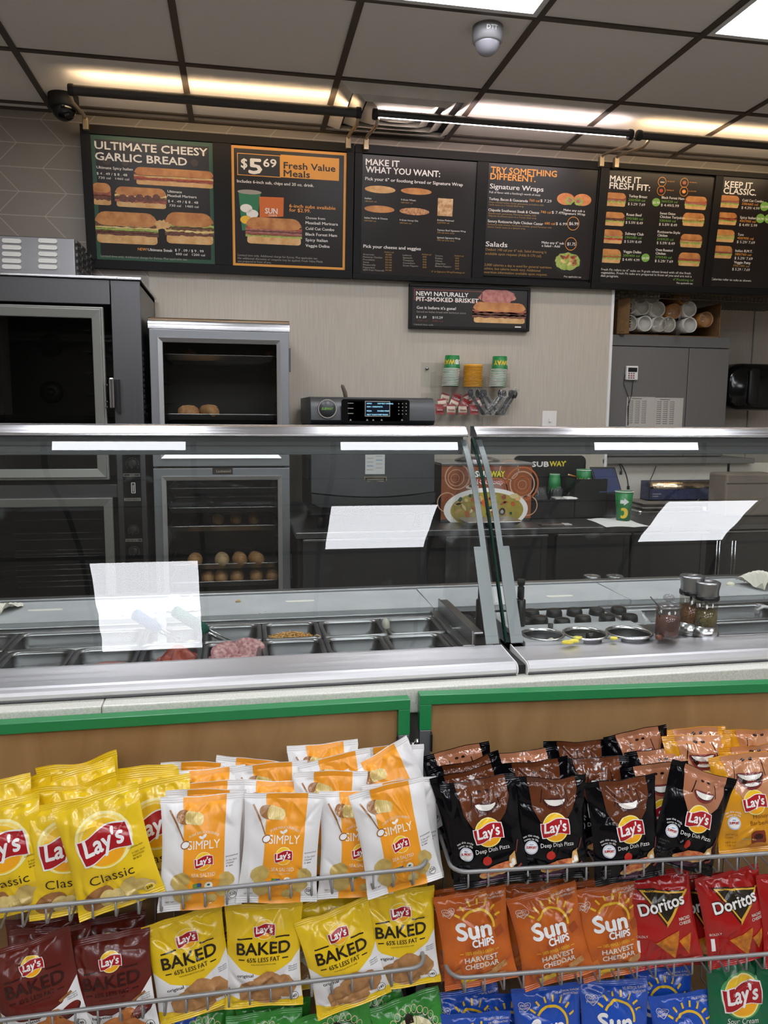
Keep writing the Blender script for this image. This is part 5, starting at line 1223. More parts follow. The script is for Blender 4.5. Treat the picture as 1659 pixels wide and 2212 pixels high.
# towel dispenser
YD = 4.3; a = at_y(1571, 835, YD); zc_ = a[2]
r = thing('towel_dispenser', (a[0] + .16, YD, zc_), 'big rounded black paper towel dispenser at the right edge', 'dispenser')
hz = (at_y(1600, 783, YD)[2] - at_y(1600, 886, YD)[2]) / 2
P = rrect(a[0] + .21, zc_, .21, hz, .11, 10)
MB().loops([[(x, y, z) for x, z in [((px - a[0] - .21) * s_ + a[0] + .21, (pz - zc_) * s_ + zc_) for px, pz in P]] for s_, y in ((1, 4.61), (1, YD + .05), (.97, YD + .02), (.88, YD)) ], cap1=True).build('shell', blackg, r)
xh = at_y(1626, 830, YD)[0]
MB().loops([[(x, y, z) for x, z in [((px - a[0] - .21) * s_ + xh, (pz - zc_) * s_ * .8 + zc_) for px, pz in rrect(a[0] + .21, zc_, .035, hz, .03, 6)]] for s_, y in ((1, YD + .02), (1, YD - .012), (.9, YD - .018))]).build('cover_strip', black, r)
# cables under the ledge
for i, (P, lb) in enumerate((([(1335, 990), (1336, 1005), (1345, 1012), (1341, 1020)], 'short black cable with a plug hanging under the ledge'), ([(1330, 990), (1345, 1003), (1356, 1025), (1357, 1052)], 'long black cable curving down to the green cup'), ([(1422, 990), (1416, 1018), (1402, 1040), (1391, 1068)], 'thin black cable running down to the foil box'))):
    pts = [at_y(x, y, 4.0 - .06 * k) for k, (x, y) in enumerate(P)]
    t = thing('power_cable', tuple(pts[0]), lb, 'cable'); n = 14
    S = [np.array(pts[0])] + [None] * 0
    path = []
    for k in range(n + 1):
        u = k / n; b4 = [(1 - u) ** 3, 3 * u * (1 - u) ** 2, 3 * u * u * (1 - u), u ** 3]; path.append(sum(w * np.array(p_) for w, p_ in zip(b4, pts)))
    MB().tube(path, .0035 if i != 2 else .0022, 8).build('cord', blackm, t)
    e = path[-1]; MB().box(e - np.array([.006, .006, .014]), e + np.array([.006, .006, .006])).build('plug', black, t, .002)
# brown grey block standing in for a reflection at the right
a = at_z(1600, 1100, ZK); x0 = at_y(1553, 1085, 3.5)[0]
r = thing('reflection_block', (x0 + .12, 3.5, ZK), 'brown grey paper bag standing on the back counter at the right edge', 'paper bag')
zt2 = at_y(1600, 1022, 3.5)[2]
MB().box((x0, 3.45, ZK), (x0 + .3, 3.6, zt2)).build('bag_body', mat('reflection_grey', '#6f655a', .8, noise=(6, '#857a6d', .3), bump=(14, .8)), r, .01)
MB().box((x0 + .004, 3.448, zt2 - .05), (x0 + .296, 3.602, zt2 - .045)).build('bag_fold', mat('reflection_dark', '#4e463e', .8), r)
# ================================================================== SERVING LINE
PROF = [(2.035, 1.3699), (2.0032, 1.3426), (1.9741, 1.3159), (1.9489, 1.2896), (1.9274, 1.2637), (1.9086, 1.2379), (1.8921, 1.2123), (1.8769, 1.1869), (1.8624, 1.1617), (1.8484, 1.1368), (1.8349, 1.1121), (1.8217, 1.0877), (1.8086, 1.0635), (1.7956, 1.0395), (1.7827, 1.0159), (1.7698, .9925), (1.7571, .9693), (1.7444, .9465), (1.7318, .9238), (1.7192, .9015), (1.712, .8886)]
def smooth_prof(P, k=4):
    """Catmull-Rom through the section of the bent pane"""
    P = [np.array(p) for p in P]; out = []
    for i in range(len(P) - 1):
        a, b, c, d = P[max(i - 1, 0)], P[i], P[i + 1], P[min(i + 2, len(P) - 1)]
        for j in range(k):
            t = j / k; out.append(.5 * (2 * b + (c - a) * t + (2 * a - 5 * b + 4 * c - d) * t * t + (3 * b - a - 3 * c + d) * t ** 3))
    return out + [P[-1]]
GP = smooth_prof(PROF)
def gY(z): return float(np.interp(z, [p[1] for p in GP[::-1]], [p[0] for p in GP[::-1]]))
guard_glass = glass_mat('guard_glass', (.95, .97, .96), 1.62, smudge=.03)
edge_green = mat('glass_edge_green', '#12302a', .1, coat=.5)
stone = mat('speckled_stone', '#d9d6cc', .35, noise=(260, '#c6c8bf', .07))
def profile_sheet(mb, x0, x1, off, zmin=0, zmax=9, flip=False):
    """a strip of the bent section pushed off along its normal (off>0 is towards the staff)"""
    G = [p for p in GP if zmin <= p[1] <= zmax]; V = []
    for i, p in enumerate(G):
        t = G[min(i + 1, len(G) - 1)] - G[max(i - 1, 0)]; t /= np.linalg.norm(t); n = np.array([-t[1], t[0]])
        if n[0] < 0: n = -n
        q = p + n * off; V += [(x0, q[0], q[1]), (x1, q[0], q[1])]
    F = [(2 * i, 2 * i + 1, 2 * i + 3, 2 * i + 2) for i in range(len(G) - 1)]
    if flip: F = [f[::-1] for f in F]
    return mb.add(V, F, 0, True)
def slabsheet(x0, x1, off0, off1, zmin=0, zmax=9):
    mb = MB(); profile_sheet(mb, x0, x1, off0, zmin, zmax, True); profile_sheet(mb, x0, x1, off1, zmin, zmax, False)
    n0 = len(mb.v) // 2; k = n0 // 2; V = list(mb.v)
    for s_ in (0, 1):
        mb.add([V[2 * i + s_] for i in range(k)] + [V[n0 + 2 * i + s_] for i in range(k)], [((i, i + 1, k + i + 1, k + i) if s_ == 0 else (k + i, k + i + 1, i + 1, i)) for i in range(k - 1)])
    mb.add([V[0], V[1], V[n0 + 1], V[n0]], [(0, 1, 2, 3)]); e = 2 * (k - 1); mb.add([V[e], V[e + 1], V[n0 + e + 1], V[n0 + e]], [(3, 2, 1, 0)])
    return mb
# counter base, stone ledge
r = thing('serving_counter', (.5, 1.9, 0), 'long serving counter carrying the sandwich line, mostly hidden by the snack racks', 'counter')
MB().box((-1.6, 1.60, .12), (2.6, 1.64, .785)).box((-1.6, 1.60, .10), (2.6, 2.33, .14)).box((-1.6, 2.30, .12), (2.6, 2.33, .785)).build('cabinet_body', mat('counter_panel', '#8b8983', .5), r, .002)
MB().box((-1.6, 1.66, 0), (2.6, 2.27, .10)).build('plinth', blackm, r)
xsm = at_y(218, 1512, 1.559)[0]
for x0, x1, lb in ((-1.6, xsm - .0006, 'short pale stone ledge at the left end of the counter front'), (xsm + .0006, 2.6, 'long pale speckled stone ledge along the counter front')):
    tag(MB().box((x0, 1.559, .79), (x1, 1.64, .846)).build('stone_ledge', stone, bevel=.003), lb, 'ledge')
curbP = [(1.618, .8475), (1.603, .8475), (1.601, .852), (1.5975, .8545), (1.5965, .862), (1.599, .869), (1.605, .8735), (1.614, .8755), (1.645, .8775), (1.714, .8840), (1.7165, .883), (1.7165, .85)]
curbP2 = [(y, z - .007 * min(1, max(0, (y - 1.62) / .09))) if z > .86 else (y, z) for y, z in curbP]
def station(x0, x1, label):
    r = thing('sandwich_station', ((x0 + x1) / 2, 1.95, .85), label, 'food counter', 'sandwich stations behind the glass')
    MB().prism(curbP if x0 < 0 else curbP2, x0, x1, 'x', smooth=False).build('front_curb', alu, r, .0012)
    MB().box((x0, 1.60, .8465), (x1, 1.716, .8474)).box((x0, 1.718, .80), (x1, 2.33, .802)).build('well_floor', dark_in, r)
    return r
st1 = station(-1.5, .607, 'left steel sandwich station holding the meat and cheese pans')
st2 = station(.6365, 2.5, 'right steel sandwich station holding the sauces and seasonings')
for x, m, s_ in ((.6085, alu, 'end_cap'), (.6335, alu, 'end_cap')):
    MB().prism([(y - .003 if y < 1.7 else y, z) for y, z in curbP], x - .0012, x + .0012, 'x', smooth=False).build(s_, white_p, st1 if x < .62 else st2)
tag(MB().box((.6105, 1.608, .848), (.6315, 2.30, .868)).build('joint_filler', blackm), 'black filler strip in the gap between the two sandwich stations', 'strip')
def guard(x0, x1, sa, sb, sc, side, label):
    r = thing('sneeze_guard', ((x0 + x1) / 2, 1.9, .9), label, 'glass guard', 'curved glass guards over the food')
    slabsheet(x0, x1, 0, .006).build('curved_glass', guard_glass, r)
    zt0 = 1.372
    MB().prism([(2.026, zt0), (2.024, zt0 + .004), (2.026, zt0 + .007), (2.052, zt0 + .025), (2.060, zt0 + .028), (2.09, zt0 + .028), (2.09, zt0)], x0, x1 + (.001 if side > 0 else 0), 'x', smooth=False).build('top_rail', steel_br, r, .0012)
    MB().box((x0, 2.066, 1.322), (x1, 2.088, 1.371)).build('lamp_housing', mat('lamp_housing_grey', '#6f7173', .45, .5), r, .003)
    MB().box((x0, 2.064, 1.345), (x1, 2.0655, 1.347)).build('housing_groove', steel_dk, r)
    # bracket strip behind the pane, wide at the foot
    slabsheet(sa, sb, .0075, .0105, 1.105, 9).build('bracket', alu_gr, r)
    slabsheet(min(sa, sc), max(sb, sc), .0075, .0105, 0, 1.106).build('bracket_foot', alu_gr, r)
    return r
g1 = guard(-1.5, .607, .591, .606, .573, 1, 'left curved glass guard above the meat and cheese pans')
g2 = guard(.634, 2.5, .636, .651, .667, -1, 'right curved glass guard above the sauce bottles and grinders')
slabsheet(.6195, .6245, -.004, .010).build('seam', edge_green)
o = bpy.data.objects['seam']; o.name = 'divider_glass'; tag(o, 'dark green edged glass fin between the two curved guards', 'glass')
# side pane of the left guard
xp = .588; pb0, pb1 = at_x(955, 1322, xp), at_x(990, 985, xp)
fr_ = [(p[0] + .014, p[1]) for p in GP if .9 < p[1] < 1.33]
MB().prism(fr_ + [(pb0[1], pb0[2]), (pb1[1], pb1[2])], xp - .003, xp + .003, 'x').build('side_pane', glass_mat('side_glass', (.95, .96, .96), 1.4, smudge=.04), g1)
# ------------------------------------------------------------------ food pans
ZPN = .872
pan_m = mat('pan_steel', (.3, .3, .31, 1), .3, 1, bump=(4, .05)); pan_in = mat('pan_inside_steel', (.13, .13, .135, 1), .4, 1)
def pan(x0, x1, y0, y1, label, deep=.055, group='steel food pans in the left station', z=ZPN):
    r = thing('food_pan', ((x0 + x1) / 2, (y0 + y1) / 2, z - deep), label, 'food pan', group)
    cx_, cy_ = (x0 + x1) / 2, (y0 + y1) / 2; hx, hy = (x1 - x0) / 2 - .0008, (y1 - y0) / 2 - .0008
    def lp(i, zz, rr): return [(x, y, zz) for x, y in rrect(cx_, cy_, hx - i, hy - i, rr, 5)]
    MB().loops([lp(.0, z - .006, .012), lp(0, z, .012), lp(.004, z + .0025, .013), lp(.010, z + .001, .02), lp(.0115, z - .004, .02)], cap1=False).build('rim', pan_m, r)
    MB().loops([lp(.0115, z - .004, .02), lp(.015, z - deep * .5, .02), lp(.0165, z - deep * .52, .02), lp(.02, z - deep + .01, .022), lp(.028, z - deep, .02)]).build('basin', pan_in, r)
    return r
def X1(px, Y): 
    y = CY
    for _ in range(25):                               # picture row of this depth at pan height
        p_ = at_z(px, y, ZPN); y += (p_[1] - Y) * 330
    return at_z(px, y, ZPN)[0]
YF0, YF1, YB0, YB1 = 1.722, 1.872, 1.876, 2.028
bx_ = [X1(q, 1.96) for q in (-110, 27, 309, 438, 566, 691, 829, 950)]
bl = ['steel pan at the far left of the back row, cut by the photo edge', 'long empty steel pan in the back row at the left', 'steel pan in the back row holding white spread and green tongs', 'empty steel pan in the back row left of the shredded cheese', 'steel pan of shredded orange cheese in the back row', 'empty steel pan in the back row right of the shredded cheese', 'scuffed steel pan at the right end of the back row']
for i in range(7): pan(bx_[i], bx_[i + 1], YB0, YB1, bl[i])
fx_ = [X1(q, 1.79) for q in (-150, -3, 150, 299, 437, 567, 705, 838, 968)]
flb = ['steel pan at the far left of the front row, cut by the photo edge', 'empty steel pan at the left of the front row', 'steel pan of pale pink ham in the front row', 'steel pan of red pepperoni slices in the front row', 'steel pan of folded salami in the front row', 'steel pan with a few meat scraps in the front row', 'empty steel pan in the front row right of the meat scraps', 'empty steel pan at the right end of the front row']
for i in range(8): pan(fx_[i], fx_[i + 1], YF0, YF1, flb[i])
wl = MB().box((-1.5, 1.7165, .85), (fx_[-1] + .02, YF0 - .001, .870)).box((-1.5, YB1 + .001, .83), (fx_[-1] + .03, 2.056, .874)).box((-1.5, 2.052, .874), (fx_[-1] + .03, 2.056, .880)); wl.build('well_edge', pan_m, st1, .002)
lx0 = at_z(942, 1327, .876)[0]
MB().box((bx_[-1] + .002, YB0 - .01, .84), (.604, 2.056, .872)).box((fx_[-1] + .002, YF0, .84), (.604, YB0 - .011, .872)).build('end_deck', pan_m, st1, .002)
# slanting divider rails
e0, e1 = at_z(945, 1318, .882), at_z(1006, 1400, .882)
dv = MB(); dx = e1[0] - .002
dv.box((min(e0[0], dx), 1.722, .873), (min(e0[0], dx) + .03, 2.05, .884)).box((min(e0[0], dx) + .022, 1.722, .884), (min(e0[0], dx) + .026, 2.05, .918)).box((min(e0[0], dx) + .026, 1.722, .910), (min(e0[0], dx) + .05, 2.05, .914))
dv.build('divider_rail', steel, st1, .0015)
q = at_z(981, 1357, .884); MB().box((q[0] - .008, q[1] - .012, .8845), (q[0] + .008, q[1] + .012, .889)).build('rail_clip', chrome, st1, .001)
# gas struts behind the brackets
for i, (x, Y) in enumerate(((1033, 1.84), (1117, 1.86))):
    a, b_ = at_y(x, 1252, Y), at_y(x + 4, 1405, Y); m1, m2 = at_y(x + 1, 1294, Y), at_y(x + 3, 1376, Y)
    r = thing('gas_strut', tuple(b_), ('black gas strut standing behind the left glass bracket', 'black gas strut half hidden behind the right glass bracket')[i], 'strut')
    MB().lathe([(.001, m2[2]), (.012, m2[2]), (.0135, m2[2] + .004), (.0135, m1[2] - .003), (.011, m1[2]), (.001, m1[2])], (b_[0], Y, 0), n=20).build('cylinder', black, r)
    MB().cyl((b_[0], Y, .873), (b_[0], Y, m2[2]), .006, 12).build('foot_rod', blackg, r)
    MB().lathe([(.006, m1[2]), (.006, a[2] - .05), (.009, a[2] - .048), (.009, a[2] - .02), (.006, a[2] - .018), (.010, a[2] - .012), (.010, a[2]), (.001, a[2] + .001)], (b_[0], Y, 0), n=16).build('top_fitting', blackm, r)
# ------------------------------------------------------------------ food
def sheet(fn, name, m, label, cat, nu=24, nv=14, th=.002, group=None):
    r = MB().grid(fn, nu, nv).build(name, m, solid=th); tag(r, label, cat, group); return r
hamm = mat('pink_ham', '#c08b86', .45, noise=(30, '#a8736e', .2)); pepm = mat('pepperoni_red', '#7f3127', .4, noise=(70, '#a24a38', .2)); salm = mat('salami', '#92525a', .45, noise=(120, '#c79a97', .14))
def slice_disc(name, cx_, cy_, cz, rx, ry, tilt, az, m, label, seed, wav=.006):
    R = random.Random(seed); ph = R.uniform(0, 6); mb = MB(); N_ = 26; V = [(0, 0, 0)]
    Q = Matrix.Rotation(az, 3, 'Z') @ Matrix.Rotation(tilt, 3, 'X')
    V = []
    for k in range(1, 5):
        for j in range(N_):
            a = 2 * PI * j / N_; t = k / 4; V.append(Vector((rx * t * math.cos(a), ry * t * math.sin(a), wav * t * t * math.sin(3 * a + ph) + wav * .5 * math.sin(5 * t + ph))))
    V = [tuple(np.array(Q @ v) + np.array([cx_, cy_, cz])) for v in V]
    V.append((cx_, cy_, cz)); F = [((j + 1) % N_, j, 4 * N_) for j in range(N_)] + [(k * N_ + j, k * N_ + (j + 1) % N_, (k + 1) * N_ + (j + 1) % N_, (k + 1) * N_ + j) for k in range(3) for j in range(N_)]
    mb.add(V, F, 0, True); o = mb.build(name, m, solid=.0022); return tag(o, label, 'meat slice', 'sliced meats in the front pans')
def mid(i, row): return ((fx_ if row == 'f' else bx_)[i] + (fx_ if row == 'f' else bx_)[i + 1]) / 2
cx_ = mid(2, 'f'); slice_disc('ham_slice', cx_ + .012, 1.80, .835, .055, .05, .25, 0, hamm, 'pale pink ham slice on top of its pile in the front pan', 1, .003); slice_disc('ham_slice', cx_ + .004, 1.795, .828, .055, .05, .2, .3, hamm, 'pale pink ham slice underneath the top one', 2, .003)
cx_ = mid(3, 'f')
for i, (dx, dy, dz, tl, az) in enumerate(((.02, .012, -.005, .5, .3), (.03, .0, -.012, .35, -.4), (.045, .02, -.008, .45, .9), (-.005, .01, -.022, .3, .1), (.035, -.03, -.022, .2, 0))): slice_disc('pepperoni_slice', cx_ + dx * .8, 1.80 + dy, ZPN - .012 + dz, .042, .034, tl, az, pepm, '%s red pepperoni slice of the crumpled pile in the front row' % 'topmost second third fourth lowest'.split()[i], 10 + i, .009)
cx_ = mid(4, 'f')
for i, (dx, dy, dz, tl, az) in enumerate(((-.012, .01, .002, .75, .45), (.036, .015, .006, .8, -.25), (-.02, -.01, -.012, .5, .3), (.03, -.01, -.012, .5, 0))): slice_disc('salami_slice', cx_ + dx, 1.80 + dy, ZPN - .012 + dz, .042, .036, tl, az, salm, ('front left folded salami slice standing up in its pan', 'right hand folded salami slice standing up in its pan', 'lower salami slice behind the left fold', 'lower salami slice behind the right fold')[i], 20 + i, .004)
cx_ = mid(5, 'f')
for i, (dx, dy) in enumerate(((-.03, -.03), (-.025, -.045), (.025, -.035), (.06, .05))): slice_disc('meat_scrap', cx_ + dx, 1.80 + dy, (ZPN - .045) if i < 3 else ZPN + .012, .008, .006, .6, i, (salm, hamm, pepm, mat('scrap_tan', '#b39b80', .6))[i], '%s meat scrap in the nearly empty front pan' % ('left', 'front left', 'middle', 'tan coloured')[i], 30 + i, .002)
# shredded cheese: too many shreds to count
R = random.Random(5); c = MB(); cx_ = mid(4, 'b'); hx = (bx_[5] - bx_[4]) / 2 - .02
for i in range(420):
    u, v = R.uniform(-1, 1), R.uniform(-1, 1); x, y = cx_ + hx * u, 1.952 + .05 * v; z = ZPN - .030 + .022 * (1 - max(abs(u), abs(v)) ** 2) * R.uniform(.3, 1); a = R.uniform(0, PI); l = R.uniform(.006, .014)
    c.tube([(x - l * math.cos(a), y - l * math.sin(a), z + R.uniform(-.003, .003)), (x, y, z + .002), (x + l * math.cos(a), y + l * math.sin(a), z + R.uniform(-.004, .004))], .0012, 4)
c.box((cx_ - hx, 1.905, ZPN - .055), (cx_ + hx, 2.0, ZPN - .03))
o = tag(c.build('shredded_cheese', mat('cheese_orange', '#d98f2e', .55, noise=(90, '#ecca84', .2))), 'heap of shredded orange and white cheese in its steel pan', 'cheese'); o['kind'] = 'stuff'
# scoops and spatula in the spread pan
grn = mat('handle_green', '#1f5d4e', .35); bluh = mat('handle_blue', '#5a6f92', .35); cream = mat('spread_cream', '#cfc29b', .6, bump=(40, .6))
cx_ = mid(2, 'b')
for i, dx in enumerate((-.04, .045)): tag(MB().lathe([(.02, -.02), (.025, 0), (.018, .014), (.008, .02), (.001, .022)], (cx_ + dx, 1.95, ZPN - .035), n=14).build('spread_mound', cream), ('lump of cream spread under the blue scoop handle', 'lump of cream spread under the green scoop')[i], 'spread')
def scoop(hp, tip, Yh, Yt, m, label):
    a, b_ = at_y(*hp, Yh), at_y(*tip, Yt); d = (b_ - a) / np.linalg.norm(b_ - a); L = np.linalg.norm(b_ - a); r = thing('portion_scoop', tuple(b_), label, 'scoop')
    MB().tube([a, a + d * .004, a + d * L * .55, a + d * L * .6], [.010, .0145, .0145, .010], 16).build('handle', m, r)
    MB().tube([a + d * L * .58, b_], .004, 8).tube([a + d * L * .6 + np.array([.006, 0, .004]), b_ + np.array([.012, 0, .006])], .0022, 6).build('shaft', steel_br, r)
    MB().lathe([(.022, .0), (.021, -.008), (.014, -.018), (.001, -.021)], b_ + d * .015, n=18).build('bowl', steel_br, r)
scoop((290, 1325), (378, 1385), 1.90, 1.955, bluh, 'scoop with a blue grey handle leaning left in the spread pan')
scoop((375, 1318), (492, 1392), 1.90, 1.945, grn, 'scoop with a dark green handle leaning over the empty pan')
q = at_y(350, 1360, 1.95); t = thing('spatula', (q[0], 1.95, ZPN - .04), 'upright white spatula handle in the spread pan between the scoops', 'spatula')
zt_ = at_y(350, 1319, 1.95)[2]
MB().prism(rrect(q[0], (zt_ + ZPN) / 2 - .02, .0105, (zt_ - ZPN) / 2 + .02, .009), 1.943, 1.957, 'y').build('handle', white_p, t, .002)
MB().box((q[0] - .003, 1.947, ZPN - .05), (q[0] + .003, 1.953, ZPN - .03)).build('blade', steel_br, t)
q = at_y(833, 1356, 1.93); t = thing('spreader_knife', (q[0], 1.93, ZPN - .03), 'white spreader handle standing at the left of the scuffed pan', 'knife')
MB().tube([(q[0] + .006, 1.94, ZPN - .01), (q[0], 1.93, at_y(833, 1345, 1.93)[2]), (q[0] - .002, 1.928, at_y(833, 1336, 1.93)[2])], [.009, .011, .005], 12).build('handle', mat('bone_plastic', '#cfcabb', .45), t)
MB().box((q[0] + .003, 1.935, ZPN - .045), (q[0] + .010, 1.945, ZPN - .011)).build('blade', steel_br, t)
# ------------------------------------------------------------------ cutting boards behind the pans
ZBD = .890
def cboard(x0, x1, label, slots, skew=0):
    r = thing('cutting_board', ((x0 + x1) / 2, 2.17, ZBD - .014), label, 'cutting board', 'white cutting boards behind the pans')
    MB().prism([(x0, 2.06), (x1, 2.06), (x1 - skew, 2.285), (x0 - skew * (x0 > 0), 2.285)], ZBD - .014, ZBD, 'z').build('slab', poly_w, r, .0025)
    s_ = MB()
    for px, py, w_ in slots:
        q = at_z(px, py, ZBD); s_.prism(rrect(q[0], q[1], w_, .010, .009), ZBD + .0002, ZBD + .0012, 'z')
    if slots: s_.build('grip_slot', mat('slot_cream', '#d9d7cd', .5), r)
    return r
sx = at_z(941, 1318, ZBD)[0]
cboard(-1.5, sx, 'long white cutting board along the left station', [(98, 1318, .045), (648, 1299, .042)])
cboard(sx + .004, 1.13, 'middle white cutting board behind the bottle caps', [(1209, 1288, .042)])
cboard(1.134, 2.5, 'right white cutting board behind the pepper grinders', [])
tag(MB().box((-1.5, 2.288, .84), (2.5, 2.32, .898)).build('back_rail', steel, bevel=.003), 'steel rail along the staff side of the cutting boards', 'rail')
crumb = mat('bread_crumb', '#b9a173', .8); R = random.Random(12)
c = MB()
for i in range(70):
    x, y = R.uniform(-.4, 1.6), 2.045 + abs(R.gauss(0, .02)); z = ZBD if y > 2.062 else .8805; s_ = R.uniform(.0008, .0022); c.box((x, y, z), (x + s_, y + s_, z + s_))
o = tag(c.build('bread_crumbs', crumb), 'bread crumbs scattered along the front of the cutting boards', 'crumbs'); o['kind'] = 'stuff'
q = at_z(515, 1301, ZBD); tag(MB().tube([(q[0] - .008, q[1], ZBD + .002), (q[0], q[1], ZBD + .006), (q[0] + .007, q[1] + .002, ZBD + .002)], [.002, .004, .002], 6).build('bread_scrap', mat('scrap_yellow', '#c9ab6c', .7)), 'small yellow bread scrap on the long cutting board', 'scrap')
def crumpled(px, py, w_, d_, h_, seed, label):
    q = at_z(px, py, ZBD); R = random.Random(seed); ph = [R.uniform(0, 6) for _ in range(4)]
    return tag(MB().grid(lambda u, v: (q[0] + w_ * (u - .5) * (1 - .25 * math.sin(5 * v + ph[0])), q[1] + d_ * (v - .5), ZBD + .002 + h_ * abs(math.sin(PI * u * 1.4 + ph[1] + 2 * v)) * (.5 + .5 * math.sin(3 * v + ph[2])) ** 1.2 + .004 * abs(math.sin(17 * u + 11 * v + ph[3]))), 16, 14, smooth=False).build('paper_sheet', mat('deli_paper', '#d6d1c3', .7)), label, 'paper')
crumpled(8, 1318, .07, .12, .035, 3, 'folded white wrapping paper at the left edge of the long cutting board')
crumpled(385, 1312, .10, .12, .02, 5, 'folded white wrapping paper seen through the glare on the long cutting board')
crumpled(1640, 1268, .09, .12, .055, 8, 'crumpled cream wrapping paper at the right edge of the cutting boards')
q = at_z(1578, 1264, ZBD); tag(MB().loops([[(q[0] + .012 * k * math.cos(a), q[1] + .012 * k * math.sin(a), ZBD + z) for a in np.linspace(0, 2 * PI, 9)[:-1]] for k, z in ((1, 0), (1.05, .006), (.6, .010))]).build('garlic_piece', mat('scrap_pale', '#d8d2bd', .6)), 'small pale scrap near the crumpled paper on the cutting board', 'scrap')
# ------------------------------------------------------------------ sauce board on the right station
ZS = .886
def zz(px, py): q = at_z(px, py, ZS); return (q[0], q[1])
holes = [(1176, 1374, 44), (1268, 1372, 46), (1363, 1370, 47)]
hc = []
for px, py, rr in holes:
    c_ = zz(px, py); hc.append((c_[0], c_[1] + .010, zz(px + rr, py)[0] - c_[0]))
xr = zz(1425, 1375)[0]
outer = [(.672, 1.7175), (xr, 1.7175), (xr, 1.86), (.672, 1.86)]
V = [Vector((x, y, 0)) for x, y in outer]; rings = [V]; allp = list(outer)
for (x, y, rr) in hc:
    pr = [(x + rr * math.cos(-2 * PI * k / 36), y + rr * math.sin(-2 * PI * k / 36)) for k in range(36)]; rings.append([Vector((a, b_, 0)) for a, b_ in pr]); allp += pr
tri = tessellate_polygon(rings)
r = thing('sauce_board', (.87, 1.79, ZS - .012), 'white plastic board with three round wells on the right station', 'board')
mb = MB().add([(x, y, ZS) for x, y in allp] + [(x, y, ZS - .012) for x, y in allp], [tuple(t) for t in tri])
n = len(allp); mb.add(mb.v[:0] + [(x, y, ZS) for x, y in outer] + [(x, y, ZS - .012) for x, y in outer], [(i, (i + 1) % 4, 4 + (i + 1) % 4, 4 + i) for i in range(4)])
mb.build('board_top', poly_w, r)
MB().box((.672, 1.862, .84), (.69, 2.05, ZS)).prism([(.69, 1.862), (zz(1425, 1345)[0], 1.862), (zz(1415, 1318)[0], 2.05), (.69, 2.05)], ZS - .020, ZS - .016, 'z').build('bottle_shelf', poly_w, r, .002)
lab = ['round steel well with dark olives, nearest the glass seam', 'round steel well of yellow pepper rings in the white board', 'round steel well nearly empty, nearest the sauce jar']
for (x, y, rr), lb in zip(hc, lab):
    t = thing('round_well', (x, y, ZS - .07), lb, 'food well', 'round steel wells in the white board')
    MB().lathe([(rr + .003, .0005), (rr + .004, .003), (rr + .001, .0045), (rr - .003, .003), (rr - .004, -.002)], (x, y, ZS), n=40).build('rim', steel_br, t)
    MB().lathe([(rr - .004, -.002), (rr - .006, -.06), (.001, -.062)], (x, y, ZS), n=40).build('basin', pan_in, t)
pepy = mat('pepper_yellow', '#c9b82a', .35, noise=(30, '#dfd460', .2)); olv = mat('olive_black', '#17140f', .25)
def ring_pile(c_, n, m, name, lb, R, rad, zz0, spread):
    mb = MB()
    for i in range(n):
        a, d = R.uniform(0, 2 * PI), spread * R.random() ** .5; p_ = np.array([c_[0] + d * math.cos(a), c_[1] + d * math.sin(a), zz0 + R.uniform(0, .018)]); Q = Matrix.Rotation(R.uniform(-.7, .7), 3, 'X') @ Matrix.Rotation(R.uniform(-.7, .7), 3, 'Y')
        mb.tube([p_ + np.array(Q @ Vector((rad * math.cos(t), rad * math.sin(t), 0))) for t in np.linspace(0, 2 * PI, 11)[:-1]], .003, 6, closed=True)
    o = tag(mb.build(name, m), lb, 'vegetables'); o['kind'] = 'stuff'; return o
R = random.Random(2)
ring_pile(hc[1], 40, pepy, 'pepper_rings', 'loose heap of yellow pepper rings in the middle round well', R, .009, ZS - .045, hc[1][2] - .016)
ring_pile(hc[0], 40, olv, 'olive_slices', 'dark olive slices low in the round well nearest the seam', R, .006, ZS - .055, hc[0][2] - .016)
ring_pile(hc[2], 8, mat('chile_brown', '#5a3526', .4), 'chile_slices', 'few brown slices left in the round well nearest the jar', R, .006, ZS - .055, hc[2][2] - .02)
for i, (px, py) in enumerate(((1226, 1391), (1240, 1388), (1248, 1381), (1326, 1382))):
    q = at_z(px, py, ZS); rr = (.012, .010, .009, .007)[i]
    tag(MB().tube([(q[0] + rr * math.cos(t), q[1] + rr * .6 * math.sin(t), ZS + .004) for t in np.linspace(0, 2 * PI, 13)[:-1]], .0035, 6, closed=True).build('pepper_ring', pepy), ('spilled yellow pepper ring lowest on the white board', 'spilled yellow pepper ring beside the lowest one', 'spilled yellow pepper ring hanging over the middle well', 'single spilled yellow pepper piece between the right wells')[i], 'vegetable', 'spilled pepper rings on the white board')
q = at_z(1189, 1357, ZS); tag(MB().cyl((q[0], q[1], ZS), (q[0], q[1], ZS + .012), .007, 12).build('rubber_bumper', black), 'small black knob standing on the white board above the left well', 'knob')
q = at_z(1423, 1380, ZS); tag(MB().lathe([(.008, 0), (.009, .006), (.006, .010), (.001, .011)], (q[0], q[1], ZS), n=14).build('brown_nut', mat('nut_brown', '#5c3a25', .5)), 'small brown nut shaped piece on the white board by the jar', 'food piece')
def grip(px0, py0, px1, py1, Y, r0, m, name, lb):
    a, b_ = at_y(px0, py0, Y), at_y(px1, py1, Y); d = b_ - a; t = thing(name, tuple(b_), lb, 'utensil')
    MB().tube([a, a + d * .06, a + d * .2, a + d * .8, b_], [r0 * .5, r0 * .9, r0, r0 * .95, r0 * .8], 16).build('handle', m, t)
    MB().tube([b_, b_ + np.array([0, .002, -.006])], .004, 8).build('shaft', steel_br, t)
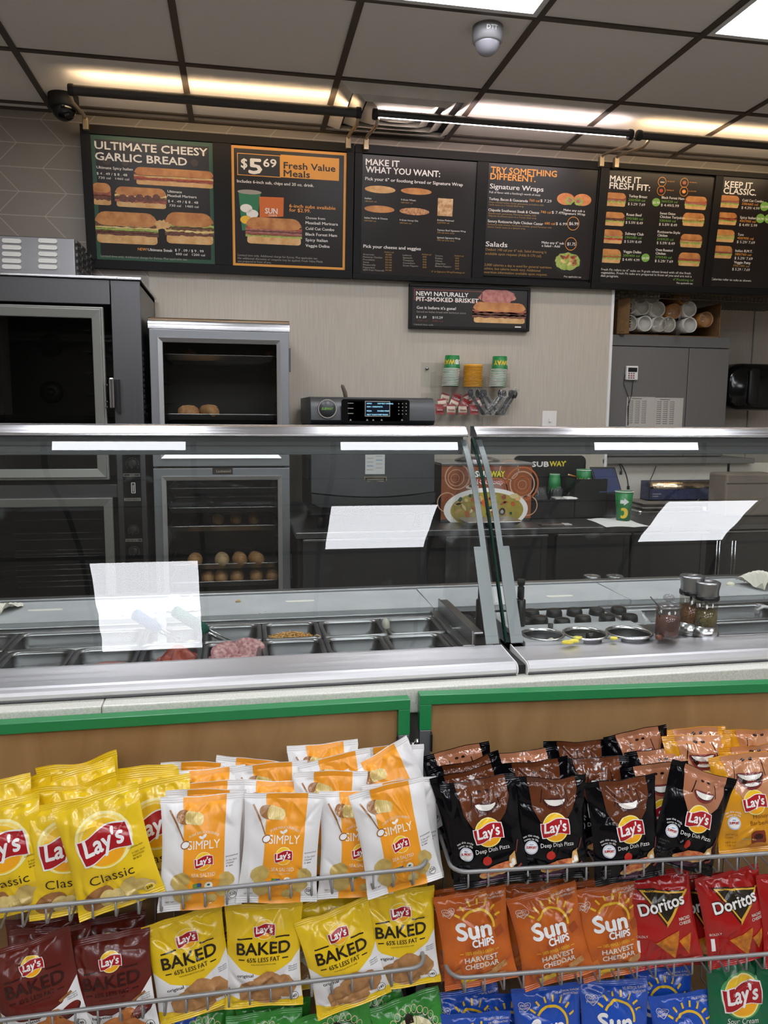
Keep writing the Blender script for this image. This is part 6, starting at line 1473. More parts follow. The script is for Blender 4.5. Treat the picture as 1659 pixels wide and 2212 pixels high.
grip(1186, 1382, 1200, 1402, 1.729, .011, mat('handle_cream', '#d8d2bd', .45), 'serving_spoon', 'cream spoon handle lying by the well nearest the seam')
grip(1275, 1366, 1275, 1402, 1.729, .0115, blackg, 'tong_handle', 'black grip standing in front of the yellow pepper well')
wl2 = MB().box((xr + .002, 1.7175, .84), (2.5, 1.73, .874)).box((xr + .002, 2.03, .84), (2.5, 2.056, .878)).box((.64, 2.03, .84), (xr, 2.056, .862)); wl2.build('well_edge', pan_m, st2, .002)
pan(xr + .152, xr + .50, 1.732, 1.862, 'long steel pan beside the grinders, front row of the right station', .05, 'steel pans in the right station')
pan(xr + .004, xr + .52, 1.868, 2.028, 'long steel pan behind the grinders at the right edge of the photo', .05, 'steel pans in the right station')
q = at_z(1648, 1322, ZPN); t = thing('tongs', (q[0], q[1], ZPN), 'bent white plastic strip lying on the steel pan at the right edge', 'strip')
MB().tube([(q[0] - .02, q[1], ZPN + .006), (q[0], q[1], ZPN + .016), (q[0] + .05, q[1] + .01, ZPN + .006)], [.003, .005, .005], 8).build('strip_body', white_p, t); t.name = 'plastic_strip'
# ------------------------------------------------------------------ bottles with black caps
capm = mat('cap_black', '#161617', .42); botw = mat('bottle_cream', '#c9bda0', .45)
caps = [(1148, 1328, 'smooth', '#8f8f8f'), (1197, 1327, 'snappy', '#c9a94e'), (1241, 1325, 'refreshing', '#7fae9a'), (1289, 1325, 'Ranch', '#d8d8d8'), (1336, 1322, 'spicy', '#b05038'), (1131, 1347, 'sweet', '#8f8f8f'), (1166, 1342, 'chipotle', '#b8743a'), (1214, 1347, 'mild', '#5f6f86'), (1259, 1341, 'refreshing', '#d8d8d8'), (1311, 1339, 'smooth', '#7fae3a'), (1360, 1338, 'zesty', '#6a5560')]
lbc = ['back row black bottle cap at the left end, lettered grey', 'back row black bottle cap second from left, lettered gold', 'back row black bottle cap in the middle, lettered pale green', 'back row black bottle cap with bold white lettering', 'back row black bottle cap at the right end, lettered red', 'black bottle cap half hidden behind the glass bracket', 'front row black bottle cap lettered orange', 'front row black bottle cap lettered slate blue', 'front row black bottle cap lettered white', 'front row black bottle cap lettered bright green', 'front row black bottle cap at the right end, plain dark']
for (px, py, tx, cl_), lb in zip(caps, lbc):
    Yc = 1.99 if py < 1330 else 1.915; p_ = at_y(px, py, Yc); zt_ = p_[2] + .014; rr = .0235
    r = thing('sauce_bottle', (p_[0], Yc, ZS - .03), lb, 'sauce bottle', 'sauce bottles with black caps')
    MB().lathe([(rr * .93, zt_ - .034), (rr, zt_ - .03), (rr * .93, zt_ - .006), (rr * .82, zt_), (.001, zt_ + .0008)], (p_[0], Yc, 0), n=28).build('cap', capm, r)
    MB().lathe([(rr * .8, ZS - .0295), (rr * .8, zt_ - .034)], (p_[0], Yc, 0), n=20).build('neck', botw, r)
    ik = K('cap_ink_' + cl_[1:], cl_); A = Art(); A.text(tx, 0, 0, .006, ik, 0, bold=.03, al='c', w=.034); A.refine(.004)
    B = Art(); B.text(tx, 0, -.004, .006, ik, 0, bold=.03, al='c', w=.026)
    mb = MB(); ms = []
    A.onto(mb, ms, lambda x, y, l: np.stack([p_[0] + (rr + .0006) * np.sin(x / rr), Yc - (rr + .0006) * np.cos(x / rr), zt_ - .024 + y], 1))
    B.onto(mb, ms, lambda x, y, l: np.stack([p_[0] + x, Yc + y, zt_ + .0014 + 0 * x], 1)); mb.build('lettering', ms, r)
# ------------------------------------------------------------------ sauce jar, grinders, shakers
jar_g = glass_mat('jar_glass', (.82, .78, .76), 1.5, smudge=.15)
q = at_z(1440, 1375, ZS); Yj = q[1] + .0; rj = .030; zt_ = at_y(1440, 1310, Yj)[2]
r = thing('sauce_jar', (q[0], Yj, ZS), 'clear lidded jar of brown sauce with a spoon beside the grinders', 'jar')
MB().lathe([(rj * .9, ZS + .0005), (rj, ZS + .006), (rj, zt_), (rj - .002, zt_), (rj - .002, ZS + .006), (.001, ZS + .004)], (q[0], Yj, 0), n=36).build('jar_body', jar_g, r)
MB().lathe([(.001, ZS + .005), (rj - .004, ZS + .006), (rj - .0025, ZS + .01), (rj - .0025, zt_ - .028), (.001, zt_ - .027)], (q[0], Yj, 0), n=36).build('brown_sauce', mat('brown_sauce', '#5a3627', .4, noise=(20, '#7a4f3c', .2)), r)
MB().lathe([(rj + .0015, zt_ + .0003), (rj + .001, zt_ + .003), (rj * .6, zt_ + .009), (.006, zt_ + .011), (.006, zt_ + .013), (.013, zt_ + .017), (.014, zt_ + .024), (.009, zt_ + .030), (.001, zt_ + .031)], (q[0], Yj, 0), n=30).build('jar_lid', glass_mat('lid_glass', (.8, .78, .78), 1.5, smudge=.3), r)
a = at_y(1405, 1289, Yj); MB().tube([(q[0] - .018, Yj, ZS + .03), (q[0] - .026, Yj, zt_ + .001), a], .0016, 6).build('spoon', steel_dk, r)
ZGR = .8725
MB().box((xr + .002, 1.731, .86), (xr + .150, 1.864, ZGR - .0005)).build('grinder_deck', pan_m, st2, .002)
gg = glass_mat('grinder_glass', (.9, .89, .86), 1.5, smudge=.05)
def grinder(px, ybot, ytop, half, Y, spice, label):
    b_ = at_y(px, ybot, Y); t_ = at_y(px, ytop, Y); rr = at_y(px + half, ybot, Y)[0] - b_[0]; z0 = ZGR; Ht = t_[2] - z0
    r = thing('spice_grinder', (b_[0], Y, z0), label, 'grinder', 'tall glass and steel grinders')
    c = (b_[0], Y, z0)
    MB().lathe([(rr, .0005), (rr * 1.02, .004), (rr * .86, Ht * .20), (.001, Ht * .2)], c, n=36).build('steel_base', steel_br, r)
    MB().lathe([(rr * .84, Ht * .18), (rr * .84, Ht * .68), (rr * .80, Ht * .68), (rr * .80, Ht * .2)], c, n=36).build('glass_tube', gg, r)
    MB().lathe([(.001, Ht * .205), (rr * .78, Ht * .205), (rr * .78, Ht * .46), (rr * .5, Ht * .49), (.001, Ht * .47)], c, n=30).build('spice_filling', spice, r)
    MB().cyl((b_[0], Y, z0 + Ht * .2), (b_[0], Y, z0 + Ht * .7), .003, 8).build('spindle', steel, r)
    MB().lathe([(rr * .86, Ht * .67), (rr * .9, Ht * .68), (rr * .9, Ht * .745), (rr * .86, Ht * .75)], c, n=36).build('black_collar', black, r)
    MB().lathe([(rr * .84, Ht * .75), (rr * .82, Ht * .84), (rr * .93, Ht * .97), (rr * .93, Ht * .985), (rr * .86, Ht), (rr * .55, Ht), (rr * .4, Ht * .985), (.001, Ht * .983)], c, n=36).build('steel_head', steel, r)
sp1 = mat('red_pepper_flakes', '#6f4026', .7, noise=(240, '#a87440', .18), bump=(200, 1)); sp2 = mat('dried_herbs', '#5a5636', .7, noise=(260, '#8a7c50', .18), bump=(200, 1))
grinder(1487, 1388, 1243, 25, 1.775, sp1, 'glass grinder of red brown flakes behind the herb grinder')
grinder(1520, 1390, 1256, 26, 1.745, sp2, 'glass grinder of dried green herbs in front of the flake grinder')
for i, px in enumerate((1279, 1328)):
    Y = 2.37; t_ = at_y(px, 1243, Y); rr = at_y(px + 17, 1250, Y)[0] - t_[0]
    r = thing('steel_shaker', (t_[0], Y, .79), ('left steel shaker behind the cutting boards', 'right steel shaker behind the cutting boards')[i], 'shaker', 'steel shakers on the staff side shelf')
    zb_ = .79; MB().lathe([(rr * .9, zb_), (rr * .9, t_[2] - .05), (rr * .86, t_[2] - .03), (rr, t_[2] - .004), (rr * .9, t_[2])], (t_[0], Y, 0), n=28).build('body', steel, r)
    MB().lathe([(rr * .9, t_[2] + .0001), (rr * .5, t_[2] + .001), (.004, t_[2] - .003), (.001, t_[2] - .003)], (t_[0], Y, 0), n=28).build('pierced_top', steel_br, r)
    A = Art()
    for k in range(9): A.ell(rr * .35 * math.cos(k * .7), rr * .35 * math.sin(k * .7), .0012, .0012, black, 0, n=6)
    mb = MB(); ms = []; A.onto(mb, ms, lambda x, y, l: np.stack([t_[0] + x, Y + y, t_[2] + .0016 + 0 * x], 1)); mb.build('shaker_holes', ms, r)
tag(MB().box((.9, 2.335, .755), (2.3, 2.46, .788)).build('staff_shelf', steel_dk, bevel=.003), 'narrow steel shelf behind the right station carrying the shakers', 'shelf')
for x in (1.0, 2.2): MB().box((x, 2.34, 0), (x + .03, 2.45, .7545)).build('shelf_leg', steel_dk, bpy.data.objects['staff_shelf'])
# ================================================================== SNACK RACKS
ply = mat('birch_plywood', '#a98355', .45)
nt = ply.node_tree; b = nt.nodes['Principled BSDF']
tc = nt.nodes.new('ShaderNodeTexCoord'); mp = nt.nodes.new('ShaderNodeMapping'); mp.inputs['Scale'].default_value = (9, 9, 2.2)
n = nt.nodes.new('ShaderNodeTexNoise'); n.inputs['Scale'].default_value = 1; n.inputs['Detail'].default_value = 8; n.inputs['Distortion'].default_value = 1.5
r = nt.nodes.new('ShaderNodeValToRGB'); r.color_ramp.elements[0].position = .3; r.color_ramp.elements[1].position = .7
r.color_ramp.elements[0].color = srgb('#8d6a41'); r.color_ramp.elements[1].color = srgb('#a38056')
nt.links.new(tc.outputs['Object'], mp.inputs[0]); nt.links.new(mp.outputs[0], n.inputs['Vector']); nt.links.new(n.outputs['Fac'], r.inputs['Fac']); nt.links.new(r.outputs[0], b.inputs['Base Color'])
green = mat('green_frame_paint', '#1f7f48', .32)
RA = -.066; RP = (.358, 1.53)                      # the right rack is turned a little towards the shopper
ZG = .833
TIER = [(1.296, .597), (1.300, .391), (1.305, .18)]
def rack(x0, x1, label, rot, sgn):
    """sgn: +1 right end shows its stile and basket ends, -1 left end does"""
    R_ = (lambda m: m.rotz(RA, RP)) if rot else (lambda m: m)
    r = thing('snack_rack', ((x0 + x1) / 2, 1.53, 0), label, 'snack rack', 'wire snack racks with green frames')
    zt_ = ZG + (.008 if rot else 0)
    y0, y1 = 1.5285, 1.5565
    R_(MB().box((x0, y0, zt_ - .0215), (x1, y1, zt_)).box((x0, y0, zt_ - .078), (x0 + .0255, y1, zt_ - .0216)).box((x1 - .0255, y0, zt_ - .078), (x1, y1, zt_ - .0216))).build('green_frame', green, r, .0012)
    for a_, b_ in ((x0 + .001, x0 + .0245), (x1 - .0245, x1 - .001)): R_(MB().box((a_, y0 + .001, .02), (b_, y1, zt_ - .0785))).build('grey_post', alu_gr, r, .0012)
    R_(MB().box((x0 + .0256, y0 + .012, .05), (x1 - .0256, y1 - .002, zt_ - .0217))).build('back_panel', ply, r)
    for s_ in ((x1 - .012,) if sgn > 0 else (x0 + .012,)):
        R_(MB().lathe([(.006, 0), (.006, .004), (.003, .005), (.003, .012), (.001, .012)], (s_ + sgn * .018, y0, zt_ - .10), 'y', n=6)).build('bolt', chrome, r)
        R_(MB().box((s_ - .016 * sgn, y0 - .005, zt_ - .125), (s_ - .012 * sgn, y0 + .01, zt_ - .085))).build('hinge_plate', steel_dk, r, .001)
    xa, xb = x0 + (.012 if sgn > 0 else .028), x1 - .012
    for k, (yf, zf) in enumerate(TIER):
        if rot: zf = zf - (.015, .030, .03)[k]
        rr = .03; c = []
        for t in np.linspace(0, PI / 2, 6): c.append((xb - rr + rr * math.sin(t), yf + rr - rr * math.cos(t)))
        path = [(xa, 1.535)] + [(xa + (xb - x), y) for x, y in c[::-1]] + c + [(xb, 1.535)]
        bk = MB().tube([(x, y, zf) for x, y in path], .0042, 8); R_(bk); bk = bk.build('basket', wirem, r)
        w = MB(); n_ = int((xb - xa - .06) / .0375); zl = zf - .036
        for i in range(n_ + 1):
            x = xa + .03 + (xb - xa - .06) * i / n_
            w.tube([(x, yf + .001, zf - .003), (x, yf - .001, zl + .006), (x, yf + .006, zl), (x, 1.52, zl + .02), (x, 1.526, zl + .12)], .0021, 5)
        w.tube([(xa + .01, 1.47, zl + .015), (xb - .01, 1.47, zl + .015)], .0021, 5)
        R_(w).build('basket_wire', wirem, bk)
    return r
rack(-1.10, .345, 'left snack rack of yellow, white and brown chip bags', False, 1)
rack(.366, 1.66, 'right snack rack of dark, orange and blue chip bags', True, -1)

# ------------------------------------------------------------------ bag artwork, drawn in millimetres on a flat bag 146 x 195
BW, BH, SEAL = 148., 196., 11.
def F_(name, c, **k): return mat('film_' + name, c, k.pop('rough', .25), coat=k.pop('coat', .25), bump=(26, .22), **k)
fy = F_('yellow', '#e3bf1d'); fgl = F_('pale_glow', '#f3e6a0'); fgo = F_('golden', '#eda41c'); frd = F_('logo_red', '#a3151d'); fwh = F_('white', '#e9e8e6'); fdk = F_('ink', '#231b10')
fskin = F_('potato_skin', '#85552f', noise=(60, '#a0703f', .2)); fpot = F_('potato_flesh', '#e3cf8e', noise=(70, '#cdb367', .2)); fchip = F_('chip_tan', '#c8b06a', noise=(60, '#b1954e', .2)); fchd = F_('chip_brown', '#b58757', noise=(90, '#a06f40', .2), rough=.45)
forg = F_('orange_panel', '#e8981f', rough=.36, coat=.1); fwm = F_('matte_white', '#dedddd', rough=.4, coat=.08)
fnv = F_('black_navy', '#08080c', rough=.12, coat=.1, spec=.25); fbr = F_('skin_brown', '#43210f', rough=.16, coat=.2, spec=.4, noise=(14, '#6d3b22', .3)); ftan = F_('skin_tan', '#9a6242', rough=.16, coat=.6, noise=(12, '#b5795a', .3)); ffair = F_('skin_fair', '#c98f68', rough=.16, coat=.6, noise=(12, '#b3774f', .3))
flip = F_('lip', '#7a3230', rough=.18, coat=.5); flipd = F_('lip_dark', '#4a201a', rough=.18, coat=.5); ftee = F_('teeth', '#e9e6df', rough=.2, coat=.5); fmou = F_('mouth', '#2a0c0c'); fcr = F_('skin_crease', '#2c140b', rough=.2, coat=.5)
ftom = F_('tomato', '#b3261d'); fpiz = F_('pizza', '#b0402a', noise=(110, '#d9925a', .2)); fcru = F_('crust', '#d9b173', noise=(60, '#b98646', .2)); fblu = F_('badge_blue', '#5f86c4')
fbb = F_('barbecue_red', '#5e1c14', rough=.3); fbbd = F_('barbecue_ink', '#32100c'); fbc = F_('bbq_chip', '#a8602c', noise=(80, '#c27b3c', .2)); fsau = F_('sauce', '#43120e')
fso = F_('sun_orange', '#b0521a', rough=.26, noise=(16, '#c2621f', .1)); fsb = F_('sun_blue', '#1d4db0', rough=.24, coat=.4); fsy = F_('sun_yellow', '#e3b92c'); fwt = F_('soft_white', '#dcd5c8')
fdr = F_('nacho_red', '#a01614', rough=.22, coat=.4); fdc = F_('tortilla', '#cf8326', noise=(120, '#a85a17', .2)); fdg = F_('dark_edge', '#d8a83a')
fgr = F_('green', '#11623f'); fkg = F_('kettle_green', '#2f8030', noise=(20, '#3f9a3a', .2)); fkc = F_('kettle_cream', '#d9cfa6'); fhy = F_('honey_gold', '#d3921a', rough=.18, coat=.5)
fsw = F_('sun_wave', '#c8702a')
def logo(A, cx, cy, s, l=1, rot=.12):
    """golden disc with a red ribbon and white lettering; s = ribbon half width"""
    A.ell(cx, cy, s * .93, s * .90, fgl, l, n=36); A.ell(cx, cy, s * .86, s * .84, F_('disc_yellow', '#f0c22a'), l + 1, n=36); A.ell(cx, cy - s * .42, s * .66, s * .36, fgo, l + 2, n=24)
    c, q = math.cos(rot), math.sin(rot)
    def band(k, h): 
        top, bot = [], []
        for i in range(13):
            u = -1 + i / 6; x = u * s * k; top.append((x, h * s * (.43 + .10 * math.sin(PI * (u + .25))))); bot.append((x * .97, h * s * (-.43 + .10 * math.sin(PI * (u + .3)))))
        P = [(-s * k * 1.03, 0)] + top + [(s * k * 1.03, 0)] + bot[::-1]
        return [(cx + c * x - q * y, cy + q * x + c * y) for x, y in P]
    A.poly(band(1.02, 1.1), fwh, l + 3); A.poly(band(.96, 1.0), frd, l + 4)
    A.text("Lay's", cx - s * .0, cy - s * .24, s * .62, fwh, l + 5, w=s * 1.62, bold=.035, shear=.12, rot=rot, al='c', res=3)
def chipblob(A, cx, cy, r, m, l, seed, rot=0, e=.8): A.ell(cx, cy, r, r * e, m, l, n=18, rot=rot, wob=.18, seed=seed)
def badge(A, x, y, l=3):
    A.ell(x, y, 13, 13, fwh, l); A.ring(x, y, 11.5, .8, fblu, l + 1); A.text('SUPPORT', x, y - 2, 4.6, frd, l + 1, w=20, bold=.05, al='c'); A.text('HELP', x, y + 4.5, 2.4, fblu, l + 1, bold=.03, al='c')
    A.text('come to life', x, y + 14.5, 4, fwh, l, w=28, bold=.03, al='c', arc=24); A.text('see this smile', x, y + 20.5, 4, fwh, l, w=32, bold=.03, al='c', arc=28)
def smile(A, cx, cy, w, skin, lipm, l, op=.35, big=False):
    A.line((cx - w * .95, cy + w * .9), (cx - w * 1.15, cy - w * .1), 2.2, fcr, l); A.line((cx + w * .95, cy + w * .9), (cx + w * 1.15, cy - w * .1), 2.2, fcr, l)
    A.ell(cx - w * .28, cy + w * 1.0, w * .16, w * .10, fcr, l); A.ell(cx + w * .28, cy + w * 1.0, w * .16, w * .10, fcr, l)
    def lens(a, hu, hd, m, l):
        n = 14; P = [(cx + a * math.cos(PI * (1 - i / n)), cy + hu * (math.sin(PI * i / n)) + w * .14 * math.cos(PI * i / n) ** 2) for i in range(n + 1)] + [(cx + a * math.cos(PI * i / n), cy - hd * math.sin(PI * i / n) + w * .14 * math.cos(PI * i / n) ** 2) for i in range(1, n)]
        A.poly(P, m, l)
    lens(w, w * .22, w * (op + .28), lipm, l + 1); lens(w * .88, w * .10, w * op * 1.15, fmou, l + 2)
    lens(w * .84, w * .07, w * (op * (.45 if big else .95)), ftee, l + 3)
    if big: A.ell(cx, cy - w * op * .85, w * .5, w * .13, ftee, l + 3, n=16); A.ell(cx, cy - w * op * .55, w * .4, w * .16, flip, l + 3, n=16)
    for i in range(-4, 5): A.line((cx + i * w * .15, cy + w * .1), (cx + i * w * .15, cy - w * op * (.35 if big else .8)), .5, fwt, l + 4)
def art_classic():
    A = Art(); A.ell(0, 122, 52, 46, fgl, 0, n=40); A.ell(0, 130, 44, 33, F_('glow2', '#f0d060'), 1, n=30); logo(A, 0, 118, 47, 1)
    A.text('Classic', -2, 53, 15.5, fdk, 2, w=80, bold=-.006, al='c')
    A.ell(-34, 28, 30, 18, fskin, 1, rot=.25); A.ell(-18, 24, 17, 14, fpot, 2, rot=.3); A.ell(-2, 22, 16, 15, fpot, 3, rot=.2); chipblob(A, 22, 34, 17, fchip, 2, 1, .5); chipblob(A, 42, 28, 22, fchip, 1, 2, -.3, .5); chipblob(A, 10, 17, 22, fchip, 3, 3, .1, .5)
    for i in range(3): A.text(('31 DEC 2019', '44533TD20', '88 08.03')[i], 42, 84 - 5 * i, 3, fdk, 2, bold=.01)
    A.text('GUARANTEED FRESH', 38, 94, 2.2, fdk, 2, w=26); A.ell(52, 19, 9, 6, fwh, 2); A.ell(52, 19, 8.3, 5.3, fy, 3); A.text('240', 52, 16.5, 5, fdk, 4, bold=.03, al='c')
    return A
def potato_fan(A, x, y, l):
    A.ell(x, y, 17, 12, fskin, l, rot=-.25)
    for i in range(6): A.ell(x + 5 + 4.2 * i, y - .8 * i, 6.5, 12 - .5 * i, fpot, l + 1 + i % 2, rot=-.15); A.line((x + 1 + 4.2 * i, y + 9), (x - .5 + 4.2 * i, y - 9), .5, fchip, l + 3)
def art_simply():
    A = Art(); A.rect(-34, 0, 43, 195, forg, 0); potato_fan(A, -30, 163, 2)
    A.line((-58, 176), (-44, 148), 3.4, fskin, 1); A.line((-45, 150), (-34, 124), 2.2, fskin, 1); A.ell(-31, 117, 9, 7, fskin, 1, rot=.4); A.ell(-31, 117, 7, 5, fwh, 2, rot=.4)
    A.text('PURE DELICIOUSNESS', 4, 136, 4, fwt, 1, w=56, al='c', arc=48, bold=.01); A.text('SIMPLY', 4, 109, 15, fwh, 1, w=60, bold=.016, al='c'); A.ell(4, 131, 5, 2.6, fwh, 1, rot=.7); A.ell(-2, 129, 4, 2.2, fwh, 1, rot=-.5); A.line((2, 128), (2, 122), 1, fwh, 1)
    logo(A, 4, 88, 17.5, 1); A.text('SEA SALTED', 4, 61, 6.5, fwt, 1, w=44, al='c', bold=.01); A.text('NATURALLY FLAVORED', 4, 55.5, 2.2, fwt, 1, w=30, al='c')
    A.rect(-15, 37, 1, 48, F_('badge_green', '#5f8a3a'), 1); A.rect(-7, 41, 1, 48, F_('badge_navy', '#2f4d86'), 2); A.ell(14, 43, 7.5, 7.5, fwh, 1); A.ell(14, 43, 6.5, 6.5, F_('badge_pale', '#dfe4da'), 2); A.ell(14, 45, 3, 2, F_('badge_leaf', '#2c5a35'), 3)
    chipblob(A, -38, 55, 18, fchip, 2, 4, .6); chipblob(A, -33, 30, 17, fchip, 3, 5, -.4, .9); chipblob(A, 48, 52, 15, fchip, 2, 6, -.5); chipblob(A, 40, 33, 15, fchip, 3, 7, .3, .9); chipblob(A, 18, 18, 12, fchip, 2, 8)
    for i in range(3): A.text(('31 Dec 2019', '17323447', '81 0840')[i], 47, 82 - 5 * i, 2.8, fdk, 1, bold=.015)
    A.text('guaranteed fresh', 46, 90, 2.6, fdk, 1, w=24); A.poly(rrect(58, 20, 7, 8, 3), fwh, 1); A.ring(58, 20, 6.5, .8, fdk, 2); A.text('220', 58, 19, 5, fdk, 2, al='c', bold=.03, w=10); A.text('NET WT.', -62, 16, 3, fdk, 1)
    return A
def art_pizza(skin, lipm, big=False):
    A = Art(); P = [(-46, 195), (52, 195), (56, 160), (44, 132), (26, 112), (-6, 104), (-26, 112), (-40, 138)]
    A.poly(P, skin, 0); smile(A, 6, 150, 25, skin, lipm, 1, .38, big)
    logo(A, 4, 102, 30, 2, .1); A.text('Deep Dish Pizza', 8, 66, 8, fwh, 1, w=70, bold=-.004, al='c', rot=.03); badge(A, -46, 66)
    A.ell(-6, 50, 9, 8.5, ftom, 1); A.line((-6, 58), (-2, 61), 1.5, fgr, 2)
    A.ell(12, 28, 37, 11, fcru, 1, rot=.22); A.ell(12, 31, 34, 9, fpiz, 2, rot=.22); A.poly([(34, 28), (52, 34), (52, 60), (40, 52)], fcru, 2); A.ell(46, 40, 4, 7, ftee, 3); A.ell(40, 34, 3, 4, ftee, 3)
    A.line((54, 56), (62, 78), 3, F_('fork_wood', '#5a2a2a'), 1); A.ell(4, 12, 30, 6, F_('plum', '#3a1430'), 1, rot=.1); A.line((48, 24), (62, 32), 4, flip, 1)
    for i, t_ in enumerate(('POTATO', 'CHIPS', 'NET WT', '1 1/8 OZ', '32.5 g')): A.text(t_, -62, 42 - 6 * i - (4 if i > 1 else 0), 3.6, F_('dim_grey', '#4a4a52'), 1)
    return A
def art_honey():
    A = Art(); A.poly([(-48, 195), (54, 195), (50, 140), (34, 112), (-20, 112), (-40, 142)], ffair, 0); smile(A, 4, 154, 30, ffair, flip, 1, .62, True)
    logo(A, 4, 104, 27, 2, .1); A.text('Honey', 14, 72, 9, F_('honey_ink', '#6b4210'), 1, w=34, al='c', bold=-.004); A.text('Barbecue', 14, 59, 9, F_('honey_ink', '#6b4210'), 1, w=48, al='c', bold=-.004); badge(A, -44, 66)
    A.poly(rrect(6, 34, 16, 14, 6), F_('pot_red', '#7c2c1a'), 1); A.ell(6, 36, 10, 6, F_('pot_dark', '#3a120c'), 2); A.ell(6, 16, 20, 7, F_('chip_honey', '#c9802c'), 2); A.line((-30, 34), (0, 30), 3, fchip, 1); chipblob(A, 46, 44, 14, F_('chip_honey', '#c9802c'), 1, 3)
    for i, t_ in enumerate(('POTATO', 'CHIPS', 'NET WT', '1 1/8 OZ')): A.text(t_, -60, 40 - 6 * i - (4 if i > 1 else 0), 3.8, F_('honey_ink', '#6b4210'), 1)
    return A
def art_baked(bbq):
    A = Art(); ink_ = fbbd if bbq else fdk
    A.poly([(-73, 0), (73, 0), (73, 108), (56, 88), (20, 70), (-8, 66), (-44, 78), (-73, 104)] if not bbq else [(-73, 0), (73, 0), (73, 106), (40, 70), (-4, 56), (-40, 62), (-73, 84)], fwm, 0)
    if not bbq: A.poly([(-73, 0), (73, 0), (73, 16), (20, 10), (-30, 14), (-73, 30)], fy, 1)
    logo(A, 2, 152, 21, 2, .08)
    A.line((-52, 136), (-22, 137), 2.6, ink_, 1); A.line((24, 138), (52, 137), 2.6, ink_, 1)
    A.text('BAKED', 0, 107, 22, ink_, 1, w=108, bold=.03, al='c'); A.text('65% LESS FAT', 0, 93, 8.5, ink_, 1, w=66, bold=.02, al='c'); A.line((-50, 97), (-38, 97), 2.2, ink_, 1); A.line((38, 97), (50, 97), 2.2, ink_, 1); A.text('THAN REGULAR POTATO CHIPS', 0, 86.5, 2.4, ink_, 1, w=50, al='c')
    if bbq:
        A.text('barbecue', -42, 52, 6.5, fdk, 2, w=38, bold=.02); chipblob(A, -4, 26, 30, fbc, 2, 1, .4); chipblob(A, 26, 24, 24, fbc, 3, 2, -.3); chipblob(A, 20, 46, 20, fbc, 1, 3, .7); A.ell(48, 50, 22, 11, fsau, 1, rot=.4); A.ell(50, 54, 18, 8, F_('sauce_top', '#6b1c14'), 2, rot=.4); A.line((36, 74), (60, 84), 5, fskin, 1)
    else:
        A.text('original', -52, 64, 6.5, fdk, 2, w=32, bold=.02); chipblob(A, -24, 36, 26, fchd, 2, 1, .4); chipblob(A, 40, 42, 23, fchd, 2, 2, -.3, .95); chipblob(A, 8, 48, 30, fchd, 3, 3, .2, .85); chipblob(A, 6, 22, 28, fchd, 4, 4, 0, .6)
    A.ell(58, 19, 9, 8, fwh, 3); A.ring(58, 19, 8, .8, fdk, 4); A.text('140', 58, 16.5, 5.5, fdk, 4, bold=.03, al='c')
    for i in range(3): A.text('1ADec2019', 50, 78 - 4 * i, 2.6, fdk, 2)
    return A
def art_sun(base, flavor, blue):
    A = Art(); R = random.Random(2)
    if not blue:
        for i in range(12): x, y = R.uniform(-60, 50), R.uniform(10, 170); A.poly([(x, y), (x + 18, y + 6), (x + 12, y + 24), (x - 6, y + 16)], fsw if i % 2 else F_('sun_deep', '#9c4516'), 0)
    A.ring(6, 126, 34, 5, fsy, 1, a0=-10, a1=150)
    for k in range(7):
        a = math.radians(20 + 21 * k); A.line((6 + 42 * math.cos(a), 126 + 42 * math.sin(a)), (6 + 54 * math.cos(a), 126 + 54 * math.sin(a)), 4.2, fsy, 1)
    A.text('Sun', -4, 106, 32, fwh, 2, w=76, bold=.05, al='c'); A.text('CHIPS', 12, 88, 14.5, fwh, 2, w=48, bold=.045, al='c')
    A.text('100% WHOLE GRAIN', 2, 73, 7, fsy, 1, w=60, al='c', bold=.01); A.line((-40, 76), (-32, 76), 1.2, fsy, 1); A.line((36, 76), (44, 76), 1.2, fsy, 1)
    for i, t_ in enumerate(flavor): A.text(t_, 4, 57 - 14.5 * i, 10.5, fwt, 1, w=72 if len(t_) > 5 else 50, bold=.03, al='c')
    H_ = [(-50 + 13 * math.sin(t) ** 3, 162 + 11 * (.81 * math.cos(t) - .31 * math.cos(2 * t) - .12 * math.cos(3 * t))) for t in np.linspace(0, 2 * PI, 40)[:-1]]
    for i in range(39): A.line(H_[i], H_[(i + 1) % 39], .9, fwt, 1)
    A.text('Heart', -50, 162, 5.5, fwt, 1, al='c', rot=.15); A.text('Healthy', -50, 156, 5.5, fwt, 1, al='c', rot=.15)
    A.text('NO ARTIFICIAL FLAVORS', 44, 180, 4, fwt, 1, w=52, al='c', bold=.01); A.text('OR PRESERVATIVES', 48, 173.5, 4, fwt, 1, w=42, al='c', bold=.01)
    for i, (x, y, a) in enumerate(((14, 22, .15), (34, 16, -.1), (-24, 18, .2), (40, 34, .3))):
        c, q = math.cos(a), math.sin(a); m = F_('grain_chip', '#a8713c', noise=(120, '#c4935c', .2)) if i != 2 else fsy
        A.poly([(x + c * u - q * v, y + q * u + c * v) for u, v in ((-17, -7), (17, -7), (17, 7), (-17, 7))], m, 1 + i % 2)
    return A
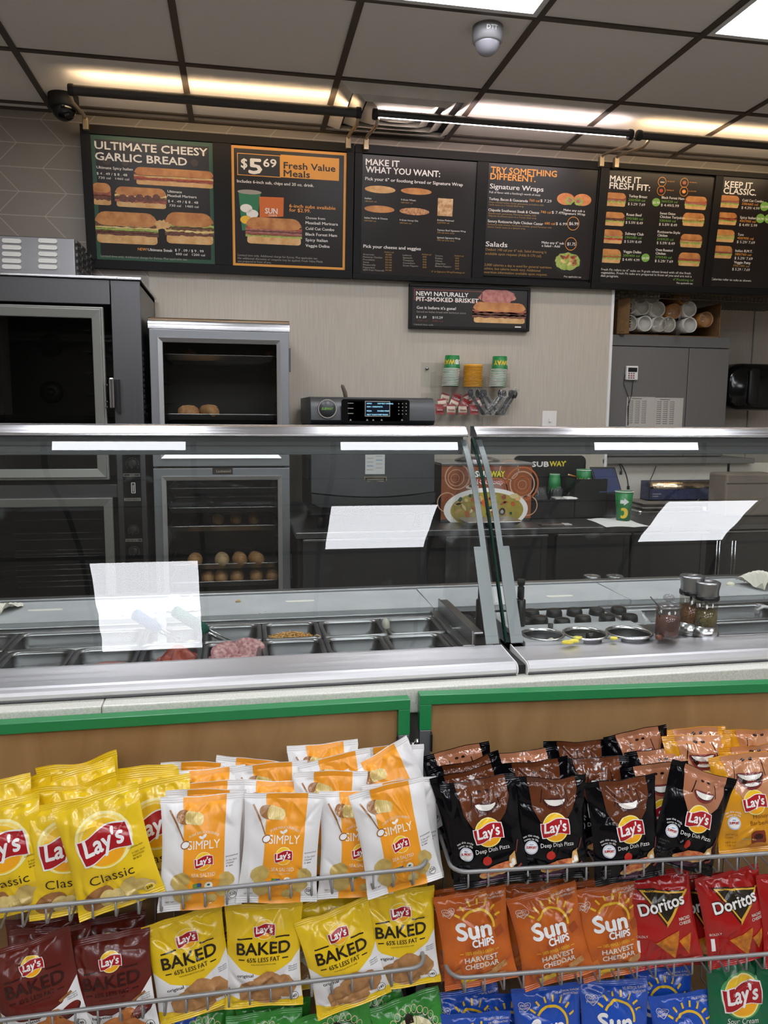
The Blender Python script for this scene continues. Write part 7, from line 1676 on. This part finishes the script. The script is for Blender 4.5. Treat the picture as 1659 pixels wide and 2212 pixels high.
def art_nacho():
    A = Art(); A.poly([(-40, 168), (62, 150), (6, 92)], fdg, 1); A.poly([(-44, 170), (64, 152), (5, 86)], F_('edge_dark', '#3a1206'), 0); A.poly([(-33, 163), (55, 148), (6, 98)], fdk, 2)
    A.poly([(4, 86), (64, 154), (58, 154), (5, 96)], fdg, 3); A.poly([(-52, 172), (-4, 166), (-10, 158)], fdk, 1)
    for b_, m, l in ((.09, fdk, 3), (.03, fwh, 4)): A.text('Doritos', 2, 122, 24, m, l, w=104, bold=b_, al='c', rot=.1)
    A.text('NACHO', 46, 96, 6.5, fwt, 1, w=26, bold=.02, al='c'); A.text('CHEESE', 46, 87, 6.5, fwt, 1, w=28, bold=.02, al='c')
    A.poly([(-26, 58), (30, 76), (14, 16)], fdc, 1); A.poly([(26, 54), (56, 66), (44, 22)], fdc, 0)
    A.rect(-66, 40, -58, 66, fwh, 0); A.text('BOLDLY', -67, 72, 5, fwt, 0)
    return A
def art_sour():
    A = Art(); A.ell(0, 118, 52, 46, F_('green_glow', '#4f9a5c'), 0, n=36); logo(A, 0, 118, 48, 1); A.text('Sour Cream', 0, 62, 12, fwh, 1, w=72, al='c', bold=-.004); A.text('& Onion', 4, 46, 12, fwh, 1, w=50, al='c', bold=-.004); chipblob(A, 0, 22, 34, fchip, 1, 3, 0, .5)
    return A
def art_kettle():
    A = Art(); A.ell(2, 98, 60, 74, F_('kettle_dark', '#1c5a24'), 0, n=40); A.ell(2, 96, 54, 68, fkc, 1, n=40)
    for k in range(13): a = math.radians(20 + 140 * k / 12); A.ring(2 + 62 * math.cos(a), 98 + 77 * math.sin(a), 6, 1.2, fkc, 1, n=14)
    A.text('KETTLE COOKED POTATO CHIPS', 2, 142, 6, fdk, 2, w=88, al='c', arc=62, bold=.015); A.rect(-9, 152, 9, 162, fdk, 2); A.poly([(-12, 162), (12, 162), (0, 171)], fdk, 2); A.ring(0, 157, 15, 1, fkg, 2)
    A.text("Miss", -8, 90, 24, fdk, 2, w=60, al='c', bold=.0, shear=.3); chipblob(A, 0, 55, 36, fchip, 2, 3, 0, .6)
    return A
TYPES = {'classic': (fy, fy, art_classic, 1), 'simply': (fwm, fwm, art_simply, .55), 'pizza_a': (fnv, fnv, lambda: art_pizza(fbr, flipd), 1), 'pizza_b': (fnv, fnv, lambda: art_pizza(ftan, flip), 1), 'honey': (fhy, fhy, art_honey, 1),
         'bbq': (fbb, fbb, lambda: art_baked(True), .7), 'baked': (fy, fy, lambda: art_baked(False), .7), 'sun': (fso, fso, lambda: art_sun(fso, ('HARVEST', 'CHEDDAR'), False), .9), 'sunblue': (fsb, fsb, lambda: art_sun(fsb, ('ORIGINAL',), True), .9), 'nacho': (fdr, fdr, art_nacho, .9), 'sour': (fgr, fgr, art_sour, .9), 'kettle': (fkg, fkg, art_kettle, .9)}
_ART = {}; _BAG = {}
def bag_fn(seed, wr):
    R = np.random.RandomState(seed)
    W2, T = BW / 2, 37.
    cre = [(R.uniform(-60, 60), R.choice([R.uniform(14, 60), R.uniform(135, 182)]), R.uniform(-1.0, 1.0) + PI / 2 * (R.rand() < .7), R.uniform(18, 46), R.uniform(.8, 2.3) * R.choice([-1, 1]), R.uniform(2.2, 5)) for _ in range(20)]
    ph = R.uniform(0, 6, 8); dip = R.uniform(0, 1) * 9 * (R.rand() < .5); flop = R.uniform(-9, 6)
    def f(x, y, side=1, off=0.):
        s = np.clip(x / W2, -1, 1); v = np.clip(y / BH, 0, 1); vp = np.clip((y - SEAL) / (BH - 2 * SEAL), 0, 1)
        bulge = np.sin(PI * vp)
        hw = W2 * (1 - .075 * bulge ** .7)
        prof = (np.clip(bulge, 0, 1) ** .62) * (1 - np.abs(s) ** 2.3) ** .75 * (1.08 - .22 * vp)
        t = T / 2 * prof
        w = np.zeros_like(s)
        for (cx_, cy_, an, L, a, sg) in cre:
            dx, dy = x - cx_, y - cy_; al = dx * np.cos(an) + dy * np.sin(an); pe = -dx * np.sin(an) + dy * np.cos(an)
            w = w + a * np.exp(-(np.sqrt(pe ** 2 + 2.2) - 1.5) / sg) * np.exp(-(al / L) ** 2)
        et = np.exp(-(BH - SEAL - y).clip(0) / 20.) + np.exp(-(y - SEAL).clip(0) / 16.)
        w = w + et * (1.1 * np.sin(.19 * x + ph[0]) + .7 * np.sin(.34 * x + ph[1])) + 1.1 * np.sin(.05 * x + .043 * y + ph[2]) * np.sin(.06 * y + ph[3])
        w = w * wr * np.clip((1 - np.abs(s) ** 4) * 1.6, 0, 1) * np.clip(vp * (1 - vp) * 30, 0, 1)
        d = side * (t + off) + w * (1 if side > 0 else .5)
        top = np.clip((y - (BH - 34)) / 34, 0, 1); bot = np.clip((26 - y) / 26, 0, 1)
        com = top ** 1.5 * (3.2 * np.sin(.05 * x + ph[4]) + 1.6 * np.sin(.11 * x + ph[5]) + flop) + bot ** 1.5 * (2.5 * np.sin(.055 * x + ph[6]) + 3)
        seal_z = np.where((y < SEAL) | (y > BH - SEAL), .28 * np.sin(2 * PI * y / 3.6), 0)
        yy = y - dip * np.exp(-((x - 12 * np.sin(ph[7])) / 34.) ** 2) * top - 3.0 * (1 - s ** 2) * 0 + 2.2 * top * np.sin(.045 * x + ph[4])
        return np.stack([s * hw, -(d + com + seal_z), yy], -1) * .001
    return f
def bag_meshes(kind, var):
    k = (kind, var)
    if k in _BAG: return _BAG[k]
    base, sealm, afn, gloss = TYPES[kind]
    if kind not in _ART: _ART[kind] = afn().refine(4.6)
    A = _ART[kind]; f = bag_fn(sum(map(ord, kind)) * 7 + var * 31, 1.75 if gloss > .6 else 1.6)
    us = np.linspace(-1, 1, 57) * BW / 2
    def sheet(mb, ys, side, usx):
        X, Y = np.meshgrid(usx, ys); P = f(X.ravel(), Y.ravel(), side); nu, nv = len(usx), len(ys)
        F = [(j * nu + i, j * nu + i + 1, (j + 1) * nu + i + 1, (j + 1) * nu + i) for j in range(nv - 1) for i in range(nu - 1)]
        if side < 0: F = [q[::-1] for q in F]
        mb.add(P, F, 0, True)
    av = np.array(A.V); lv = np.zeros(len(av))
    for q, l in zip(A.F, A.l):
        for i in q: lv[i] = l
    cyv = np.array([np.mean([A.V[i][1] for i in q]) for q in A.F])
    P3 = f(av[:, 0].clip(-BW / 2 + .3, BW / 2 - .3), av[:, 1].clip(.4, BH - .4), 1, .95 + .3 * lv)
    P3[:, 1] -= np.where((av[:, 1] < SEAL) | (av[:, 1] > BH - SEAL), .00035, 0)
    out = []
    for nm, y0, y1, nv in (('chip_bag', SEAL, BH - SEAL, 66), ('top_seal', BH - SEAL, BH, 19), ('bottom_seal', 0, SEAL, 19)):
        mb = MB(); ms = [base]; ys = np.linspace(y0, y1, nv)
        sheet(mb, ys, 1, us); sheet(mb, ys, -1, np.linspace(-1, 1, 23) * BW / 2)
        sel = [i for i in range(len(A.F)) if y0 <= cyv[i] < y1 + (nm == 'top_seal')]
        idx = []
        for i in sel:
            if A.m[i] not in ms: ms.append(A.m[i])
            idx.append(ms.index(A.m[i]))
        mb.add(P3, [A.F[i] for i in sel], idx, True)
        used = sorted({i for q in mb.f for i in q}); mp_ = {o: n for n, o in enumerate(used)}
        mb.v = [mb.v[i] for i in used]; mb.f = [tuple(mp_[i] for i in q) for q in mb.f]
        me = bpy.data.meshes.new(nm); me.from_pydata(mb.v, [], mb.f)
        for m in ms: me.materials.append(m)
        me.polygons.foreach_set('material_index', mb.mi); me.polygons.foreach_set('use_smooth', mb.sm); me.update()
        out.append(me)
    o = bpy.data.objects.new('chip_bag', out[0])
    ch = [bpy.data.objects.new('top_seal', out[1]), bpy.data.objects.new('bottom_seal', out[2])]
    _BAG[k] = (o, ch); return _BAG[k]
GRP = {'classic': 'yellow classic chip bags', 'simply': 'white and orange sea salted chip bags', 'pizza_a': 'black deep dish chip bags', 'pizza_b': 'black deep dish chip bags', 'honey': 'golden honey barbecue chip bags', 'bbq': 'dark red baked barbecue chip bags', 'baked': 'yellow and white baked chip bags', 'sun': 'orange multigrain chip bags', 'sunblue': 'blue multigrain chip bags', 'nacho': 'red nacho chip bags', 'sour': 'green sour cream chip bags', 'kettle': 'bright green kettle chip bags'}
NB = [0]
def bag(kind, px, py, roll, Y, label, lean=12, yaw=0, sw=1., sh=1., var=None):
    """px,py: where the middle of its top edge shows; Y: depth of that edge; leans back by lean degrees"""
    i = NB[0]; NB[0] += 1
    right = px > 915 and kind not in ('simply', 'baked')
    if right:
        X = at_y(px, py, Y)[0]; Y = Y - .004 - .066 * (X - .37); yaw -= 3.8
    yaw += random.Random(i).uniform(-5, 5)
    top = at_y(px, py, Y)
    o, ch = bag_meshes(kind, i % 3 if var is None else var)
    Rm = Matrix.Rotation(math.radians(yaw), 4, 'Z') @ Matrix.Rotation(math.radians(-lean), 4, 'X') @ Matrix.Rotation(math.radians(-roll), 4, 'Y')
    S = Matrix.Diagonal((sw, 1, sh, 1))
    up = (Rm @ S @ Vector((0, 0, BH * .001)))
    c = o.copy(); COL.objects.link(c)
    c.matrix_world = Matrix.Translation(Vector(top) - up) @ Rm @ S
    for q in ch: d = q.copy(); COL.objects.link(d); d.parent = c
    return tag(c, label, 'chip bag', GRP[kind])
L0, L1, L2, L3, L4 = 1.356, 1.392, 1.427, 1.462, 1.496
C = 'yellow classic chip bag '; S_ = 'white and orange sea salted chip bag '
# upper basket, left
bag('classic', 166, 1640, 8, L4, C + 'rearmost of the upper basket, its top rising highest', var=1)
bag('classic', 300, 1657, 2, L4 - .004, C + 'at the back, beside the sea salted bags, only its top showing', var=2)
bag('classic', 158, 1664, 10, L3, C + 'in front of the rearmost one, only its top strip showing', var=0)
bag('classic', 20, 1680, 6, L3, C + 'at the back near the left edge of the photo', var=1)
bag('classic', 300, 1670, 3, L3 - .004, C + 'behind the sea salted stack, logo half showing', var=0)
bag('classic', -30, 1695, 12, L2, C + 'second row at the left edge of the photo', var=2)
bag('classic', 160, 1686, 6, L2, C + 'just behind the front pair, red ribbon peeking over them', var=1)
bag('classic', 322, 1690, 10, L2, C + 'squeezed between the front bag and the sea salted stack', var=2)
bag('classic', -12, 1736, 13, L1, C + 'cut in half by the left edge of the photo', var=0)
bag('classic', 138, 1732, 5, L1 - .008, C + 'half covered by the frontmost classic bag', var=2)
bag('classic', 203, 1718, 14, L0 - .01, C + 'frontmost and fully in view, tilted to the left', var=0, sh=1.02)
bag('simply', 430, 1645, -4, L4, S_ + 'rearmost of the stack beside the classic bags', var=1)
bag('simply', 447, 1662, 1, L3, S_ + 'fourth from the front, beside the classic bags', var=0)
bag('simply', 442, 1688, 1, L2, S_ + 'third from the front, beside the classic bags', var=2)
bag('simply', 446, 1704, -2, L1, S_ + 'second from the front, beside the classic bags', var=1)
bag('simply', 438, 1720, -3, L0, S_ + 'frontmost one beside the classic bags', var=0)
bag('simply', 548, 1638, -10, L4, S_ + 'rearmost of the second stack, mostly hidden', var=2)
bag('simply', 583, 1648, 2, L3, S_ + 'third from the front in the second stack', var=1)
bag('simply', 592, 1688, -5, L2, S_ + 'second from the front in the second stack', var=0)
bag('simply', 616, 1711, -6, L0, S_ + 'frontmost of the second stack, leaning right', var=2)
bag('simply', 698, 1607, 0, L4, S_ + 'standing highest at the back of the basket', var=0)
bag('simply', 840, 1611, 2, L4, S_ + 'at the back, behind the strongly tilted one', var=1)
bag('simply', 722, 1631, 7, L3, S_ + 'behind the gap between the second and last stacks', var=2)
bag('simply', 812, 1630, 23, L3 - .008, S_ + 'strongly tilted, with its corner pointing up', var=0)
bag('simply', 715, 1665, -4, L2, S_ + 'in the middle gap, its orange top showing', var=1)
bag('simply', 862, 1684, 3, L1, S_ + 'behind the last front bag, right edge showing', var=2)
bag('simply', 772, 1709, -3, L1 - .004, S_ + 'half behind the last front bag, white side showing', var=0)
bag('simply', 834, 1695, 9, L0, S_ + 'frontmost at the right end of the left rack', var=1)
# upper basket, right
D = 'black deep dish chip bag '
bag('pizza_b', 982, 1615, 12, L4, D + 'at the back left corner of the right rack', var=0)
bag('pizza_a', 1000, 1640, 13, L2, D + 'third from the front at the left end', var=1)
bag('pizza_a', 1005, 1662, 12, L1, D + 'second from the front at the left end', var=2)
bag('pizza_a', 1032, 1684, 8, L0 - .01, D + 'frontmost at the left end of the right rack', var=0)
bag('pizza_b', 1125, 1622, 7, L3, D + 'back row between the first and second front bags', var=1)
bag('pizza_a', 1150, 1642, 4, L2, D + 'right behind the second front bag', var=2)
bag('pizza_a', 1185, 1674, 0, L0 - .005, D + 'second of the front row from the left, covered in glare', var=1)
bag('pizza_a', 1245, 1599, 0, L4, D + 'in the back row above the third front bag', var=2)
bag('pizza_a', 1285, 1637, 0, L2, D + 'with the wide toothy smile behind the third front bag', var=0)
bag('pizza_a', 1338, 1681, 4, L0 - .005, D + 'third of the front row from the left', var=2)
bag('pizza_b', 1370, 1576, 8, L4, D + 'back row, leaning beside the honey bags', var=0)
bag('pizza_b', 1420, 1617, 7, L3, D + 'behind the third and fourth front bags, tan smile', var=1)
bag('pizza_b', 1412, 1648, 3, L1 + .006, D + 'directly behind the tilted front bag', var=0)
Hn = 'golden honey barbecue chip bag '
bag('honey', 1500, 1572, 2, L4, Hn + 'at the back, left of the others', var=0)
bag('honey', 1630, 1572, -2, L4, Hn + 'at the back right, cut by the photo edge', var=1)
bag('honey', 1506, 1590, 2, L3, Hn + 'second from the back, laughing mouth showing', var=2)
bag('honey', 1622, 1606, 3, L2, Hn + 'behind the front honey bag', var=1)
bag('honey', 1605, 1628, 4, L1 - .012, Hn + 'frontmost, with the honey pot in view', var=0)
bag('pizza_b', 1520, 1662, -20, L0 + .004, D + 'tilted strongly to the right, frontmost', var=2)
# middle basket, left
T0, T1, T2 = 1.378, 1.414, 1.450
Q = 'dark red baked barbecue chip bag '
bag('bbq', 100, 1978, 2, T2, Q + 'at the very back, under the upper basket', var=0, sh=.95)
bag('bbq', 228, 1984, 5, T2, Q + 'behind the second front one, round logo showing', var=1, sh=.95)
bag('bbq', 106, 2003, 3, T1, Q + 'between the two front ones, top strip showing', var=2, sh=.95)
bag('bbq', 58, 2030, 13, T0 - .02, Q + 'frontmost at the left edge of the photo', var=0, sh=.95)
bag('bbq', 233, 2020, 7, T0 - .015, Q + 'frontmost, next to the yellow baked bags', var=1, sh=.95)
B_ = 'yellow and white baked chip bag '
bag('baked', 490, 1966, 2, T2, B_ + 'peeking out between the first and second front ones', var=0, sh=.95)
bag('baked', 592, 1940, 2, T2, B_ + 'behind the second front one, logo peeking over it', var=1, sh=.95)
bag('baked', 712, 1930, 14, T1, B_ + 'behind the third front one, tilted to the left', var=2, sh=.95)
bag('baked', 845, 1906, 4, T1, B_ + 'behind the last front one under the wire basket', var=0, sh=.95)
bag('baked', 392, 1974, 9, T0, B_ + 'first of the front row, beside the barbecue bags', var=1, sh=.95)
bag('baked', 570, 1952, 0, T0, B_ + 'second of the front row, standing upright', var=2, sh=.95)
bag('baked', 715, 1966, 13, T0 - .015, B_ + 'third of the front row, tilted to the left', var=0, sh=.95)
bag('baked', 858, 1919, 3, T0, B_ + 'last of the front row of the left rack', var=1, sh=.95)
# middle basket, right
O = 'orange multigrain chip bag '
bag('sun', 990, 1914, 6, T1, O + 'behind the first front one', var=0, sh=.92)
bag('sun', 1150, 1904, 4, T1, O + 'behind the second front one', var=1, sh=.92)
bag('sun', 1270, 1900, 5, T1, O + 'behind the third front one, in the shade', var=2, sh=.92)
bag('sun', 1013, 1924, 7, T0 - .01, O + 'first of the front row in the right rack', var=0, sh=.92)
bag('sun', 1168, 1923, 11, T0 - .01, O + 'second of the front row in the right rack', var=2, sh=.92)
bag('sun', 1303, 1911, 8, T0, O + 'third of the front row, beside the red nacho bags', var=1, sh=.92)
N_ = 'red nacho chip bag '
bag('nacho', 1500, 1888, 2, T1 + .01, N_ + 'set back between the two front ones', var=0, sh=.95)
bag('nacho', 1412, 1884, 8, T0, N_ + 'beside the orange multigrain bags', var=1, sh=.95)
bag('nacho', 1568, 1880, 7, T0 - .005, N_ + 'second from the orange multigrain bags', var=2, sh=.95)
bag('nacho', 1700, 1880, 3, T0 - .01, N_ + 'cut off by the right edge of the photo', var=0, sh=.95)
# lowest basket
G_ = 'bright green kettle chip bag '
U0, U1 = 1.375, 1.41
bag('kettle', 425, 2180, 4, U1, G_ + 'furthest left, shaded under the baked bags')
bag('kettle', 590, 2162, 2, U1, G_ + 'at the back, behind the leftmost front one')
bag('kettle', 570, 2188, 3, U0, G_ + 'first of the front row, left of the two cream labels')
bag('kettle', 790, 2140, 6, U1, G_ + 'at the back between the two right front ones')
bag('kettle', 718, 2172, 9, U0, G_ + 'second of the front row')
bag('kettle', 872, 2156, 12, U0, G_ + 'third of the front row of the left rack')
M_ = 'blue multigrain chip bag '
bag('sunblue', 340, 2185, 4, U1, M_ + 'alone in the left rack, under the barbecue bags')
bag('sunblue', 1003, 2138, 4, U1, M_ + 'at the back left of the right rack, sun rays showing', var=0)
bag('sunblue', 1092, 2142, -3, U1, M_ + 'in the back row between the first two front ones', var=1)
bag('sunblue', 1420, 2088, 3, U1, M_ + 'in the back row behind the last two front ones', var=2)
bag('sunblue', 1025, 2184, 1, U0 - .01, M_ + 'first of the front row, lowest in the photo', var=1)
bag('sunblue', 1178, 2128, 2, U0, M_ + 'second of the front row, beside the lowest one', var=2)
bag('sunblue', 1326, 2117, -1, U0 - .005, M_ + 'third of the front row, big lettering in view', var=0)
bag('sunblue', 1472, 2141, 3, U0 - .01, M_ + 'last of the front row, beside the green sour cream bag', var=1)
bag('sour', 1592, 2058, -2, U0, 'green sour cream and onion chip bag beside the blue bags', var=0)
bag('sour', 1705, 2062, -4, U0 - .01, 'green sour cream and onion chip bag cut by the right photo edge', var=1)
